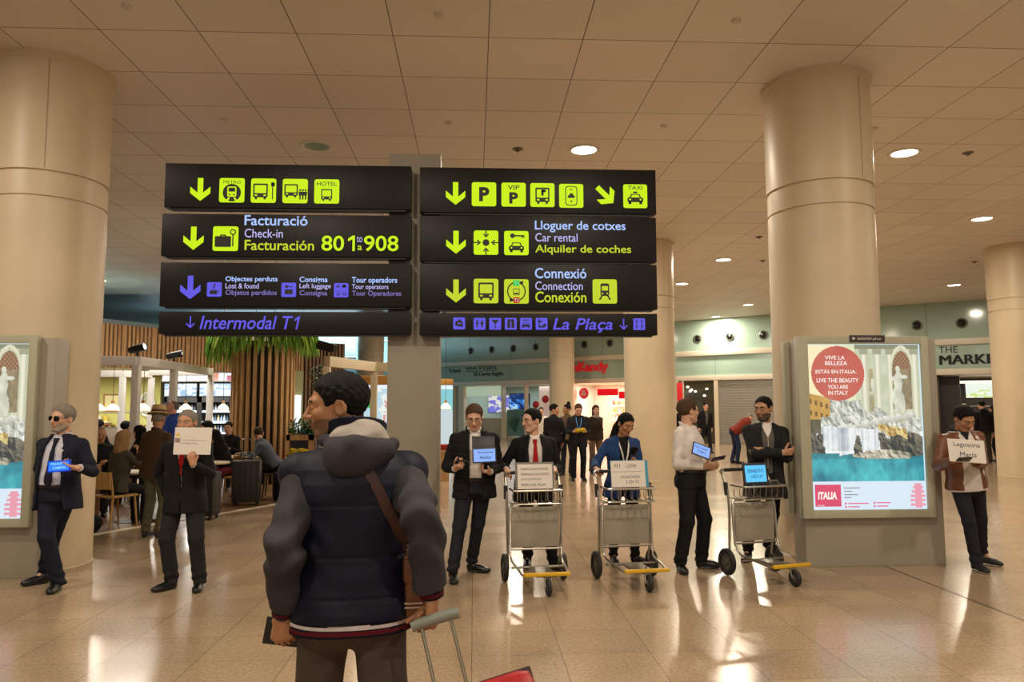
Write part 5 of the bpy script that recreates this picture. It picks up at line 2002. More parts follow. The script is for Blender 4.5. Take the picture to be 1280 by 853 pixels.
# the boxed ceiling of the cafe kitchen
struct(MB().extr([(-19.9, 21.0)] + cv + [(X_(376, 27.6), 30), (-19.9, 30)], 4.08, 4.2).build('ceiling', TEAL))
struct(MB().extr([(-19.9, 21.5)] + [(x, y + .15) for x, y in cv] + [(X_(376, 27.6), 30), (-19.9, 30)], 2.84, 2.9).build('ceiling', mat('kitchen_ceiling', '#c6bfae', .5)))
LIME = mat('lime_wall', '#b9b96c', .55)
struct(MB().box((-19.9, 26.2, 0), (X_(200, 26.2), 26.4, 2.86)).build('wall_kitchen', LIME))
struct(MB().box((X_(200, 26.4), 26.4, 0), (X_(360, 26.4), 26.6, 2.86)).build('wall_kitchen', mat('kitchen_dark', '#37383e', .5)))
struct(MB().box((X_(358, 24.5), 24.5, 0), (X_(377, 24.5), 24.7, 2.86)).build('wall_kitchen', mat('olive_wall', '#8a8a5a', .55)))

# round column clad in timber slats
t = empty('slatted_column', (-4.88, 17.6, 0), 0, 'thick round column clad in vertical timber slats in the cafe', 'column')
MB().lathe([(.615, .02), (.64, .02), (.64, 3.1), (.615, 3.1)], seg=40).build('dark_core', SL_D, t)
mb = MB()
for k in range(28):
    M = Matrix.Rotation(2 * PI * k / 28, 4, 'Z')
    mb.box((-.037, -.705, 0), (.037, -.635, 3.12), M=M)
mb.build('slat_cladding', wood('slat_column_wood', '#a57e4f', '#cfa670'), t, 0)
# hanging greenery
t = empty('hanging_plant', (-4.88, 17.6, 3.12), 0, 'green trailing plants hanging from a ring around the top of the slatted column', 'plant')
MB().lathe([(.72, .18), (1.0, .18), (1.05, .42), (.72, .42), (.72, .18)], seg=40).build('planter_ring', mat('planter_white', '#d8d5c8', .4), t)
rg = random.Random(4)
mb = MB()
for k in range(1500):
    a = rg.random() * 2 * PI
    r = .72 + .42 * rg.random() ** .6
    L = .16 + .50 * rg.random() ** 1.5 + (.35 if math.cos(a - 2.9) > .6 else 0) * rg.random()
    z = .30 + .12 * rg.random()
    x, y = r * math.cos(a), r * math.sin(a)
    w = .012 + .016 * rg.random()
    b = rg.random() * PI
    dx, dy = w * math.cos(b), w * math.sin(b)
    ox, oy = .07 * rg.uniform(-1, 1) + .08 * math.cos(a), .07 * rg.uniform(-1, 1) + .08 * math.sin(a)
    mb.add([(x - dx, y - dy, z), (x + dx, y + dy, z), (x + ox + dx * 1.2, y + oy + dy, z - L * .6), (x + ox * 1.4, y + oy * 1.4, z - L), (x + ox - dx * 1.2, y + oy - dy, z - L * .6)], [(0, 1, 2, 3, 4)], rg.randrange(3))
f_ = mb.build('foliage', [mat('leaf_a', '#7fae35', .5), mat('leaf_b', '#5c8f2c', .5), mat('leaf_c', '#a3c24f', .5)], t, 0)
for a in range(4):
    MB().tube([(.9 * math.cos(a * PI / 2 + .5), .9 * math.sin(a * PI / 2 + .5), .42), (.9 * math.cos(a * PI / 2 + .5), .9 * math.sin(a * PI / 2 + .5), 2.48)], .008, 6).build('hanger', mat('wire', '#8a8a88', .3, 1), t)

# white pergola frames
PW = mat('pergola_white', '#e6e4e0', .4)
PC = mat('pergola_cream', '#d3c6a8', .45)


def pergola(label, posts, beams, zt=2.5, w=.13, m=PW):
    (x0, y0) = posts[0]
    t = empty('pergola', (x0, y0, 0), 0, label, 'pergola')
    for x, y in posts:
        MB().box((x - x0 - w / 2, y - y0 - w / 2, 0), (x - x0 + w / 2, y - y0 + w / 2, zt), bev=.006).build('post', m, t)
    for (a, b) in beams:
        a, b = np.array(a), np.array(b)
        d = b - a
        L = np.linalg.norm(d)
        M = Matrix.Translation((a[0] - x0, a[1] - y0, zt)) @ Matrix.Rotation(math.atan2(d[1], d[0]), 4, 'Z')
        MB().box((0, -w / 2, .001), (L, w / 2, .17), bev=.006, M=M).build('beam', m, t)
    return t


A_, B_, C_ = (X_(169, 14.4), 14.4), (X_(216, 16.2), 16.2), (X_(262, 19.0), 19.0)
pergola('white cafe pergola with spotlights above the seated guests', [A_, B_, C_, (X_(152, 20), 20), (X_(188, 20.5), 20.5)],
        [((X_(60, 14.2), 14.2), A_), ((X_(170, 16.2), 16.2), B_), ((X_(186, 19.0), 19.0), C_), (A_, B_), (B_, C_), ((X_(110, 20), 20), (X_(152, 20), 20)), ((X_(152, 20), 20), (X_(188, 20.5), 20.5))])
D_, E_ = (X_(407.5, 12.2), 12.2), (X_(467, 14.0), 14.0)
pergola('cream wooden frame behind the head of the man in the navy vest', [D_, E_, (X_(490, 14.0), 14.0)], [(D_, E_), (E_, (X_(500, 14.0), 14.0))], 2.36, .115, PC)
o = MB().box((X_(438, 15), 15, 2.15), (X_(500, 15), 15.3, 2.33), bev=.01).build('shelf_beam', wood('orange_wood', '#a8742f', '#c9954a', 0))
tag(o, 'orange wooden beam behind the cream frame', 'beam')
BLK = mat('matt_black', '#15130f', .5)


def spot(x, y, z, rz, label):
    t = empty('spotlight', (x, y, z), rz, label, 'spotlight', 'black spotlights on the cafe frames')
    MB().tube([(0, 0, 0), (0, 0, .10)], .02, 8).build('stem', BLK, t)
    M = Matrix.Translation((0, 0, .15)) @ Matrix.Rotation(R(-14), 4, 'Y')
    mb = MB().lathe([(.0005, -.16), (.06, -.16), (.07, -.1), (.075, .16), (.065, .16), (.06, .12), (.0005, .12)], (0, 0, 0), 20, 0, 0)
    mb.v = [(M @ Vector(p))[:] for p in mb.v]
    mb.build('barrel', BLK, t)
    mb = MB().lathe([(.0005, .13), (.058, .13), (.058, .145), (.0005, .145)], (0, 0, 0), 18, 0, 0)
    mb.v = [(M @ Vector(p))[:] for p in mb.v]
    mb.build('lens', glow('spot_lens', (1, .95, .85), 3.0), t)


spot(A_[0], A_[1], 2.67, R(-10), 'black spotlight on the nearest white pergola post')
spot(B_[0], B_[1], 2.67, R(10), 'black spotlight on the second white pergola post')
spot(D_[0], D_[1], 2.53, R(160), 'black spotlight on the cream frame above the man in the vest')

SHADE = mat('pendant_white', '#e8e0d0', .35, emit='#fff2d8', estr=.75)
for px, Y, l in ((123, 17.0, 'leftmost white pendant lamp over the cafe counter'), (141, 18.3, 'white pendant lamp, second from left, before the framed picture'), (179, 17.0, 'white pendant lamp just right of the nearest pergola post'), (232, 19.5, 'white pendant lamp in front of the dark fridge, left one'), (279, 20.5, 'white pendant lamp in front of the dark fridge, right one'), (557, 20.0, 'white pendant lamp just right of the grey post')):
    t = empty('pendant_lamp', (X_(px, Y), Y, 1.64), 0, l, 'pendant lamp', 'white cafe pendants')
    MB().lathe([(.15, 0), (.15, .012), (.13, .07), (.07, .13), (.045, .15), (.045, .16), (.04, .16), (.06, .125), (.12, .065), (.14, 0), (.15, 0)], seg=24).build('shade', SHADE, t)
    MB().lathe([(.0005, .15), (.04, .15), (.035, .23), (.0005, .24)], seg=14).build('cap', mat('pendant_wood', '#b98f5a', .5), t)
    MB().tube([(0, 0, .23), (0, 0, (1.2 if px < 300 else 3.96))], .006, 5).build('cord', BLK, t)
    MB().ball((0, 0, .05), (.045, .045, .05)).build('bulb', glow('bulb_glow', (1, .9, .7), 4.0), t)

# kitchen back wall
t = empty('framed_picture', (X_(141, 26.15), 26.17, 1.55), 0, 'small framed picture on the lime green cafe wall', 'picture')
MB().box((-.32, -.03, 0), (.32, 0, .62)).build('frame', mat('frame_wood', '#9a7444', .5), t)
MB().box((-.26, -.035, .06), (.26, -.03, .56)).build('print', mat('print_pale', '#d6cf9a', .5), t)
t = empty('wall_shelf', (X_(116, 26.1), 25.9, 1.2), 0, 'white shelf with small pots on the lime wall at the left', 'shelf')
MB().box((-.5, 0, 0), (.6, .28, .04)).build('board', mat('shelf_white', '#ead9cc', .4), t)
for k in range(5): MB().lathe([(.0005, .04), (.06, .04), (.08, .2), (.05, .22), (.0005, .22)], (-.4 + k * .22, .13, 0), 12).build('pot', [mat('pot_y', '#c9b552', .4), mat('pot_w', '#ded6c4', .4)][k % 2], t)
t = empty('oval_mirror', (X_(180, 25.9), 26.15, 1.45), 0, 'white rimmed oval mirror on the cafe wall behind the pergola', 'mirror')
e_ = [(.24 * math.cos(a), .36 + .40 * math.sin(a)) for a in np.linspace(0, 2 * PI, 29)[:-1]]
MB().tube([(x, -.02, z) for x, z in e_], .03, 8, True).build('rim', PW, t)
MB().plate([(x * .95, .36 + (z - .36) * .95) for x, z in e_], 0, .01).build('glass', mat('mirror_glass', '#aab29a', .15), t)
o = MB().box((X_(60, 22), 22.0, 0), (X_(188, 22), 22.8, 1.12), bev=.02).build('counter', mat('counter_white', '#cfc8b6', .4))
tag(o, 'long white serving counter before the lime green wall', 'counter')
t = empty('pastry_case', (X_(132, 22), 22.05, 1.125), 0, 'glass pastry case with yellow and red goods on the white counter', 'display case')
MB().box((-1.1, 0, 0), (1.1, .6, .03)).box((-1.1, 0, .42), (1.1, .6, .45)).build('case', mat('case_steel', '#c9c1b8', .3, .6), t)
mb = MB()
for k in range(22): mb.ball((-1.0 + k * .095, .2 + .08 * (k % 2), .07), (.05, .07, .045), k % 3, 8, 5)
o = mb.build('pastry_row', [mat('pastry_y', '#c7b23e', .5), mat('pastry_r', '#a8372c', .5), mat('pastry_b', '#b07f3c', .5)], t)
o['kind'] = 'stuff'
MWHITE = np.zeros((12, 40, 3)); MWHITE[:] = L3('#e9f3ff')
n_ = noise2(40, 12, 8)
MWHITE[n_ > .62] = L3('#9fc6e6')


def flat_screen(name, px0, py0, px1, py1, Y, img, label, cat='screen', m=None, hang=False, foot=False):
    x0, x1 = X_(px0, Y), X_(px1, Y)
    z1, z0 = Z_(py0, Y), Z_(py1, Y)
    t = empty(name, (x0, Y, z0), 0, label, cat)
    w, h = x1 - x0, z1 - z0
    MB().box((-.03, 0, -.03), (w + .03, .08, h + .03), bev=.008).build('bezel', m or BEZ, t)
    if hang:
        for xx in (.1, w - .1): MB().tube([(xx, .04, h), (xx, .04, 2.85 - z0)], .012, 6).build('hanger', BLK, t)
    if foot: MB().box((0, .01, -z0), (w, .07, 0)).build('base', m or PW, t)
    picture('display', img, w, h, -.003, VG, t)
    return t


flat_screen('menu_screen', 205, 479.5, 245, 495, 25.7, MWHITE, 'bright white cafe menu screen above the fridge, left one', hang=True)
flat_screen('menu_screen', 249, 479.5, 289, 495, 25.7, MWHITE[:, ::-1], 'bright white cafe menu screen above the fridge, right one', hang=True)
hd = np.zeros((8, 50, 3)); hd[:] = L3('#fdfbff')
hd[:, 36:40] = L3('#e9a08a'); hd[4:, 46:] = L3('#c86a86')
flat_screen('lit_header', 202, 463, 289.5, 476, 25.4, hd, 'bright white lit header strip above the cafe menus', 'light box', PW, hang=True)
t = empty('drinks_fridge', (X_(205, 24.2), 24.2, 0), 0, 'black drinks fridge with lit white shelves behind the pergola', 'fridge')
fw = X_(290, 24.2) - X_(205, 24.2)
MB().box((0, .5, 0), (fw, .6, 2.02)).box((0, 0, 0), (.08, .5, 2.02)).box((fw - .08, 0, 0), (fw, .5, 2.02)).box((0, 0, 1.86), (fw, .5, 2.02)).box((fw * .48, 0, 0), (fw * .55, .5, 2.02)).build('cabinet', BLK, t)
for k in range(4):
    z = .55 + k * .34
    MB().box((.08, .06, z), (fw - .08, .48, z + .03)).build('shelf', mat('fridge_shelf', '#c9d2dc', .3), t)
    MB().box((.08, .08, z - .03), (fw - .08, .12, z - .001)).build('shelf_light', glow('shelf_glow', (.85, .93, 1), 2.4), t)
    mb = MB()
    for q in range(20):
        x = .12 + q * (fw - .24) / 20
        if abs(x - fw * .51) < .13: continue
        mb.lathe([(.0005, z + .03), (.035, z + .03), (.035, z + .15), (.015, z + .20), (.015, z + .23), (.0005, z + .23)], (x, .25, 0), 8, (q * 7 + k) % 4)
    o = mb.build('bottle_row', [mat('bt_%d' % i, c, .25) for i, c in enumerate(['#cfd8e0', '#8fa3b8', '#d9c9a0', '#5a6878'])], t)
    o['kind'] = 'stuff'
area_light('fridge_glow', (X_(247, 23.4), 23.4, 2.7), 130, 2.4, (.85, .93, 1.0), (0, 0, 0), .6)
area_light('kitchen_glow', (X_(140, 24), 23.6, 2.75), 330, 6.0, (1, .93, .75), (0, 0, 0), 2.0)
area_light('cafe_glow', (-7.5, 17.5, 5.4), 330, 2.0, (1, .93, .82))

o = MB().box((X_(358.5, 24.4), 24.38, Z_(541, 24.4)), (X_(375.5, 24.4), 24.49, Z_(494, 24.4)), bev=.01).build('glowing_panel_sign', glow('white_panel_glow', (.93, .97, 1), 1.3))
tag(o, 'tall white glowing panel right of the slatted column', 'light box')

# planter counter and hedge right of the column
t = empty('planter_counter', (X_(377, 16.3), 16.3, 0), 0, 'black and timber planter counter topped with green plants beside the slatted column', 'planter')
hw_ = (X_(396, 16.3) - X_(360, 16.3)) / 2
MB().box((-hw_, 0, 0), (hw_, .5, 1.12), bev=.01).build('box', mat('planter_black', '#14110e', .5), t)
MB().box((-hw_, -.03, .0), (-hw_ + .08, 0, 1.12)).box((hw_ - .14, -.03, 0), (hw_ - .02, 0, 1.12)).box((-hw_, -.03, 1.0), (hw_, 0, 1.12)).build('timber_trim', SL_L, t)
rg = random.Random(9)
mb = MB()
for k in range(500):
    x, y, z = rg.uniform(-hw_, hw_), rg.uniform(0, .5), 1.12 + rg.random() ** 1.5 * .28
    a, b = rg.random() * 6.3, rg.uniform(-.5, 1.0)
    d = np.array([math.cos(a) * math.cos(b), math.sin(a) * math.cos(b), math.sin(b)])
    s_ = np.cross(d, [.3, .2, 1]); s_ = s_ / np.linalg.norm(s_) * .02
    p = np.array([x, y, z])
    mb.add([p, p + d * .06 + s_, p + d * .13, p + d * .06 - s_], [(0, 1, 2, 3)], k % 2)
mb.build('foliage', [mat('leaf_dark', '#3f6b3c', .5), mat('leaf_mid', '#4f8048', .5)], t, 0)
t = empty('climbing_plant', (X_(398, 15.6), 15.6, 0), 0, 'dark leafy plant climbing a rod left of the cream frame', 'plant')
MB().tube([(0, 0, 0), (0, 0, 2.55)], .015, 6).build('rod', BLK, t)
mb = MB()
for k in range(420):
    z = rg.uniform(1.75, 2.55)
    a, b, r = rg.random() * 6.3, rg.uniform(-.8, .8), rg.random() * .17
    p = np.array([r * math.cos(a), r * math.sin(a), z])
    d = np.array([math.cos(a) * math.cos(b), math.sin(a) * math.cos(b), math.sin(b)])
    s_ = np.cross(d, [.3, .2, 1]); s_ = s_ / np.linalg.norm(s_) * .022
    mb.add([p, p + d * .05 + s_, p + d * .11, p + d * .05 - s_], [(0, 1, 2, 3)], k % 2)
mb.build('foliage', [mat('leaf_dusk', '#35503a', .5), mat('leaf_dusk2', '#52704f', .5)], t, 0)

# things beyond, left of and right of the grey post
fs = np.zeros((40, 30, 3)); fs[:] = L3('#bcd8e4')
n_ = noise2(30, 40, 21)
fs[n_ > .6] = L3('#e9efe9'); fs[n_ > .75] = L3('#d79a9a'); fs[8:16, :9] = L3('#41b552'); fs[:4] = L3('#e8f4ff')
flat_screen('shop_window', 455, 478, 500, 560, 34.0, fs, 'bright coloured shop window far behind the man in the vest', 'shop window', foot=True)
cy = np.zeros((30, 10, 3)); cy[:] = L3('#7fc9cf'); cy[12:] = L3('#c3d2d6'); cy[:2] = L3('#e0f4f6')
flat_screen('shop_window', 551, 482, 566, 560, 30.0, cy, 'narrow cyan shop window just right of the grey post', 'shop window', foot=True)
o = MB().box((X_(540, 21), 21.0, Z_(481, 21)), (X_(566, 21), 21.2, Z_(474, 21)), bev=.01).build('shelf_beam', wood('orange_wood', '#a8742f', '#c9954a', 0))
tag(o, 'short orange wooden beam right of the grey post', 'beam')
t = empty('bench', (X_(553, 17.5), 17.5, 0), 0, 'red-cushioned wooden bench just right of the grey post', 'bench')
MB().box((-.5, 0, .62), (.18, .5, .70), bev=.01).box((-.5, .02, 0), (.16, .06, .62)).build('bench_body', SL_L, t)
MB().box((-.48, .05, .70), (.16, .48, .82), bev=.03).build('cushion', cloth('cushion_red', '#8f2327'), t)

# ceiling lamps over the far hall, with added fixtureless lights washing the ceiling cool
area_light('far_ceiling_fill', (-9.0, 48, 4.3), 3600, 9.0, (.62, .86, 1.0), (PI, 0, 0), 24.0)
area_light('far_ceiling_fill', (-10.0, 30.0, 4.35), 60, 6.0, (.75, .9, 1.0), (PI, 0, 0), 2.0)  # added fill brightening the near part of the teal ceiling
for px, py, l in ((468, 425.5, 'small white ceiling light far back, left of the thin far column'), (440, 446, 'small white ceiling light far back behind the timber wall'), (482, 446, 'small white ceiling light far back beside the grey post')):
    d_ = ray(px, py)
    p = np.array([0, 0, CAMZ]) + d_ * (3.85 / d_[2])
    t = empty('ceiling_panel_light', (p[0], p[1], 5.6), 0, l, 'ceiling light', 'cool lights in the far hall')
    MB().box((-.8, -.3, -.05), (.8, .3, 0), bev=.01).build('housing', PW, t)
    MB().box((-.75, -.26, -.055), (.75, .26, -.05)).build('diffuser', glow('cool_diffuser', (.85, .95, 1), 3.0), t)

# ---- cafe furniture
CHW = wood('chair_wood', '#96703c', '#b88f55')
TBW = mat('table_pale', '#c9b893', .4)


def chair(x, y, rz, label, m=CHW, dark=False):
    t = empty('cafe_chair', (x, y, 0), rz, label, 'chair', 'cafe chairs')
    # faces -y
    MB().box((-.21, -.20, .43), (.21, .21, .465), bev=.012).build('seat', m, t)
    for sx in (-1, 1):
        MB().tube([(sx * .18, -.16, .435), (sx * .20, -.20, 0)], [.018, .013], 8).build('leg', m, t)
        MB().tube([(sx * .20, .24, 0), (sx * .185, .19, .44), (sx * .18, .24, .80)], [.014, .018, .016], 8).build('leg', m, t)
    mb = MB()
    n = 9
    V = []
    for i in range(n):
        a = -1 + 2 * i / (n - 1)
        yy = .235 - .035 * (1 - a * a) * -1
        for z, o_ in ((.56, 0), (.80, .02)):
            V += [(a * .205, yy + o_, z), (a * .205, yy + o_ + .018, z)]
    F = []
    for i in range(n - 1):
        k = i * 4
        F += [(k, k + 4, k + 6, k + 2), (k + 1, k + 3, k + 7, k + 5), (k + 2, k + 6, k + 7, k + 3), (k, k + 1, k + 5, k + 4)]
    F += [(0, 2, 3, 1), (4 * n - 4, 4 * n - 3, 4 * n - 1, 4 * n - 2)]
    mb.add(V, F)
    mb.build('backrest', m, t)
    return t


def table(x, y, label, z=.75, r=.36, m=TBW, square=None):
    t = empty('cafe_table', (x, y, 0), 0, label, 'table', 'cafe tables')
    if square: MB().box((-square[0] / 2, -square[1] / 2, z - .04), (square[0] / 2, square[1] / 2, z), bev=.008).build('tabletop', m, t)
    else: MB().lathe([(.0005, z - .03), (r - .02, z - .03), (r, z - .02), (r, z), (.0005, z)], seg=32).build('tabletop', m, t)
    MB().tube([(0, 0, .02), (0, 0, z - .03)], .035, 12).build('pedestal', BLK, t)
    MB().lathe([(.0005, .02), (.05, .03), (.24, .012), (.25, 0), (.0005, 0)], seg=24).build('foot', BLK, t)
    return t


table(X_(172, 11.75), 11.75, 'pale round cafe table beside the long-haired woman in the wooden chair')
table(X_(262, 13.1), 13.1, 'white round cafe table half hidden behind the man holding the paper', .78)
table(X_(301, 14.7), 14.9, 'pale cafe table under the arms of the man in the grey jacket', .76, square=(.9, .7))
table(X_(116, 14.3), 14.4, 'yellowish cafe table behind the dark-suited man at left', .90, square=(1.3, .6), m=mat('table_yellow', '#c9ab62', .4))
o = MB().box((X_(106, 11.6), 11.6, 0), (X_(118, 11.6), 11.9, .84), bev=.01).build('wooden_partition', wood('partition_wood', '#6b4522', '#8f6233'))
tag(o, 'reddish wooden partition end beside the left column', 'partition')
# ------------------------------------------------------------------ people
SK = {k: mat('skin_' + k, c, .48, var=.07, vscale=24, spec=.4) for k, c in dict(fair='#c79a80', warm='#b98767', tan='#a37351', brown='#7d5238', olive='#ae8262', rosy='#c58f78').items()}
LIP = {k: mat('lips_' + k, c, .45) for k, c in dict(fair='#b07468', warm='#9c6654', tan='#86523f', brown='#65392b', olive='#8f5c4a', rosy='#ad6d60').items()}
STB = {k: mat('stubble_' + k, c, .7) for k, c in dict(fair='#ab8a74', warm='#957259', tan='#6f4f3a', brown='#573a29', olive='#7b5c48', grey='#a08f80', dark='#4a382b').items()}
HR = {k: mat('hair_' + k, c, .75, var=.3, vscale=60, bump=.5, bscale=150, spec=.2) for k, c in dict(black='#0b0908', dark='#15100d', brown='#38271b', light='#4c3727', grey='#7f776c', salt='#5f564d', blonde='#8a6a47').items()}
CL = {k: cloth('cloth_' + k, c) for k, c in dict(black='#131214', navy='#171a28', ink='#1a1b1f', white='#d9d2cc', pale='#c3c2d0', blue='#1f3a68', charcoal='#232122', olive='#3a3628', brown='#42301f', denim='#1f2027', red='#a3161a', tee='#cfc6bd', greyk='#58534f', greyblue='#525a66', rust='#6e2717', forest='#1f2a22', pink='#c9a090', tan='#5d4a38', royal='#27408c', wine='#6a1f30', dkbrown='#2a2019', stone='#57523f', putty='#463f37').items()}
LEA = mat('leather_black', '#0e0c0b', .32, bump=.15, bscale=90)
LEAB = mat('leather_brown', '#6a3d20', .42, var=.18, vscale=9, bump=.2, bscale=70)
SOLE = mat('sole_white', '#b9b2a6', .6)
BROWD = mat('brow_dark', '#241a13', .8)
BROWG = mat('brow_grey', '#6f675d', .8)
GLS = mat('glasses_frame', '#14110f', .3)
SUNL = mat('sunglass_lens', '#08080a', .08)


def person(label, loc, rz=0, skin='warm', stub=None, brow=None, hair=('dark',), group=None, **kw):
    f = Fig(label, loc, rz, group=group, **kw)
    f.body(SK[skin], STB[stub] if stub else None, LIP[skin], brow or BROWD)
    if hair:
        f.hair(HR[hair[0]], **(hair[1] if len(hair) > 1 else {}))
    return f


HLONG = dict(long=[((0, .07, .02), (.0, .085, -.16), .082, .07), ((.062, .03, .02), (.066, .02, -.17), .035, .03), ((-.062, .03, .02), (-.066, .02, -.17), .035, .03)])
HPONY = dict(long=[((0, .10, .0), (-.02, .12, -.10), .05, .04), ((-.02, .12, -.10), (-.075, .05, -.26), .045, .05), ((-.075, .05, -.26), (-.08, -.01, -.40), .05, .028)])
HCROP = dict(thick=.005)
HFULL = dict(thick=.014)

NEAR = .0082
# ---- man in sunglasses, left
loc, rz = (-3.99, 7.45), R(-4)
L_ = lambda px, py, Y: lpt(loc, rz, at(px, py, Y))
fl = lambda px, py: lpt(loc, rz, on_floor(px, py))
a, b = fl(49, 730), fl(72, 738)
f = person('person in navy suit and dark sunglasses leaning with crossed legs, at far left', loc, rz, 'fair', 'grey', BROWG, ('grey', dict(thick=.012)), H=1.77, hip=(-.01, .05), hipz=.90, lean=-3, head=(-14, 2, 3),
           feet=[(a[0], a[1] + .03, 0, -38, 0), (b[0], b[1] - .02, 0, 14, 0)], knees=[(-.1, -1, 0), (.0, -1, 0)],
           hands=[dict(w=L_(99, 585, 7.22), d=(-1, -.15, .1), n=(0, -.35, .95), curl=.55, tc=.4), dict(w=(-.06, .20, 1.0), d=(.8, .1, -.4), hide=False)],
           elbows=[(.35, .6, -.9), (-1, .35, -.3)], belly=.03, fat=.01, h=NEAR)
f.shirt(CL['pale'])
f.tie(CL['navy'], .055)
f.top('jacket', CL['navy'], t=.020, hem=-.15, V=[(-.2, .15), (-.02, .118), (.30, .100), (.44, .088), (.53, .050)], lapel=.05, flare=.02, seed=3)
f.trousers(CL['navy'], (.094, .072, .064), hemup=-.055)
f.belt(LEA)
f.shoes(LEA)
f.glasses(GLS, SUNL, 'sunglasses', (.027, .021))
mb = MB()
mb.box((-.032, 0, 0), (.032, .006, .012), M=Matrix.Translation((.125, f.front_y(.36, .033) * 1.02, 1.305)) @ Matrix.Rotation(R(-12), 4, 'Y'))
mb.build('pocket_square', CL['white'], f.root)
PH_BLUE = glow('phone_blue', '#2f7bff', 1.15)


def slab(name, c, w, h, rzw, tilt, roll, label, cat, screen=None, text=None, case=None, th=.012, txtm=None, frame=.012):
    """a tablet or phone: c is its centre; its face looks along -y before turning"""
    t = empty(name, c, 0, label, cat)
    M = Matrix.Rotation(rzw, 4, 'Z') @ Matrix.Rotation(tilt, 4, 'X') @ Matrix.Rotation(roll, 4, 'Y')
    t.rotation_euler = M.to_euler()
    MB().box((-w / 2, 0, -h / 2), (w / 2, th, h / 2), bev=min(.004, th * .4)).build('case', case or mat('tablet_case', '#2b2c33', .4), t)
    if screen:
        MB().plate(rrect(0, 0, w - 2 * frame, h - 2 * frame, .004), -.0002, .0008).build('screen', screen, t, 0)
    if text:
        mb = MB()
        for body, x, z, ww, hh in text: put_text(mb, body, x, z, ww, hh, -.0014, .01)
        mb.build('screen_text', txtm or SCRD, t, 0)
    return t


slab('phone', at(73.5, 583, 7.16), .21, .105, R(-4), R(-6), R(-4), 'phone with glowing blue screen held by the man in sunglasses', 'phone', PH_BLUE, [('PAULO', -.07, .012, .10, .022), ('CAMPOS', -.055, -.026, .12, .022)], case=glow('phone_blue_edge', '#1c46d8', .7), txtm=mat('phone_text', '#7cc4ff', .5, emit='#8fd0ff', estr=.8))

# ---- man behind a white paper
loc, rz = (-2.76, 7.40), R(2)
L_ = lambda px, py, Y: lpt(loc, rz, at(px, py, Y))
a, b = lpt(loc, rz, on_floor(248, 738)), lpt(loc, rz, on_floor(212, 737))
f = person('person in black suit holding a white paper in front of the chin', loc, rz, 'warm', None, BROWG, ('grey', dict(thick=.006)), H=1.69, head=(-4, 0, 0),
           feet=[(a[0], a[1] + .02, 0, 8, 0), (b[0], b[1], 0, -38, 0)],
           hands=[dict(w=L_(241.5, 581, 7.08), d=(-.25, -.1, 1), n=(-.2, 1, .1), curl=.75, tc=.6), dict(w=(-.20, .10, .86), d=(.25, .1, -1), n=(.6, .8, 0))], elbows=[(.5, .2, -1), (-.8, .5, -.3)], h=NEAR, fat=.010)
f.shirt(CL['white'])
f.tie(CL['red'], .2)
f.top('jacket', CL['black'], hem=-.17, V=[(.26, .004), (.40, .045), (.53, .055)], lapel=.045, seed=8)
f.trousers(CL['charcoal'], (.094, .074, .066))
f.shoes(LEA)
mb = MB()
for z in (1.02, 1.13): mb.ball((0.01, f.front_y((z - .88), .022), z), (.010, .005, .010), 0, 8, 6)
mb.v = mb.v
for z in (1.02, 1.13):
    MB().ball((0.012, f.front_y((z - .885), .024) + .0, z), (.011, .006, .011), 0, 8, 6).build('button', LEA, f.root)
t = empty('paper', at(241, 551.5, 7.13), 0, 'white paper with small coloured mark held up before a grey-haired face', 'paper')
t.rotation_euler = (R(-6), R(1), R(4))
MB().box((-.165, 0, -.125), (.165, .003, .125)).build('sheet', PAPER, t)
mb = MB()
put_text(mb, 'Transfer meeting point arrivals', -.10, .0, .22, .012, -.0004, .0)
put_text(mb, 'passenger name', -.10, -.028, .14, .010, -.0004, .0)
mb.build('print', PEN, t, 0)
mb = MB()
mb.plate(circ(-.135, .055, .016, 14), -.0004, .001)
mb.build('yellow_mark', mat('mark_yellow', '#d8b93a', .5), t, 0)
mb = MB()
for i in range(3): mb.plate(rrect(-.135, .018 - i * .014, .045, .010, .002), -.0004, .001)
mb.build('printed_logo', mat('mark_brown', '#7d5a4a', .5), t, 0)

# ---- man with tablet and phone
loc, rz = (0.0, 7.74), R(4)
L_ = lambda px, py, Y: lpt(loc, rz, at(px, py, Y))
a, b = lpt(loc, rz, on_floor(592, 716)), lpt(loc, rz, on_floor(566, 727))
f = person('person in black jacket and glasses looking down at a tablet and phone', loc, rz, 'fair', None, None, ('light', dict(thick=.006)), H=1.76, lean=2, head=(-6, 24, 0),
           feet=[(a[0], a[1] + .04, 0, 62, 0), (b[0], b[1], 0, 2, 0)], knees=[(.15, -1, 0), (-.05, -1, 0)],
           hands=[dict(w=L_(612, 590, 7.50), d=(-.7, -.5, .15), n=(0, -.3, 1), curl=.45, tc=.4), dict(w=L_(569, 586, 7.48), d=(.5, -.75, .3), n=(.3, .2, .9), curl=.6, tc=.5)],
           elbows=[(.4, .5, -.9), (-.4, .5, -.9)], fat=.016, belly=.012, h=NEAR)
f.shirt(CL['white'])
f.top('jacket', CL['black'], t=.030, hem=-.13, V=[(-.2, .075), (.1, .06), (.42, .062), (.53, .055)], sleeve=(.066, .060, .050), collar=(.078, .034, .008, .535, .55), flare=.006, seed=4, quilt=([-.06, .02, .10, .18, .26, .34, .42], .006))
f.trousers(CL['denim'], (.090, .067, .058))
f.belt(LEA)
f.shoes(LEA)
f.glasses(GLS)
slab('tablet', at(605.5, 569.5, 7.36), .235, .145, R(4), R(-10), R(-2), 'tablet with pale blue screen held low by the man in glasses and black jacket', 'tablet', SCRB, [('Snoyma', -.065, .012, .15, .030), ('Abidor', -.05, -.035, .12, .030)], case=mat('tablet_case', '#2b2c33', .4))
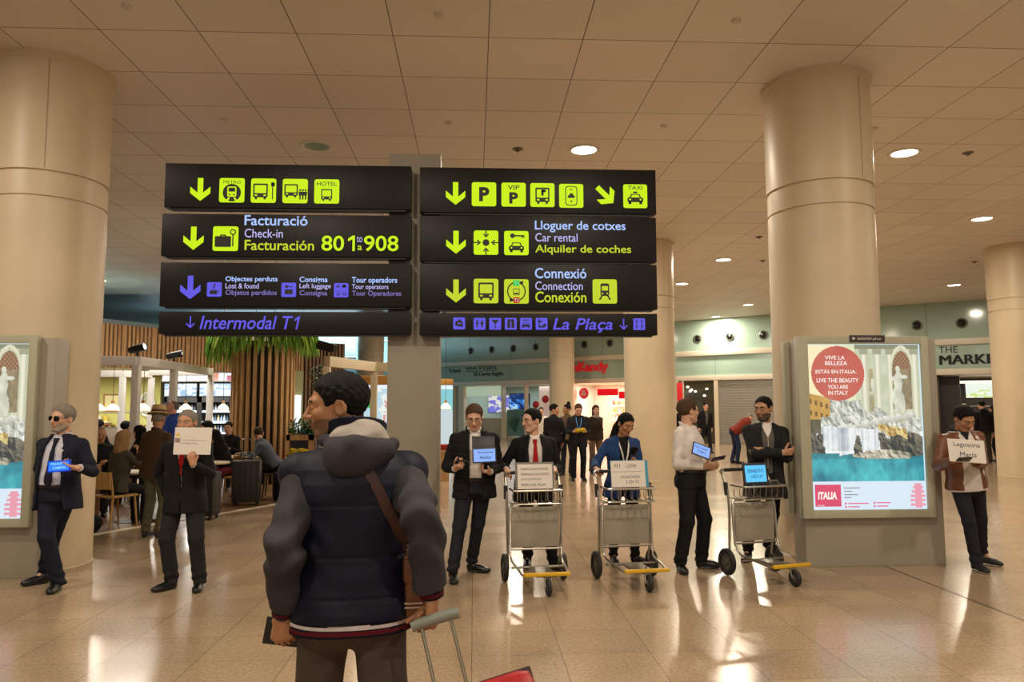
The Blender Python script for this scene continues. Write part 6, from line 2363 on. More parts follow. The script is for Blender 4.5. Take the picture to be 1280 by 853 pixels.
MB_ = MB().box((-.112, 0, 0), (.112, .006, .125), bev=.002)
o = MB_.build('tablet_cover', mat('cover_black', '#17161a', .45), loc=at(604.5, 560.5, 7.40))
o.rotation_euler = (R(-22), 0, R(4))
tag(o, 'black folded tablet cover standing up above the pale blue tablet', 'tablet cover')
slab('phone', at(577.5, 578, 7.40), .145, .072, R(20), R(60), R(0), 'dark phone in the right hand of the man with the tablet', 'phone', None, case=mat('phone_black', '#101014', .2), th=.009)

# ---- man in red tie behind the first trolley
loc, rz = (.625, 7.99), R(3)
L_ = lambda px, py, Y: lpt(loc, rz, at(px, py, Y))
hp = lambda i, x: lpt(loc, rz, in_trolley(i, (x, .42, 1.045))[0])
hl, hr = hp(0, .235), hp(0, -.235)
a, b = lpt(loc, rz, on_floor(692, 711)), lpt(loc, rz, on_floor(660, 708))
f = person('person in black suit with bright red tie smiling to the side behind a trolley', loc, rz, 'fair', None, None, ('black', dict(thick=.010, line=[(-.12, .10), (-.075, .082), (-.05, .055), (-.043, -.01), (-.02, .0), (.0, .012), (.022, -.028), (.05, -.06), (.12, -.08)])), H=1.69, lean=5, head=(-58, 4, 0),
           feet=[(a[0], a[1] - .02, 0, 25, 0), (b[0], b[1] + .02, 0, -10, 0)],
           hands=[dict(w=hl + np.array([.012, .085, .025]), d=(-.1, -1, -.25), n=(-.1, .1, -1), curl=.95, tc=.8), dict(w=hr + np.array([-.012, .085, .025]), d=(.1, -1, -.25), n=(.1, .1, -1), curl=.95, tc=.8)],
           elbows=[(.4, .7, -.7), (-.4, .7, -.7)], fat=.018, belly=.02, h=NEAR)
f.shirt(CL['white'])
f.tie(CL['red'], .05, (.046, .020))
f.top('jacket', CL['black'], t=.022, hem=-.17, V=[(-.2, .09), (.05, .060), (.42, .078), (.53, .055)], lapel=.05, flare=.012, seed=12)
f.trousers(CL['black'])
f.shoes(LEA)
f.glasses(GLS)

# ---- woman in blue blazer behind the second trolley
loc, rz = (1.60, 8.16), R(4)
L_ = lambda px, py, Y: lpt(loc, rz, at(px, py, Y))
hr = hp(1, -.22)
a, b = lpt(loc, rz, on_floor(796, 704)), lpt(loc, rz, on_floor(768, 704))
f = person('person in royal blue blazer and white lanyard looking down at a phone', loc, rz, 'tan', None, None, ('black', dict(HPONY, line=[(-.12, .085), (-.08, .074), (-.05, .045), (-.03, -.02), (.0, -.045), (.05, -.07), (.12, -.08)])), H=1.66, fem=True, lean=3, head=(18, 24, 4),
           feet=[(a[0], a[1], 0, 55, 0), (b[0], b[1] + .03, 0, -5, 0)],
           hands=[dict(w=L_(797, 585, 7.86), d=(-.45, -.45, .75), n=(-.55, .2, .6), curl=.55, tc=.5), dict(w=hr + np.array([-.01, .085, .025]), d=(.1, -1, -.25), n=(.1, .1, -1), curl=.9, tc=.8)],
           elbows=[(.4, .4, -.9), (-.45, .6, -.7)], h=NEAR, fat=.008)
f.shirt(CL['black'], collar=False, name='blouse')
f.top('blazer', CL['blue'], t=.018, hem=-.14, V=[(-.2, .055), (.12, .05), (.40, .065), (.53, .055)], lapel=.04, flare=.015, seed=15)
f.trousers(CL['black'], (.086, .062, .052))
f.shoes(mat('boot_black', '#15110f', .5))
fld_ = Field()
f.torso(fld_, .010, -.1, .54)
for sx in (-1, 1):
    pts = []
    for q in np.linspace(0, 1, 14):
        z = .53 - .29 * q
        x = sx * (.062 * (1 - q) + .006)
        p = fld_.snap(f.tw((x, -.4, z)), f.T @ np.array([0, 1.0, 0]))
        if p is not None: pts.append(p + f.T @ np.array([0, -.006, 0]))
    MB().tube(pts, .009, 6, fl=.35).build('lanyard', mat('lanyard_white', '#d8d2cb', .5), f.root)
slab('phone', at(792, 564.5, 7.74), .075, .15, R(-25), R(52), R(25), 'dark phone held up by the woman in the blue blazer', 'phone', mat('phone_glass', '#20242c', .1), case=mat('phone_black', '#101014', .2), th=.009)

# ---- man in white shirt
loc, rz = (2.30, 7.96), R(52)
L_ = lambda px, py, Y: lpt(loc, rz, at(px, py, Y))
a, b = lpt(loc, rz, on_floor(884, 711)), lpt(loc, rz, on_floor(851, 715))
f = person('person in white shirt and black trousers turned away holding a tablet', loc, rz, 'fair', None, None, ('light', dict(thick=.010)), H=1.79, lean=-2, head=(55, -2, 0),
           feet=[(a[0] , a[1] + .04, 0, 30, 0), (b[0], b[1], 0, -52, 0)], knees=[(.1, -1, 0), (-.6, -1, 0)],
           hands=[dict(w=L_(886, 586, 7.96), d=(-.35, -.9, .1), n=(-.3, .1, .95), curl=.6, tc=.5), dict(w=L_(880, 583, 7.72), d=(.25, -1, .12), n=(.75, .0, .6), curl=.6, tc=.4)],
           elbows=[(.5, .9, -.6), (-.5, .9, -.6)], fat=.012, belly=.028, h=NEAR)
f.top('shirt', CL['white'], t=.010, hem=.085, collar=(.066, .022, .005, .548, .16), sleeve=(.062, .056, .042), flare=0, amp=.007, seed=22)
f.trousers(CL['black'], (.096, .074, .064), waist=.10)
f.belt(LEA, .086)
f.shoes(LEA)
f.glasses(GLS)
slab('tablet', at(877, 563.5, 7.62), .20, .145, R(12), R(-28), R(24), 'tablet with pale blue screen held by the man in the white shirt', 'tablet', SCRB, [('PAUL ADAM', -.075, .012, .13, .022), ('COMPLI', -.05, -.03, .10, .022)])
slab('phone', at(898, 574, 7.66), .15, .075, R(20), R(55), R(-18), 'dark purple phone in the fingers of the man in the white shirt', 'phone', mat('phone_violet', '#3d3a68', .2), case=mat('phone_black', '#101014', .2), th=.009)

# ---- man with crossed arms
p_ = at(967, 560, 8.09)
loc, rz = (p_[0] - .03, 8.09), R(-8)
L_ = lambda px, py, Y: lpt(loc, rz, at(px, py, Y))
a, b = lpt(loc, rz, on_floor(962, 699)), lpt(loc, rz, on_floor(934, 700))
f = person('person in dark blazer and glasses with crossed arms against the right column', loc, rz, 'olive', 'dark', None, ('black', dict(thick=.004)), H=1.82, hip=(-.08, -.04), lean=-4, side=3, head=(-38, 6, 0),
           feet=[(a[0], a[1], 0, 10, 0), (b[0], b[1], 0, -25, 0)],
           hands=[dict(w=(-.13, -.22, 1.235), d=(-1, .35, -.05), n=(.1, .9, -.3), curl=.35), dict(w=(.06, -.265, 1.215), d=(1, .25, .12), n=(0, .9, .3), curl=.4)],
           elbows=[(1.0, -.15, -.9), (-1.0, -.15, -.9)], h=NEAR)
f.shirt(CL['white'])
f.top('sweater', CL['greyk'], t=.008, hem=-.02, nosleeve=True, V=[(.40, .004), (.46, .032), (.53, .055)], pads=.04, amp=.003, seed=30)
f.top('jacket', CL['ink'], t=.024, hem=-.22, V=[(-.2, .10), (.1, .045), (.42, .068), (.53, .052)], lapel=.05, flare=.03, seed=31, sleeve=(.062, .056, .047))
f.trousers(CL['black'])
f.shoes(LEA)
f.glasses(GLS)

# ---- man in brown leather jacket
p_ = at(1209, 615, 7.72)
loc, rz = (p_[0], 7.72), R(-6)
L_ = lambda px, py, Y: lpt(loc, rz, at(px, py, Y))
a, b = lpt(loc, rz, on_floor(1233, 706)), lpt(loc, rz, on_floor(1222, 714))
f = person('person in brown leather jacket with crossed legs, leaning beside the right light box', loc, rz, 'tan', None, None, ('black', dict(thick=.013)), H=1.73, side=-5, lean=2, head=(10, 30, -4),
           feet=[(a[0], a[1] + .03, 0, 35, 0), (b[0], b[1], 0, 2, 0)], knees=[(.1, -1, 0), (-.1, -1, 0)],
           hands=[dict(w=L_(1219, 578, 7.42), d=(-.8, -.45, .25), n=(-.2, .2, .95), curl=.55, tc=.5), dict(w=L_(1191, 577, 7.42), d=(.75, -.5, .25), n=(.2, .2, .95), curl=.55, tc=.5)],
           elbows=[(.45, .4, -.9), (-.45, .4, -.9)], h=NEAR, fat=.004)
f.top('tee_shirt', CL['tee'], t=.020, hem=-.085, nosleeve=True, pads=.042, amp=.004, flare=.0)
f.top('jacket', LEAB, t=.024, hem=-.07, V=[(-.2, .10), (.1, .085), (.40, .075), (.53, .06)], sleeve=(.064, .058, .050), collar=(.072, .026, .008, .545, .45), flare=.0, amp=.007, seed=40)
f.trousers(CL['denim'], (.090, .064, .055), seed=41, hemup=-.05)
f.shoes(mat('canvas_black', '#151518', .7), SOLE)
fs_ = Field()
for q in np.linspace(0, 2 * PI, 12, endpoint=False):
    q2 = q + 2 * PI / 12
    fs_.rc(f.tw((.068 * math.sin(q), .012 - .066 * math.cos(q), .545 - .03 * math.cos(q))), f.tw((.068 * math.sin(q2), .012 - .066 * math.cos(q2), .545 - .03 * math.cos(q2))), .026, k=.02)
fs_.rc(f.tw((0, -.07, .52)), f.tw((0, -.10, .46)), .04, .02, k=.03)
f.part('scarf', fs_, cloth('scarf_grey', '#252631'))
t = empty('paper', at(1208.5, 564, 7.30), 0, 'white paper with a printed name held by the man in the brown leather jacket', 'paper')
t.rotation_euler = (R(-14), R(4), R(-5))
MB().box((-.18, 0, -.115), (.18, .003, .115)).build('sheet', PAPER, t)
mb = MB()
put_text(mb, 'Legostina', -.125, .028, .26, .058, -.0004, .0)
put_text(mb, 'Maria', -.07, -.062, .16, .050, -.0004, .0)
mb.build('print', mat('print_grey', '#4a4a55', .6), t, 0)
slab('phone', at(1205.5, 575, 7.24), .14, .07, R(0), R(55), 0, 'black phone in both hands of the man in the brown leather jacket', 'phone', None, case=mat('phone_black', '#101014', .2), th=.009)

# ---- the traveller in the foreground, from behind
Y0 = 2.92
p_ = at(441, 700, Y0)
loc, rz = (p_[0], Y0), R(180 + 6)
L_ = lambda px, py, Y: lpt(loc, rz, at(px, py, Y))
wl, wr = L_(355, 764, 2.86), L_(540, 744, 2.74)
f = Fig('person in navy padded vest and grey hood seen from behind, wheeling a red suitcase', loc, rz, H=1.86, lean=2, head=(92, 5, 0), headscale=.94, headoff=(.032, 0, 0), handscale=1.03, twist=0,
        feet=[(.17, -.16, 0, 6, 0), (-.17, .20, .0, -8, 0)],
        hands=[dict(w=wl, d=(.02, -.08, -1), n=(-.25, -.95, 0), curl=.62, tc=.55), dict(w=wr, d=(.05, .25, -1), n=(.9, -.3, -.1), curl=.92, tc=.8)],
        elbows=[(.08, 1, 0), (-.12, 1, 0)], fat=.004, h=.0048)
NV = cloth('vest_navy', '#0b0f22', .6, .2, 160)
GK = cloth('knit_grey', '#38363b', .95, .35, 260, .07, 60)
KW, KR, KN = cloth('rib_white', '#c9c4c0', .9, .4, 300), cloth('rib_red', '#5a1420', .9, .4, 300), cloth('rib_navy', '#0e1020', .9, .4, 300)
f.body(SK['tan'], STB['tan'], LIP['tan'], BROWD, h=.0034)
f.hair(HR['black'], thick=.009, h=.0034, line=[(-.12, .092), (-.085, .075), (-.062, .052), (-.046, .030), (-.040, -.012), (-.022, -.006), (.0, .014), (.022, -.026), (.05, -.058), (.12, -.078)])
k = f.k
_, sleeves = f.top('hoodie', GK, t=.014, hem=.0, sleeve=(.070, .063, .056), pads=.058, wrist=.87, amp=.013, seed=51, collar=None)


def band(q):           # rib stripes by height above the hem
    r = np.zeros(len(q), int)
    r[(q > -.064) & (q < -.050)] = 2
    r[(q > -.044) & (q < -.032)] = 1
    return r


_, vest = f.top('vest', NV, t=.040, hem=-.026, nosleeve=True, pads=.074, flare=.0, amp=.007, seed=52, quilt=([.05, .185, .36], .004), collar=(.088, .058, .014, .572, .30))
fb = Field()
f.torso(fb, .034, -.072, -.020, k=.01)
fb.op(lambda P, d: d - .0015 * np.sin(np.arctan2(f.tq(P)[:, 1], f.tq(P)[:, 0]) * 150))
f.part('hem_band', fb, [KN, KW, KR], .004, matfn=lambda C: band(f.tq(C)[:, 2] / k))
for i in range(2):
    a_ = f.arm[i]
    ax = _unit(a_['W'] - a_['E'])
    fc = Field()
    c0 = a_['W'] - ax * .050
    fc.rc(c0, a_['W'] + ax * .004, .046, .043, capa=True, capb=True)

    def cm(C, c0=c0, ax=ax):
        s_ = (C - c0) @ ax
        r = np.zeros(len(C), int)
        r[(s_ > .014) & (s_ < .022)] = 1
        r[(s_ > .032) & (s_ < .046)] = 2
        return r
    f.part('cuff', fc, [KN, KW, KR], .0035, matfn=cm)
fh = Field()
fh.ell(f.tw((-.022, .115, .548)), np.array([.122, .080, .060]) * k, f.T, k=.03)
fh.ell(f.tw((.01, .135, .515)), np.array([.085, .060, .065]) * k, f.T, k=.05)
fh.rc(f.tw((.098, .07, .580)), f.tw((.0, .170, .568)), .024, .028, k=.02)
fh.rc(f.tw((.0, .170, .568)), f.tw((-.138, .075, .565)), .028, .024, k=.02)


def hoodcut(P, d):
    q = (P - f.tw((-.02, .105, .645))) @ f.T
    k0 = np.sqrt(((q / (np.array([.106, .080, .080]) * k)) ** 2).sum(1))
    e = (k0 - 1) * .082
    return np.maximum(d + .003 * np.sin(q[:, 0] * 45 + q[:, 2] * 30), -e)


fh.op(hoodcut)
f.part('hood', fh, GK, .0045)
fl_ = Field()
fl_.ell(f.tw((-.022, .095, .580)), np.array([.108, .072, .058]) * k, f.T, k=.02)
fl_.ell(f.tw((-.025, .080, .610)), np.array([.075, .058, .052]) * k, f.T, k=.03)
fl_.op(lambda P, d: d + .004 * np.sin(f.tq(P)[:, 0] * 40 + 1.5 * np.sin(f.tq(P)[:, 2] * 50)))
f.part('hood_lining', fl_, cloth('lining_grey', '#99928a', .95, .3, 200), .0045)
f.trousers(cloth('trousers_taupe', '#4b423a', .9, .3, 220), (.094, .078, .068), waist=.11, amp=.007, seed=53)
f.shoes(mat('canvas_black', '#151518', .7), SOLE)
# watch
a_ = f.arm[0]
ax = _unit(a_['W'] - a_['E'])
t = empty('wrist_watch', f.world(a_['W'] + ax * .012), 0, 'dark watch on the left wrist of the man in the navy vest', 'watch')
mb = MB()
up_ = Rz(rz) @ ax
b1 = _unit(np.cross(up_, [0, 1, 0])); b2 = np.cross(up_, b1)
mb.tube([(b1 * math.cos(q) * .031 + b2 * math.sin(q) * .031) for q in np.linspace(0, 2 * PI, 25)[:-1]], .006, 8, True, fl=1.4)
mb.build('strap', LEA, t)
MB().ball(tuple(-b1 * .034 + np.array([0, -.006, 0])), (.010, .018, .018), 0, 12, 8).build('dial', mat('watch_glass', '#0a0a0c', .1), t)
# phone in the left hand
slab('phone', at(352.5, 791, 2.93), .130, .100, R(6), R(4), R(10), 'black phone with white edge in the left hand of the man in the navy vest', 'phone', None, case=mat('phone_black', '#101014', .2), th=.010)
o = [q for q in bpy.data.objects if q.name.startswith('phone')][-1]
MB().box((.0625, .001, -.044), (.0668, .009, .046), bev=.001).build('white_edge', mat('phone_edge', '#cfd0d4', .25, .3), [q for q in bpy.data.objects if q.type == 'EMPTY' and q.name.startswith('phone')][-1])

# shoulder bag: strap over the back, pouch on the right hip
LB = mat('bag_leather', '#6b4022', .5, var=.2, vscale=14, bump=.2, bscale=120)
LBD = mat('strap_leather', '#3d2219', .55, var=.15, vscale=20)
bagp = at(521, 728, 2.86)
t = empty('shoulder_bag', bagp, R(8), 'brown leather shoulder bag on the hip of the man in the navy vest', 'bag')
iv = lambda p: (Matrix.Rotation(-R(8), 4, 'Z') @ Vector(np.array(p) - bagp))[:]
pts = []
for px, py in ((440, 566), (450, 576), (462, 592), (474, 614), (486, 640), (497, 664), (506, 682)):
    o_ = np.array([0, 0, CAMZ])
    d_ = ray(px, py)
    pl, dl = f.local(o_), f.ldir(d_ / np.linalg.norm(d_))
    p = vest.snap(pl + dl * 2.3, dl, 1.0)
    if p is not None: pts.append(f.world(p - dl * .004))
V, F = [], []
for i, p in enumerate(pts):
    tn = _unit(pts[min(i + 1, len(pts) - 1)] - pts[max(i - 1, 0)])
    vw = _unit(p - np.array([0, 0, CAMZ]))
    sd = _unit(np.cross(tn, vw))
    for s_, off in ((-1, 0), (1, 0), (1, .006), (-1, .006)):
        V.append(iv(p + sd * s_ * .019 - vw * off))
n = len(pts)
for i in range(n - 1):
    for q in range(4):
        F.append((i * 4 + q, i * 4 + (q + 1) % 4, i * 4 + 4 + (q + 1) % 4, i * 4 + 4 + q))
mb = MB().add(V, F)
mb.build('strap', LBD, t)
# strap end, ring and the narrow lower strap
e0, e1, e2 = pts[-1], at(513, 690, 2.80), at(531, 757, 2.78)
MB().tube([iv(e0), iv(e1)], .016, 8, fl=.4).build('strap_end', LBD, t)
MB().tube([np.array(iv(e1)) + np.array([.014 * math.cos(a), 0, .016 * math.sin(a)]) for a in np.linspace(0, 2 * PI, 17)[:-1]], .003, 6, True).build('ring', mat('brass', '#b08a4a', .3, .9), t)
MB().tube([iv(e1), iv(at(521, 722, 2.775)), iv(e2)], .012, 8, fl=.4).build('lower_strap', LB, t)
MB().box((-.045, -.04, -.125), (.065, .20, .085), bev=.025).build('pouch', LB, t)
MB().box((-.052, -.046, .0), (.072, .206, .094), bev=.02).build('flap', LB, t)
mb = MB()
for z in (-.085, -.070): mb.box((-.047, -.042, z), (.067, .202, z + .006), bev=.002)
mb.build('stripe', mat('stripe_cream', '#b9a892', .6), t)

# red suitcase wheeled along
Hc = at(544, 774, 2.69)
ax = _unit(np.array([.26, -.32, -.90]))
sx = np.array([1.0, .0, .0]); sx = _unit(sx - ax * (sx @ ax))
sy = np.cross(-ax, sx)
Ms = Matrix(((sx[0], sy[0], -ax[0], 0), (sx[1], sy[1], -ax[1], 0), (sx[2], sy[2], -ax[2], 0), (0, 0, 0, 1)))
Lh = Hc[2] / -ax[2]                     # handle to the floor along the axis
base = Hc + ax * Lh
t = empty('suitcase', base, 0, 'red suitcase with a grey pull handle, cut off at the bottom edge', 'suitcase')
t.rotation_euler = Ms.to_euler()
RS = mat('suitcase_red', '#a3141a', .35, var=.06, vscale=20)
top_ = Lh - .238
MB().box((-.23, -.13, .06), (.27, .13, top_), bev=.05).build('shell', RS, t)
MB().box((-.234, -.012, .07), (.274, .012, top_ + .003), bev=.006).build('zip_band', mat('zip_dark', '#2a1214', .5), t)
mb = MB()
mb.box((-.11, .06, top_ - .002), (.02, .12, top_ + .018), bev=.006)
mb.build('handle_socket', mat('socket_grey', '#6f7267', .4), t)
for s_ in (-.052, .052):
    MB().tube([(s_, 0, top_ - .02), (s_, 0, Lh - .005)], .0065, 10).build('telescopic_rod', mat('rod_steel', '#b5ae98', .25, .9), t)
mb = MB()
mb.tube([(-.085, 0, Lh - .004), (-.05, 0, Lh), (.05, 0, Lh), (.085, 0, Lh - .004)], [.018, .020, .020, .018], 14, fillet=.02)
mb.build('pull_handle', mat('handle_sage', '#7f867a', .5), t)
for s_ in (-.17, .17):
    MB().lathe([(.0005, -.02), (.045, -.02), (.05, -.012), (.05, .012), (.045, .02), (.0005, .02)], (s_, .05, .045), 18, axis=0).build('wheel', RUB, t)
# ------------------------------------------------------------------ guests in the cafe and people farther off
def guest(label, px, Y, rz, topc, skin='warm', hair=('dark',), sit=True, lean=6, head=(0, 8, 0), legs='black', H=1.72, fem=False, hands=None, elbows=None, h=.0135, seat=.0, jk=None, shoe=LEA, stub=None, side=0, x=None, collar=None, hem=-.06, V=None, shirt=None, feet=None, fat=.006, **kw):
    loc = (X_(px, Y) if x is None else x, Y)
    if sit:
        g = person(label, loc, rz, skin, stub, None, hair, H=H, fem=fem, hipz=.585 + seat, lean=lean, head=head, side=side, fat=fat, feet=feet or [(.12, -.44, 0, 5, 0), (-.12, -.40, 0, -8, 0)],
                   knees=[(.1, -1, 1), (-.1, -1, 1)], hands=hands or [dict(w=(.12, -.40, .86 + seat), d=(-.4, -1, 0), n=(0, 0, -1), curl=.4), dict(w=(-.12, -.38, .86 + seat), d=(.4, -1, 0), n=(0, 0, -1), curl=.4)], elbows=elbows or [(.5, .4, -.8), (-.5, .4, -.8)], h=h, **kw)
    else:
        g = person(label, loc, rz, skin, stub, None, hair, H=H, fem=fem, lean=lean, head=head, side=side, feet=feet, hands=hands, elbows=elbows, h=h, fat=fat, **kw)
    if shirt: g.shirt(CL[shirt])
    g.top('jacket' if V or collar else 'top', CL[topc] if isinstance(topc, str) else topc, t=.020, hem=hem, V=V, collar=collar or (.066, .022, .006, .55, .2), seed=int(px), flare=.004)
    g.trousers(CL[legs] if isinstance(legs, str) else legs, (.088, .068, .060), seed=int(px) + 1)
    g.shoes(shoe)
    return g


def seat_chair(g, label, m=CHW, dy=.0):
    p = g.world((0, dy, 0))
    return chair(p[0], p[1], g.rz, label, m)


CHD = mat('chair_dark', '#1c1815', .5)
# seated
g = guest('person with long dark blonde hair in olive coat, seated with back turned', 150, 11.25, R(152), 'olive', 'fair', ('blonde', dict(thick=.016, line=[(-.12, .085), (-.06, .06), (-.04, .0), (.0, -.04), (.05, -.07), (.12, -.08)], long=[((0, .06, .02), (0, .09, -.17), .095, .085), ((.05, .03, 0), (.055, .05, -.18), .05, .05), ((-.05, .03, 0), (-.055, .05, -.18), .05, .05)])), fem=True, H=1.68, hem=-.10, lean=8, head=(18, 4, 0),
          hands=[dict(w=(.14, -.36, .84), d=(-.3, -1, 0), n=(0, 0, -1)), dict(w=(-.12, -.24, 1.04), d=(.2, -.1, 1), n=(.4, .9, 0), curl=.5)], h=.012)
seat_chair(g, 'light wooden cafe chair with the long-haired woman in it')
g = guest('bald person in dark clothes seated opposite the long-haired woman', 127, 12.7, R(22), 'black', 'tan', ('salt', dict(thick=.002, line=[(-.12, .2), (0.0, .06), (.03, .0), (.05, -.05), (.12, -.07)])), head=(10, 12, 0))
seat_chair(g, 'cafe chair under the bald man in dark clothes', CHD)
g = guest('bald rosy-faced person in grey and pink seated behind the dark-clothed man', 113, 15.3, R(10), 'pink', 'rosy', ('salt', dict(thick=.001, line=[(-.12, .2), (.02, .06), (.05, -.04), (.12, -.06)])), head=(6, -4, 0), H=1.76)
seat_chair(g, 'cafe chair under the rosy-faced man in pink', CHD)
g = guest('person with black hair seated with back turned, leftmost in the cafe', 121, 17.2, R(170), 'black', 'tan', ('black', dict(thick=.014)), H=1.80)
seat_chair(g, 'cafe chair under the black-haired guest at far left', CHD)
g = guest('person with short black hair in dark green seated left of the white pergola post', 155, 16.6, R(75), 'forest', 'olive', ('black', dict(thick=.012)), head=(80, 0, 0), H=1.75)
seat_chair(g, 'cafe chair under the guest in dark green', CHD)
g = guest('pale person with long black hair seated right of the white pergola post', 180, 14.2, R(-45), 'black', 'fair', ('black', HLONG), fem=True, head=(-62, 4, 0), H=1.70)
seat_chair(g, 'cafe chair under the woman with long black hair', CHD)
g = guest('person with black hair seated just right of the raised white paper', 265, 15.4, R(-30), 'ink', 'tan', ('black', dict(thick=.014)), head=(-30, 10, 0), H=1.80)
seat_chair(g, 'cafe chair hidden behind the man holding the paper', CHD)
g = guest('person in black with short dark hair facing the camera before the slatted column', 288, 16.2, R(0), 'black', 'fair', ('dark', dict(thick=.006)), head=(4, 10, 0), H=1.74)
seat_chair(g, 'cafe chair behind the woman resting her head', CHD)
g = guest('person with dark hair in black top resting the head on one hand', 287, 14.1, R(-40), 'black', 'warm', ('black', dict(HLONG, thick=.013)), fem=True, lean=24, head=(-55, 30, 0), H=1.66, legs='wine', hands=[dict(w=(-.05, -.40, .86), d=(-.5, -1, .1), n=(0, 0, -1)), dict(w=(-.10, -.36, 1.0), d=(.25, .1, 1), n=(.3, 1, 0), curl=.6)], shoe=mat('sneaker_dark', '#23262e', .6))
seat_chair(g, 'light wooden cafe chair under the woman resting her head', CHW)
g = guest('person in grey-blue jacket leaning on a table, seated before the slatted column', 346, 14.7, R(-82), 'greyblue', 'warm', ('brown', dict(thick=.004)), lean=34, head=(-84, 16, 0), H=1.80, legs='black', hands=[dict(w=(.06, -.62, .83), d=(-.3, -1, 0), n=(0, 0, -1)), dict(w=(-.14, -.56, .83), d=(.2, -1, 0), n=(0, 0, -1))], elbows=[(.6, .1, -.8), (-.6, .1, -.8)], hem=-.02)
seat_chair(g, 'dark cafe chair under the man in the grey-blue jacket', mat('chair_brown', '#4a3524', .5))
# standing
g = guest('person in straw fedora and brown jumper standing with back turned in the cafe', 197, 10.35, R(160), 'brown', 'tan', ('grey', dict(thick=.002)), sit=False, H=1.68, lean=2, head=(30, 8, 0), legs='stone', hem=-.08,
          hands=[dict(w=(.16, -.22, 1.0), d=(-.5, -.8, 0), n=(-.6, .2, .5)), dict(w=(-.14, -.24, 1.02), d=(.5, -.8, 0), n=(.6, .2, .5))], h=.010, shoe=mat('sneaker_dark', '#23262e', .6), fat=.014, belly=.02)
mb = MB()
prof = [(.150, -.006), (.152, .004), (.118, .018), (.100, .012), (.098, .03), (.094, .085), (.080, .118), (.045, .122), (.0005, .108)]
mb.lathe(prof, (0, 0, 0), 28)
mb.lathe([(.100, .014), (.1035, .016), (.1005, .05), (.097, .05)], (0, 0, 0), 28, 1)
M = Matrix(((*g.Hm[0],), (*g.Hm[1],), (*g.Hm[2],))).to_4x4()
M.translation = Vector(g.hw((0, .012, .075)))
mb.v = [(M @ Vector((p[0] * .96, p[1] * 1.12, p[2])))[:] for p in mb.v]
mb.build('straw_hat', [cloth('straw', '#b89d70', .8, .4, 200), mat('hat_band', '#5a2c20', .6)], g.root)
guest('bald person in royal blue standing behind the man in the straw hat', 219, 14.6, R(-130), 'royal', 'rosy', ('salt', dict(thick=.001, line=[(-.12, .2), (.02, .06), (.05, -.04), (.12, -.06)])), sit=False, H=1.84, head=(60, 0, 0))

# ---- farther off, right of the post
g = guest('person in black jacket seen from behind in the group beyond the red-tie man', 692, 17.5, R(-160), 'black', 'warm', ('black', dict(thick=.012)), sit=False, H=1.76, head=(-130, 6, 0), lean=4, h=.014,
          hands=[dict(w=(.10, -.26, 1.05), d=(-.5, -.8, 0), n=(0, 0, 1)), None], legs='black')
g = guest('person with high dark bun and tan fur jacket in the group beyond', 708, 18.6, R(150), 'tan', 'tan', ('black', dict(long=[((0, .05, .10), (0, .06, .15), .05, .045)])), sit=False, fem=True, H=1.76, head=(150, 0, 0), h=.015, legs='denim')
g = guest('person in dark suit with blue lanyard looking down at a yellow thing in both hands', 722, 17.3, R(0), 'ink', 'fair', ('light', dict(thick=.005)), sit=False, H=1.79, head=(0, 26, 0), h=.012, hem=-.16, V=[(-.2, .03), (.1, .03), (.42, .06), (.53, .055)], shirt='ink', fat=.016,
          hands=[dict(w=(.14, -.30, 1.13), d=(-.7, -.6, 0), n=(-.3, .3, .9), curl=.6), dict(w=(-.14, -.30, 1.13), d=(.7, -.6, 0), n=(.3, .3, .9), curl=.6)])
mb = MB()
for s_ in (-1, 1): mb.tube([g.tw((s_ * .06, -.07, .53)), g.tw((s_ * .05, -.155, .40)), g.tw((0, -.165, .22))], .010, 6, fl=.4)
mb.build('lanyard', mat('lanyard_blue', '#3f86c8', .5), g.root)
o = MB().ball((-.05, 0, 0), (.06, .045, .05)).ball((.05, .01, .01), (.065, .045, .05)).build('yellow_plush', cloth('yellow_cloth', '#b89c14'), loc=g.world((0, -.40, 1.16)))
tag(o, 'bright yellow bundle in the hands of the man with the blue lanyard', 'bundle')
g = guest('person with light scarf and dark coat just behind the man with the lanyard', 743, 19.0, R(20), 'dkbrown', 'fair', ('brown', dict(HLONG, thick=.01)), sit=False, fem=True, H=1.74, head=(-10, 6, 0), h=.015, legs='tan')
fs_ = Field()
fs_.ell(g.tw((0, 0, .53)), (.105, .10, .06), k=.03)
g.part('scarf', fs_, cloth('scarf_pale', '#8f8a84'), .014)
g = guest('person in white jacket far back between the red balloons', 676, 24.0, R(0), 'white', 'fair', ('brown', HCROP), sit=False, H=1.68, h=.018, legs='denim')
g = guest('person in long dark coat walking out beside the roller shutter', 881, 27.0, R(5), 'black', 'fair', ('dark', dict(thick=.012)), sit=False, H=1.82, head=(0, 6, 0), hem=-.34, h=.017, V=[(-.35, .05), (.1, .03), (.44, .06), (.53, .055)], shirt='greyk', feet=[(.10, -.22, 0, 5, 0), (-.10, .18, 0, -5, 0)])
g = guest('person mostly hidden behind the head of the man in the white shirt', 851, 20.0, R(150), 'black', 'warm', ('black', dict(thick=.012)), sit=False, H=1.80, h=.018)
g = guest('person in rust red jacket bending down over luggage by the roller shutter', 917, 21.9, R(80), 'rust', 'rosy', ('grey', dict(thick=.003)), sit=False, H=1.78, lean=52, head=(80, 60, 0), legs=cloth('jeans_blue', '#1d2740'), h=.015, hem=-.05, fat=.02,
          hands=[dict(w=(.10, -.62, .78), d=(0, -.3, -1), n=(0, 1, 0)), dict(w=(-.12, -.58, .76), d=(0, -.3, -1), n=(0, 1, 0))], feet=[(.12, .05, 0, 5, 0), (-.12, -.06, 0, -8, 0)])
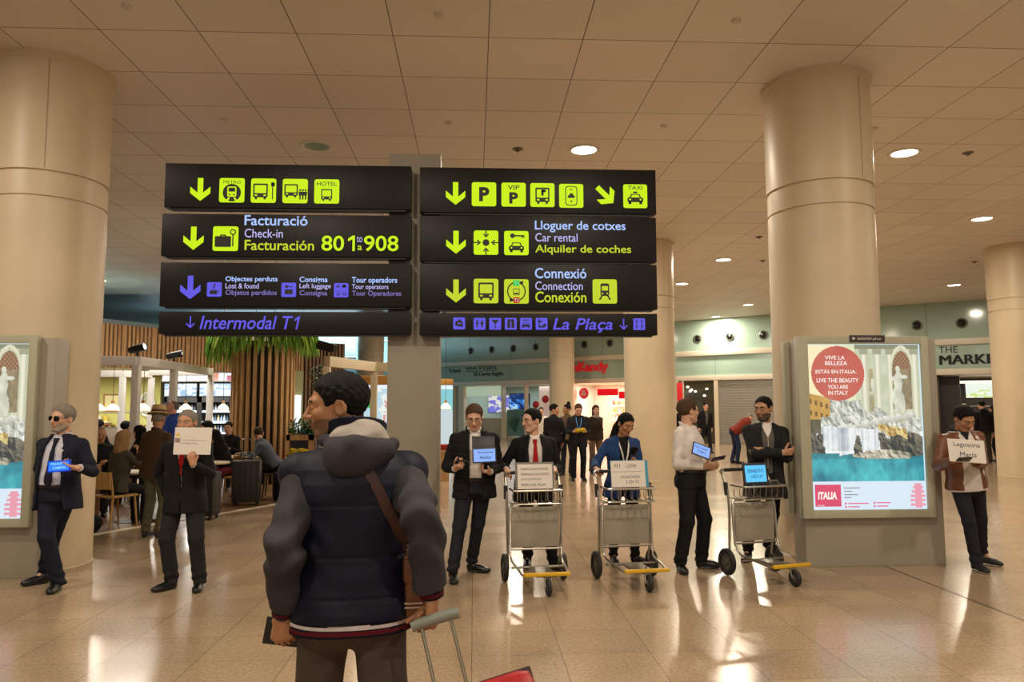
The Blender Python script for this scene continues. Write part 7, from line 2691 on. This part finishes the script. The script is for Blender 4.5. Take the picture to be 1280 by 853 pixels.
g = guest('person in pale pink shirt at the market counter, seen from behind', 1207, 23.6, R(178), cloth('shirt_pink', '#d9a898'), 'fair', ('grey', HCROP), sit=False, H=1.75, h=.017, legs='tan')
g = guest('person in black jumper and olive trousers seen from behind at the market', 1229, 21.6, R(172), 'black', 'fair', ('dark', HCROP), sit=False, H=1.84, h=.015, legs='olive', fat=.02)
g = guest('person in black dress with dark hair beside the man in the black jumper', 1245, 21.9, R(-150), 'black', 'warm', ('black', HLONG), sit=False, fem=True, H=1.70, h=.016, legs='black', hem=-.2)

# ---- luggage and bags on the floor
def case(px, Y, w, h, d, rz, m, label, pull=0.0, hard=True):
    t = empty('suitcase', (X_(px, Y), Y, 0), rz, label, 'suitcase')
    MB().box((-w / 2, -d / 2, .06), (w / 2, d / 2, h), bev=.035).build('shell', m, t)
    mb = MB()
    for k_ in range(5): mb.box((-w / 2 + (k_ + .5) * w / 5 - .006, -d / 2 - .004, .10), (-w / 2 + (k_ + .5) * w / 5 + .006, -d / 2 + .004, h - .04))
    mb.build('rib', RUB, t)
    for sx in (-1, 1):
        for sy in (-1, 1):
            MB().lathe([(.0005, -.015), (.028, -.015), (.03, 0), (.028, .015), (.0005, .015)], (sx * (w / 2 - .05), sy * (d / 2 - .05), .03), 14, axis=0).build('wheel', RUB, t)
    if pull:
        MB().tube([(-.10, .04, h - .01), (-.10, .04, h + pull), (.10, .04, h + pull), (.10, .04, h - .01)], .011, 8, fillet=.03).build('pull_handle', mat('pull_steel', '#8e8c86', .3, .8), t)
    MB().tube([(-.09, 0, h - .005), (-.07, 0, h + .03), (.07, 0, h + .03), (.09, 0, h - .005)], .012, 8, fillet=.03).build('carry_handle', RUB, t)
    return t


case(311, 13.55, .47, .78, .30, R(8), mat('case_grey', '#2e2b28', .45, var=.1), 'dark grey ribbed suitcase with pull handle up, standing by the slatted column', .36)
case(263, 11.9, .30, .72, .34, R(-4), mat('case_black', '#0f0e0e', .45), 'black suitcase standing behind the man holding the paper')
case(944, 21.6, .34, .72, .26, R(10), mat('case_green', '#21463a', .45), 'dark green suitcase the man in the rust jacket bends over')
o = MB().box((-.2, -.14, 0), (.2, .14, .3), bev=.06).build('black_holdall', cloth('bag_black', '#121112'), loc=(X_(948, 21.6), 21.6, .775))
tag(o, 'black bag resting on top of the dark green suitcase', 'bag')


def backpack(px, Y, rz, m, label, s_=1.0):
    t = empty('backpack', (X_(px, Y), Y, 0), rz, label, 'backpack')
    MB().box((-.17 * s_, -.11 * s_, .0), (.17 * s_, .11 * s_, .46 * s_), bev=.07 * s_).build('body', m, t)
    MB().box((-.13 * s_, -.16 * s_, .04 * s_), (.13 * s_, -.09 * s_, .25 * s_), bev=.035 * s_).build('pocket', m, t)
    MB().tube([(-.04, .05, .44 * s_), (-.03, .07, .52 * s_), (.03, .07, .52 * s_), (.04, .05, .44 * s_)], .010, 8, fillet=.02).build('grab_loop', RUB, t)
    for sx in (-1, 1): MB().tube([(sx * .09 * s_, .10 * s_, .42 * s_), (sx * .11 * s_, .18 * s_, .28 * s_), (sx * .10 * s_, .10 * s_, .06 * s_)], .018, 8, fl=.5, fillet=.1).build('shoulder_strap', RUB, t)
    return t


backpack(357, 14.2, R(20), cloth('pack_black', '#14151a'), 'black backpack on the floor beside the dark cafe chair', 1.15)
t = empty('slouch_bag', (X_(115, 10.75), 10.75, 0), R(-15), 'slumped black bag on the floor beside the left column', 'bag')
fb = Field()
fb.ell((0, 0, .12), (.22, .14, .14), k=.05).ell((-.08, 0, .20), (.10, .10, .13), k=.06)
fb.op(lambda P, d: np.maximum(d + .008 * np.sin(P[:, 0] * 35 + P[:, 2] * 25), -P[:, 2]))
solid('bag_body', fb, cloth('bag_black', '#121112'), .012, t)
MB().tube([(-.15, 0, .26), (-.05, .02, .38), (.08, 0, .30), (.16, 0, .2)], .012, 8, fillet=.06).build('handle', RUB, t)
t = chair(X_(372, 13.7), 13.9, R(-150), 'black cafe chair with a yellow jacket, left of the man in the navy vest', CHD)
fb = Field()
fb.box((0, 0, 0), (.17, .05, .17), rd=.04, k=.03).ell((.08, .02, -.12), (.08, .05, .14), k=.05)
fb.op(lambda P, d: d + .008 * np.sin(P[:, 0] * 40 + P[:, 2] * 17))
o = solid('yellow_jacket', fb, cloth('yellow_cloth', '#b89c14'), .012)
o.location = (X_(375, 13.7), 13.66, .80)
tag(o, 'bright yellow jacket hung over the back of a black cafe chair', 'jacket')
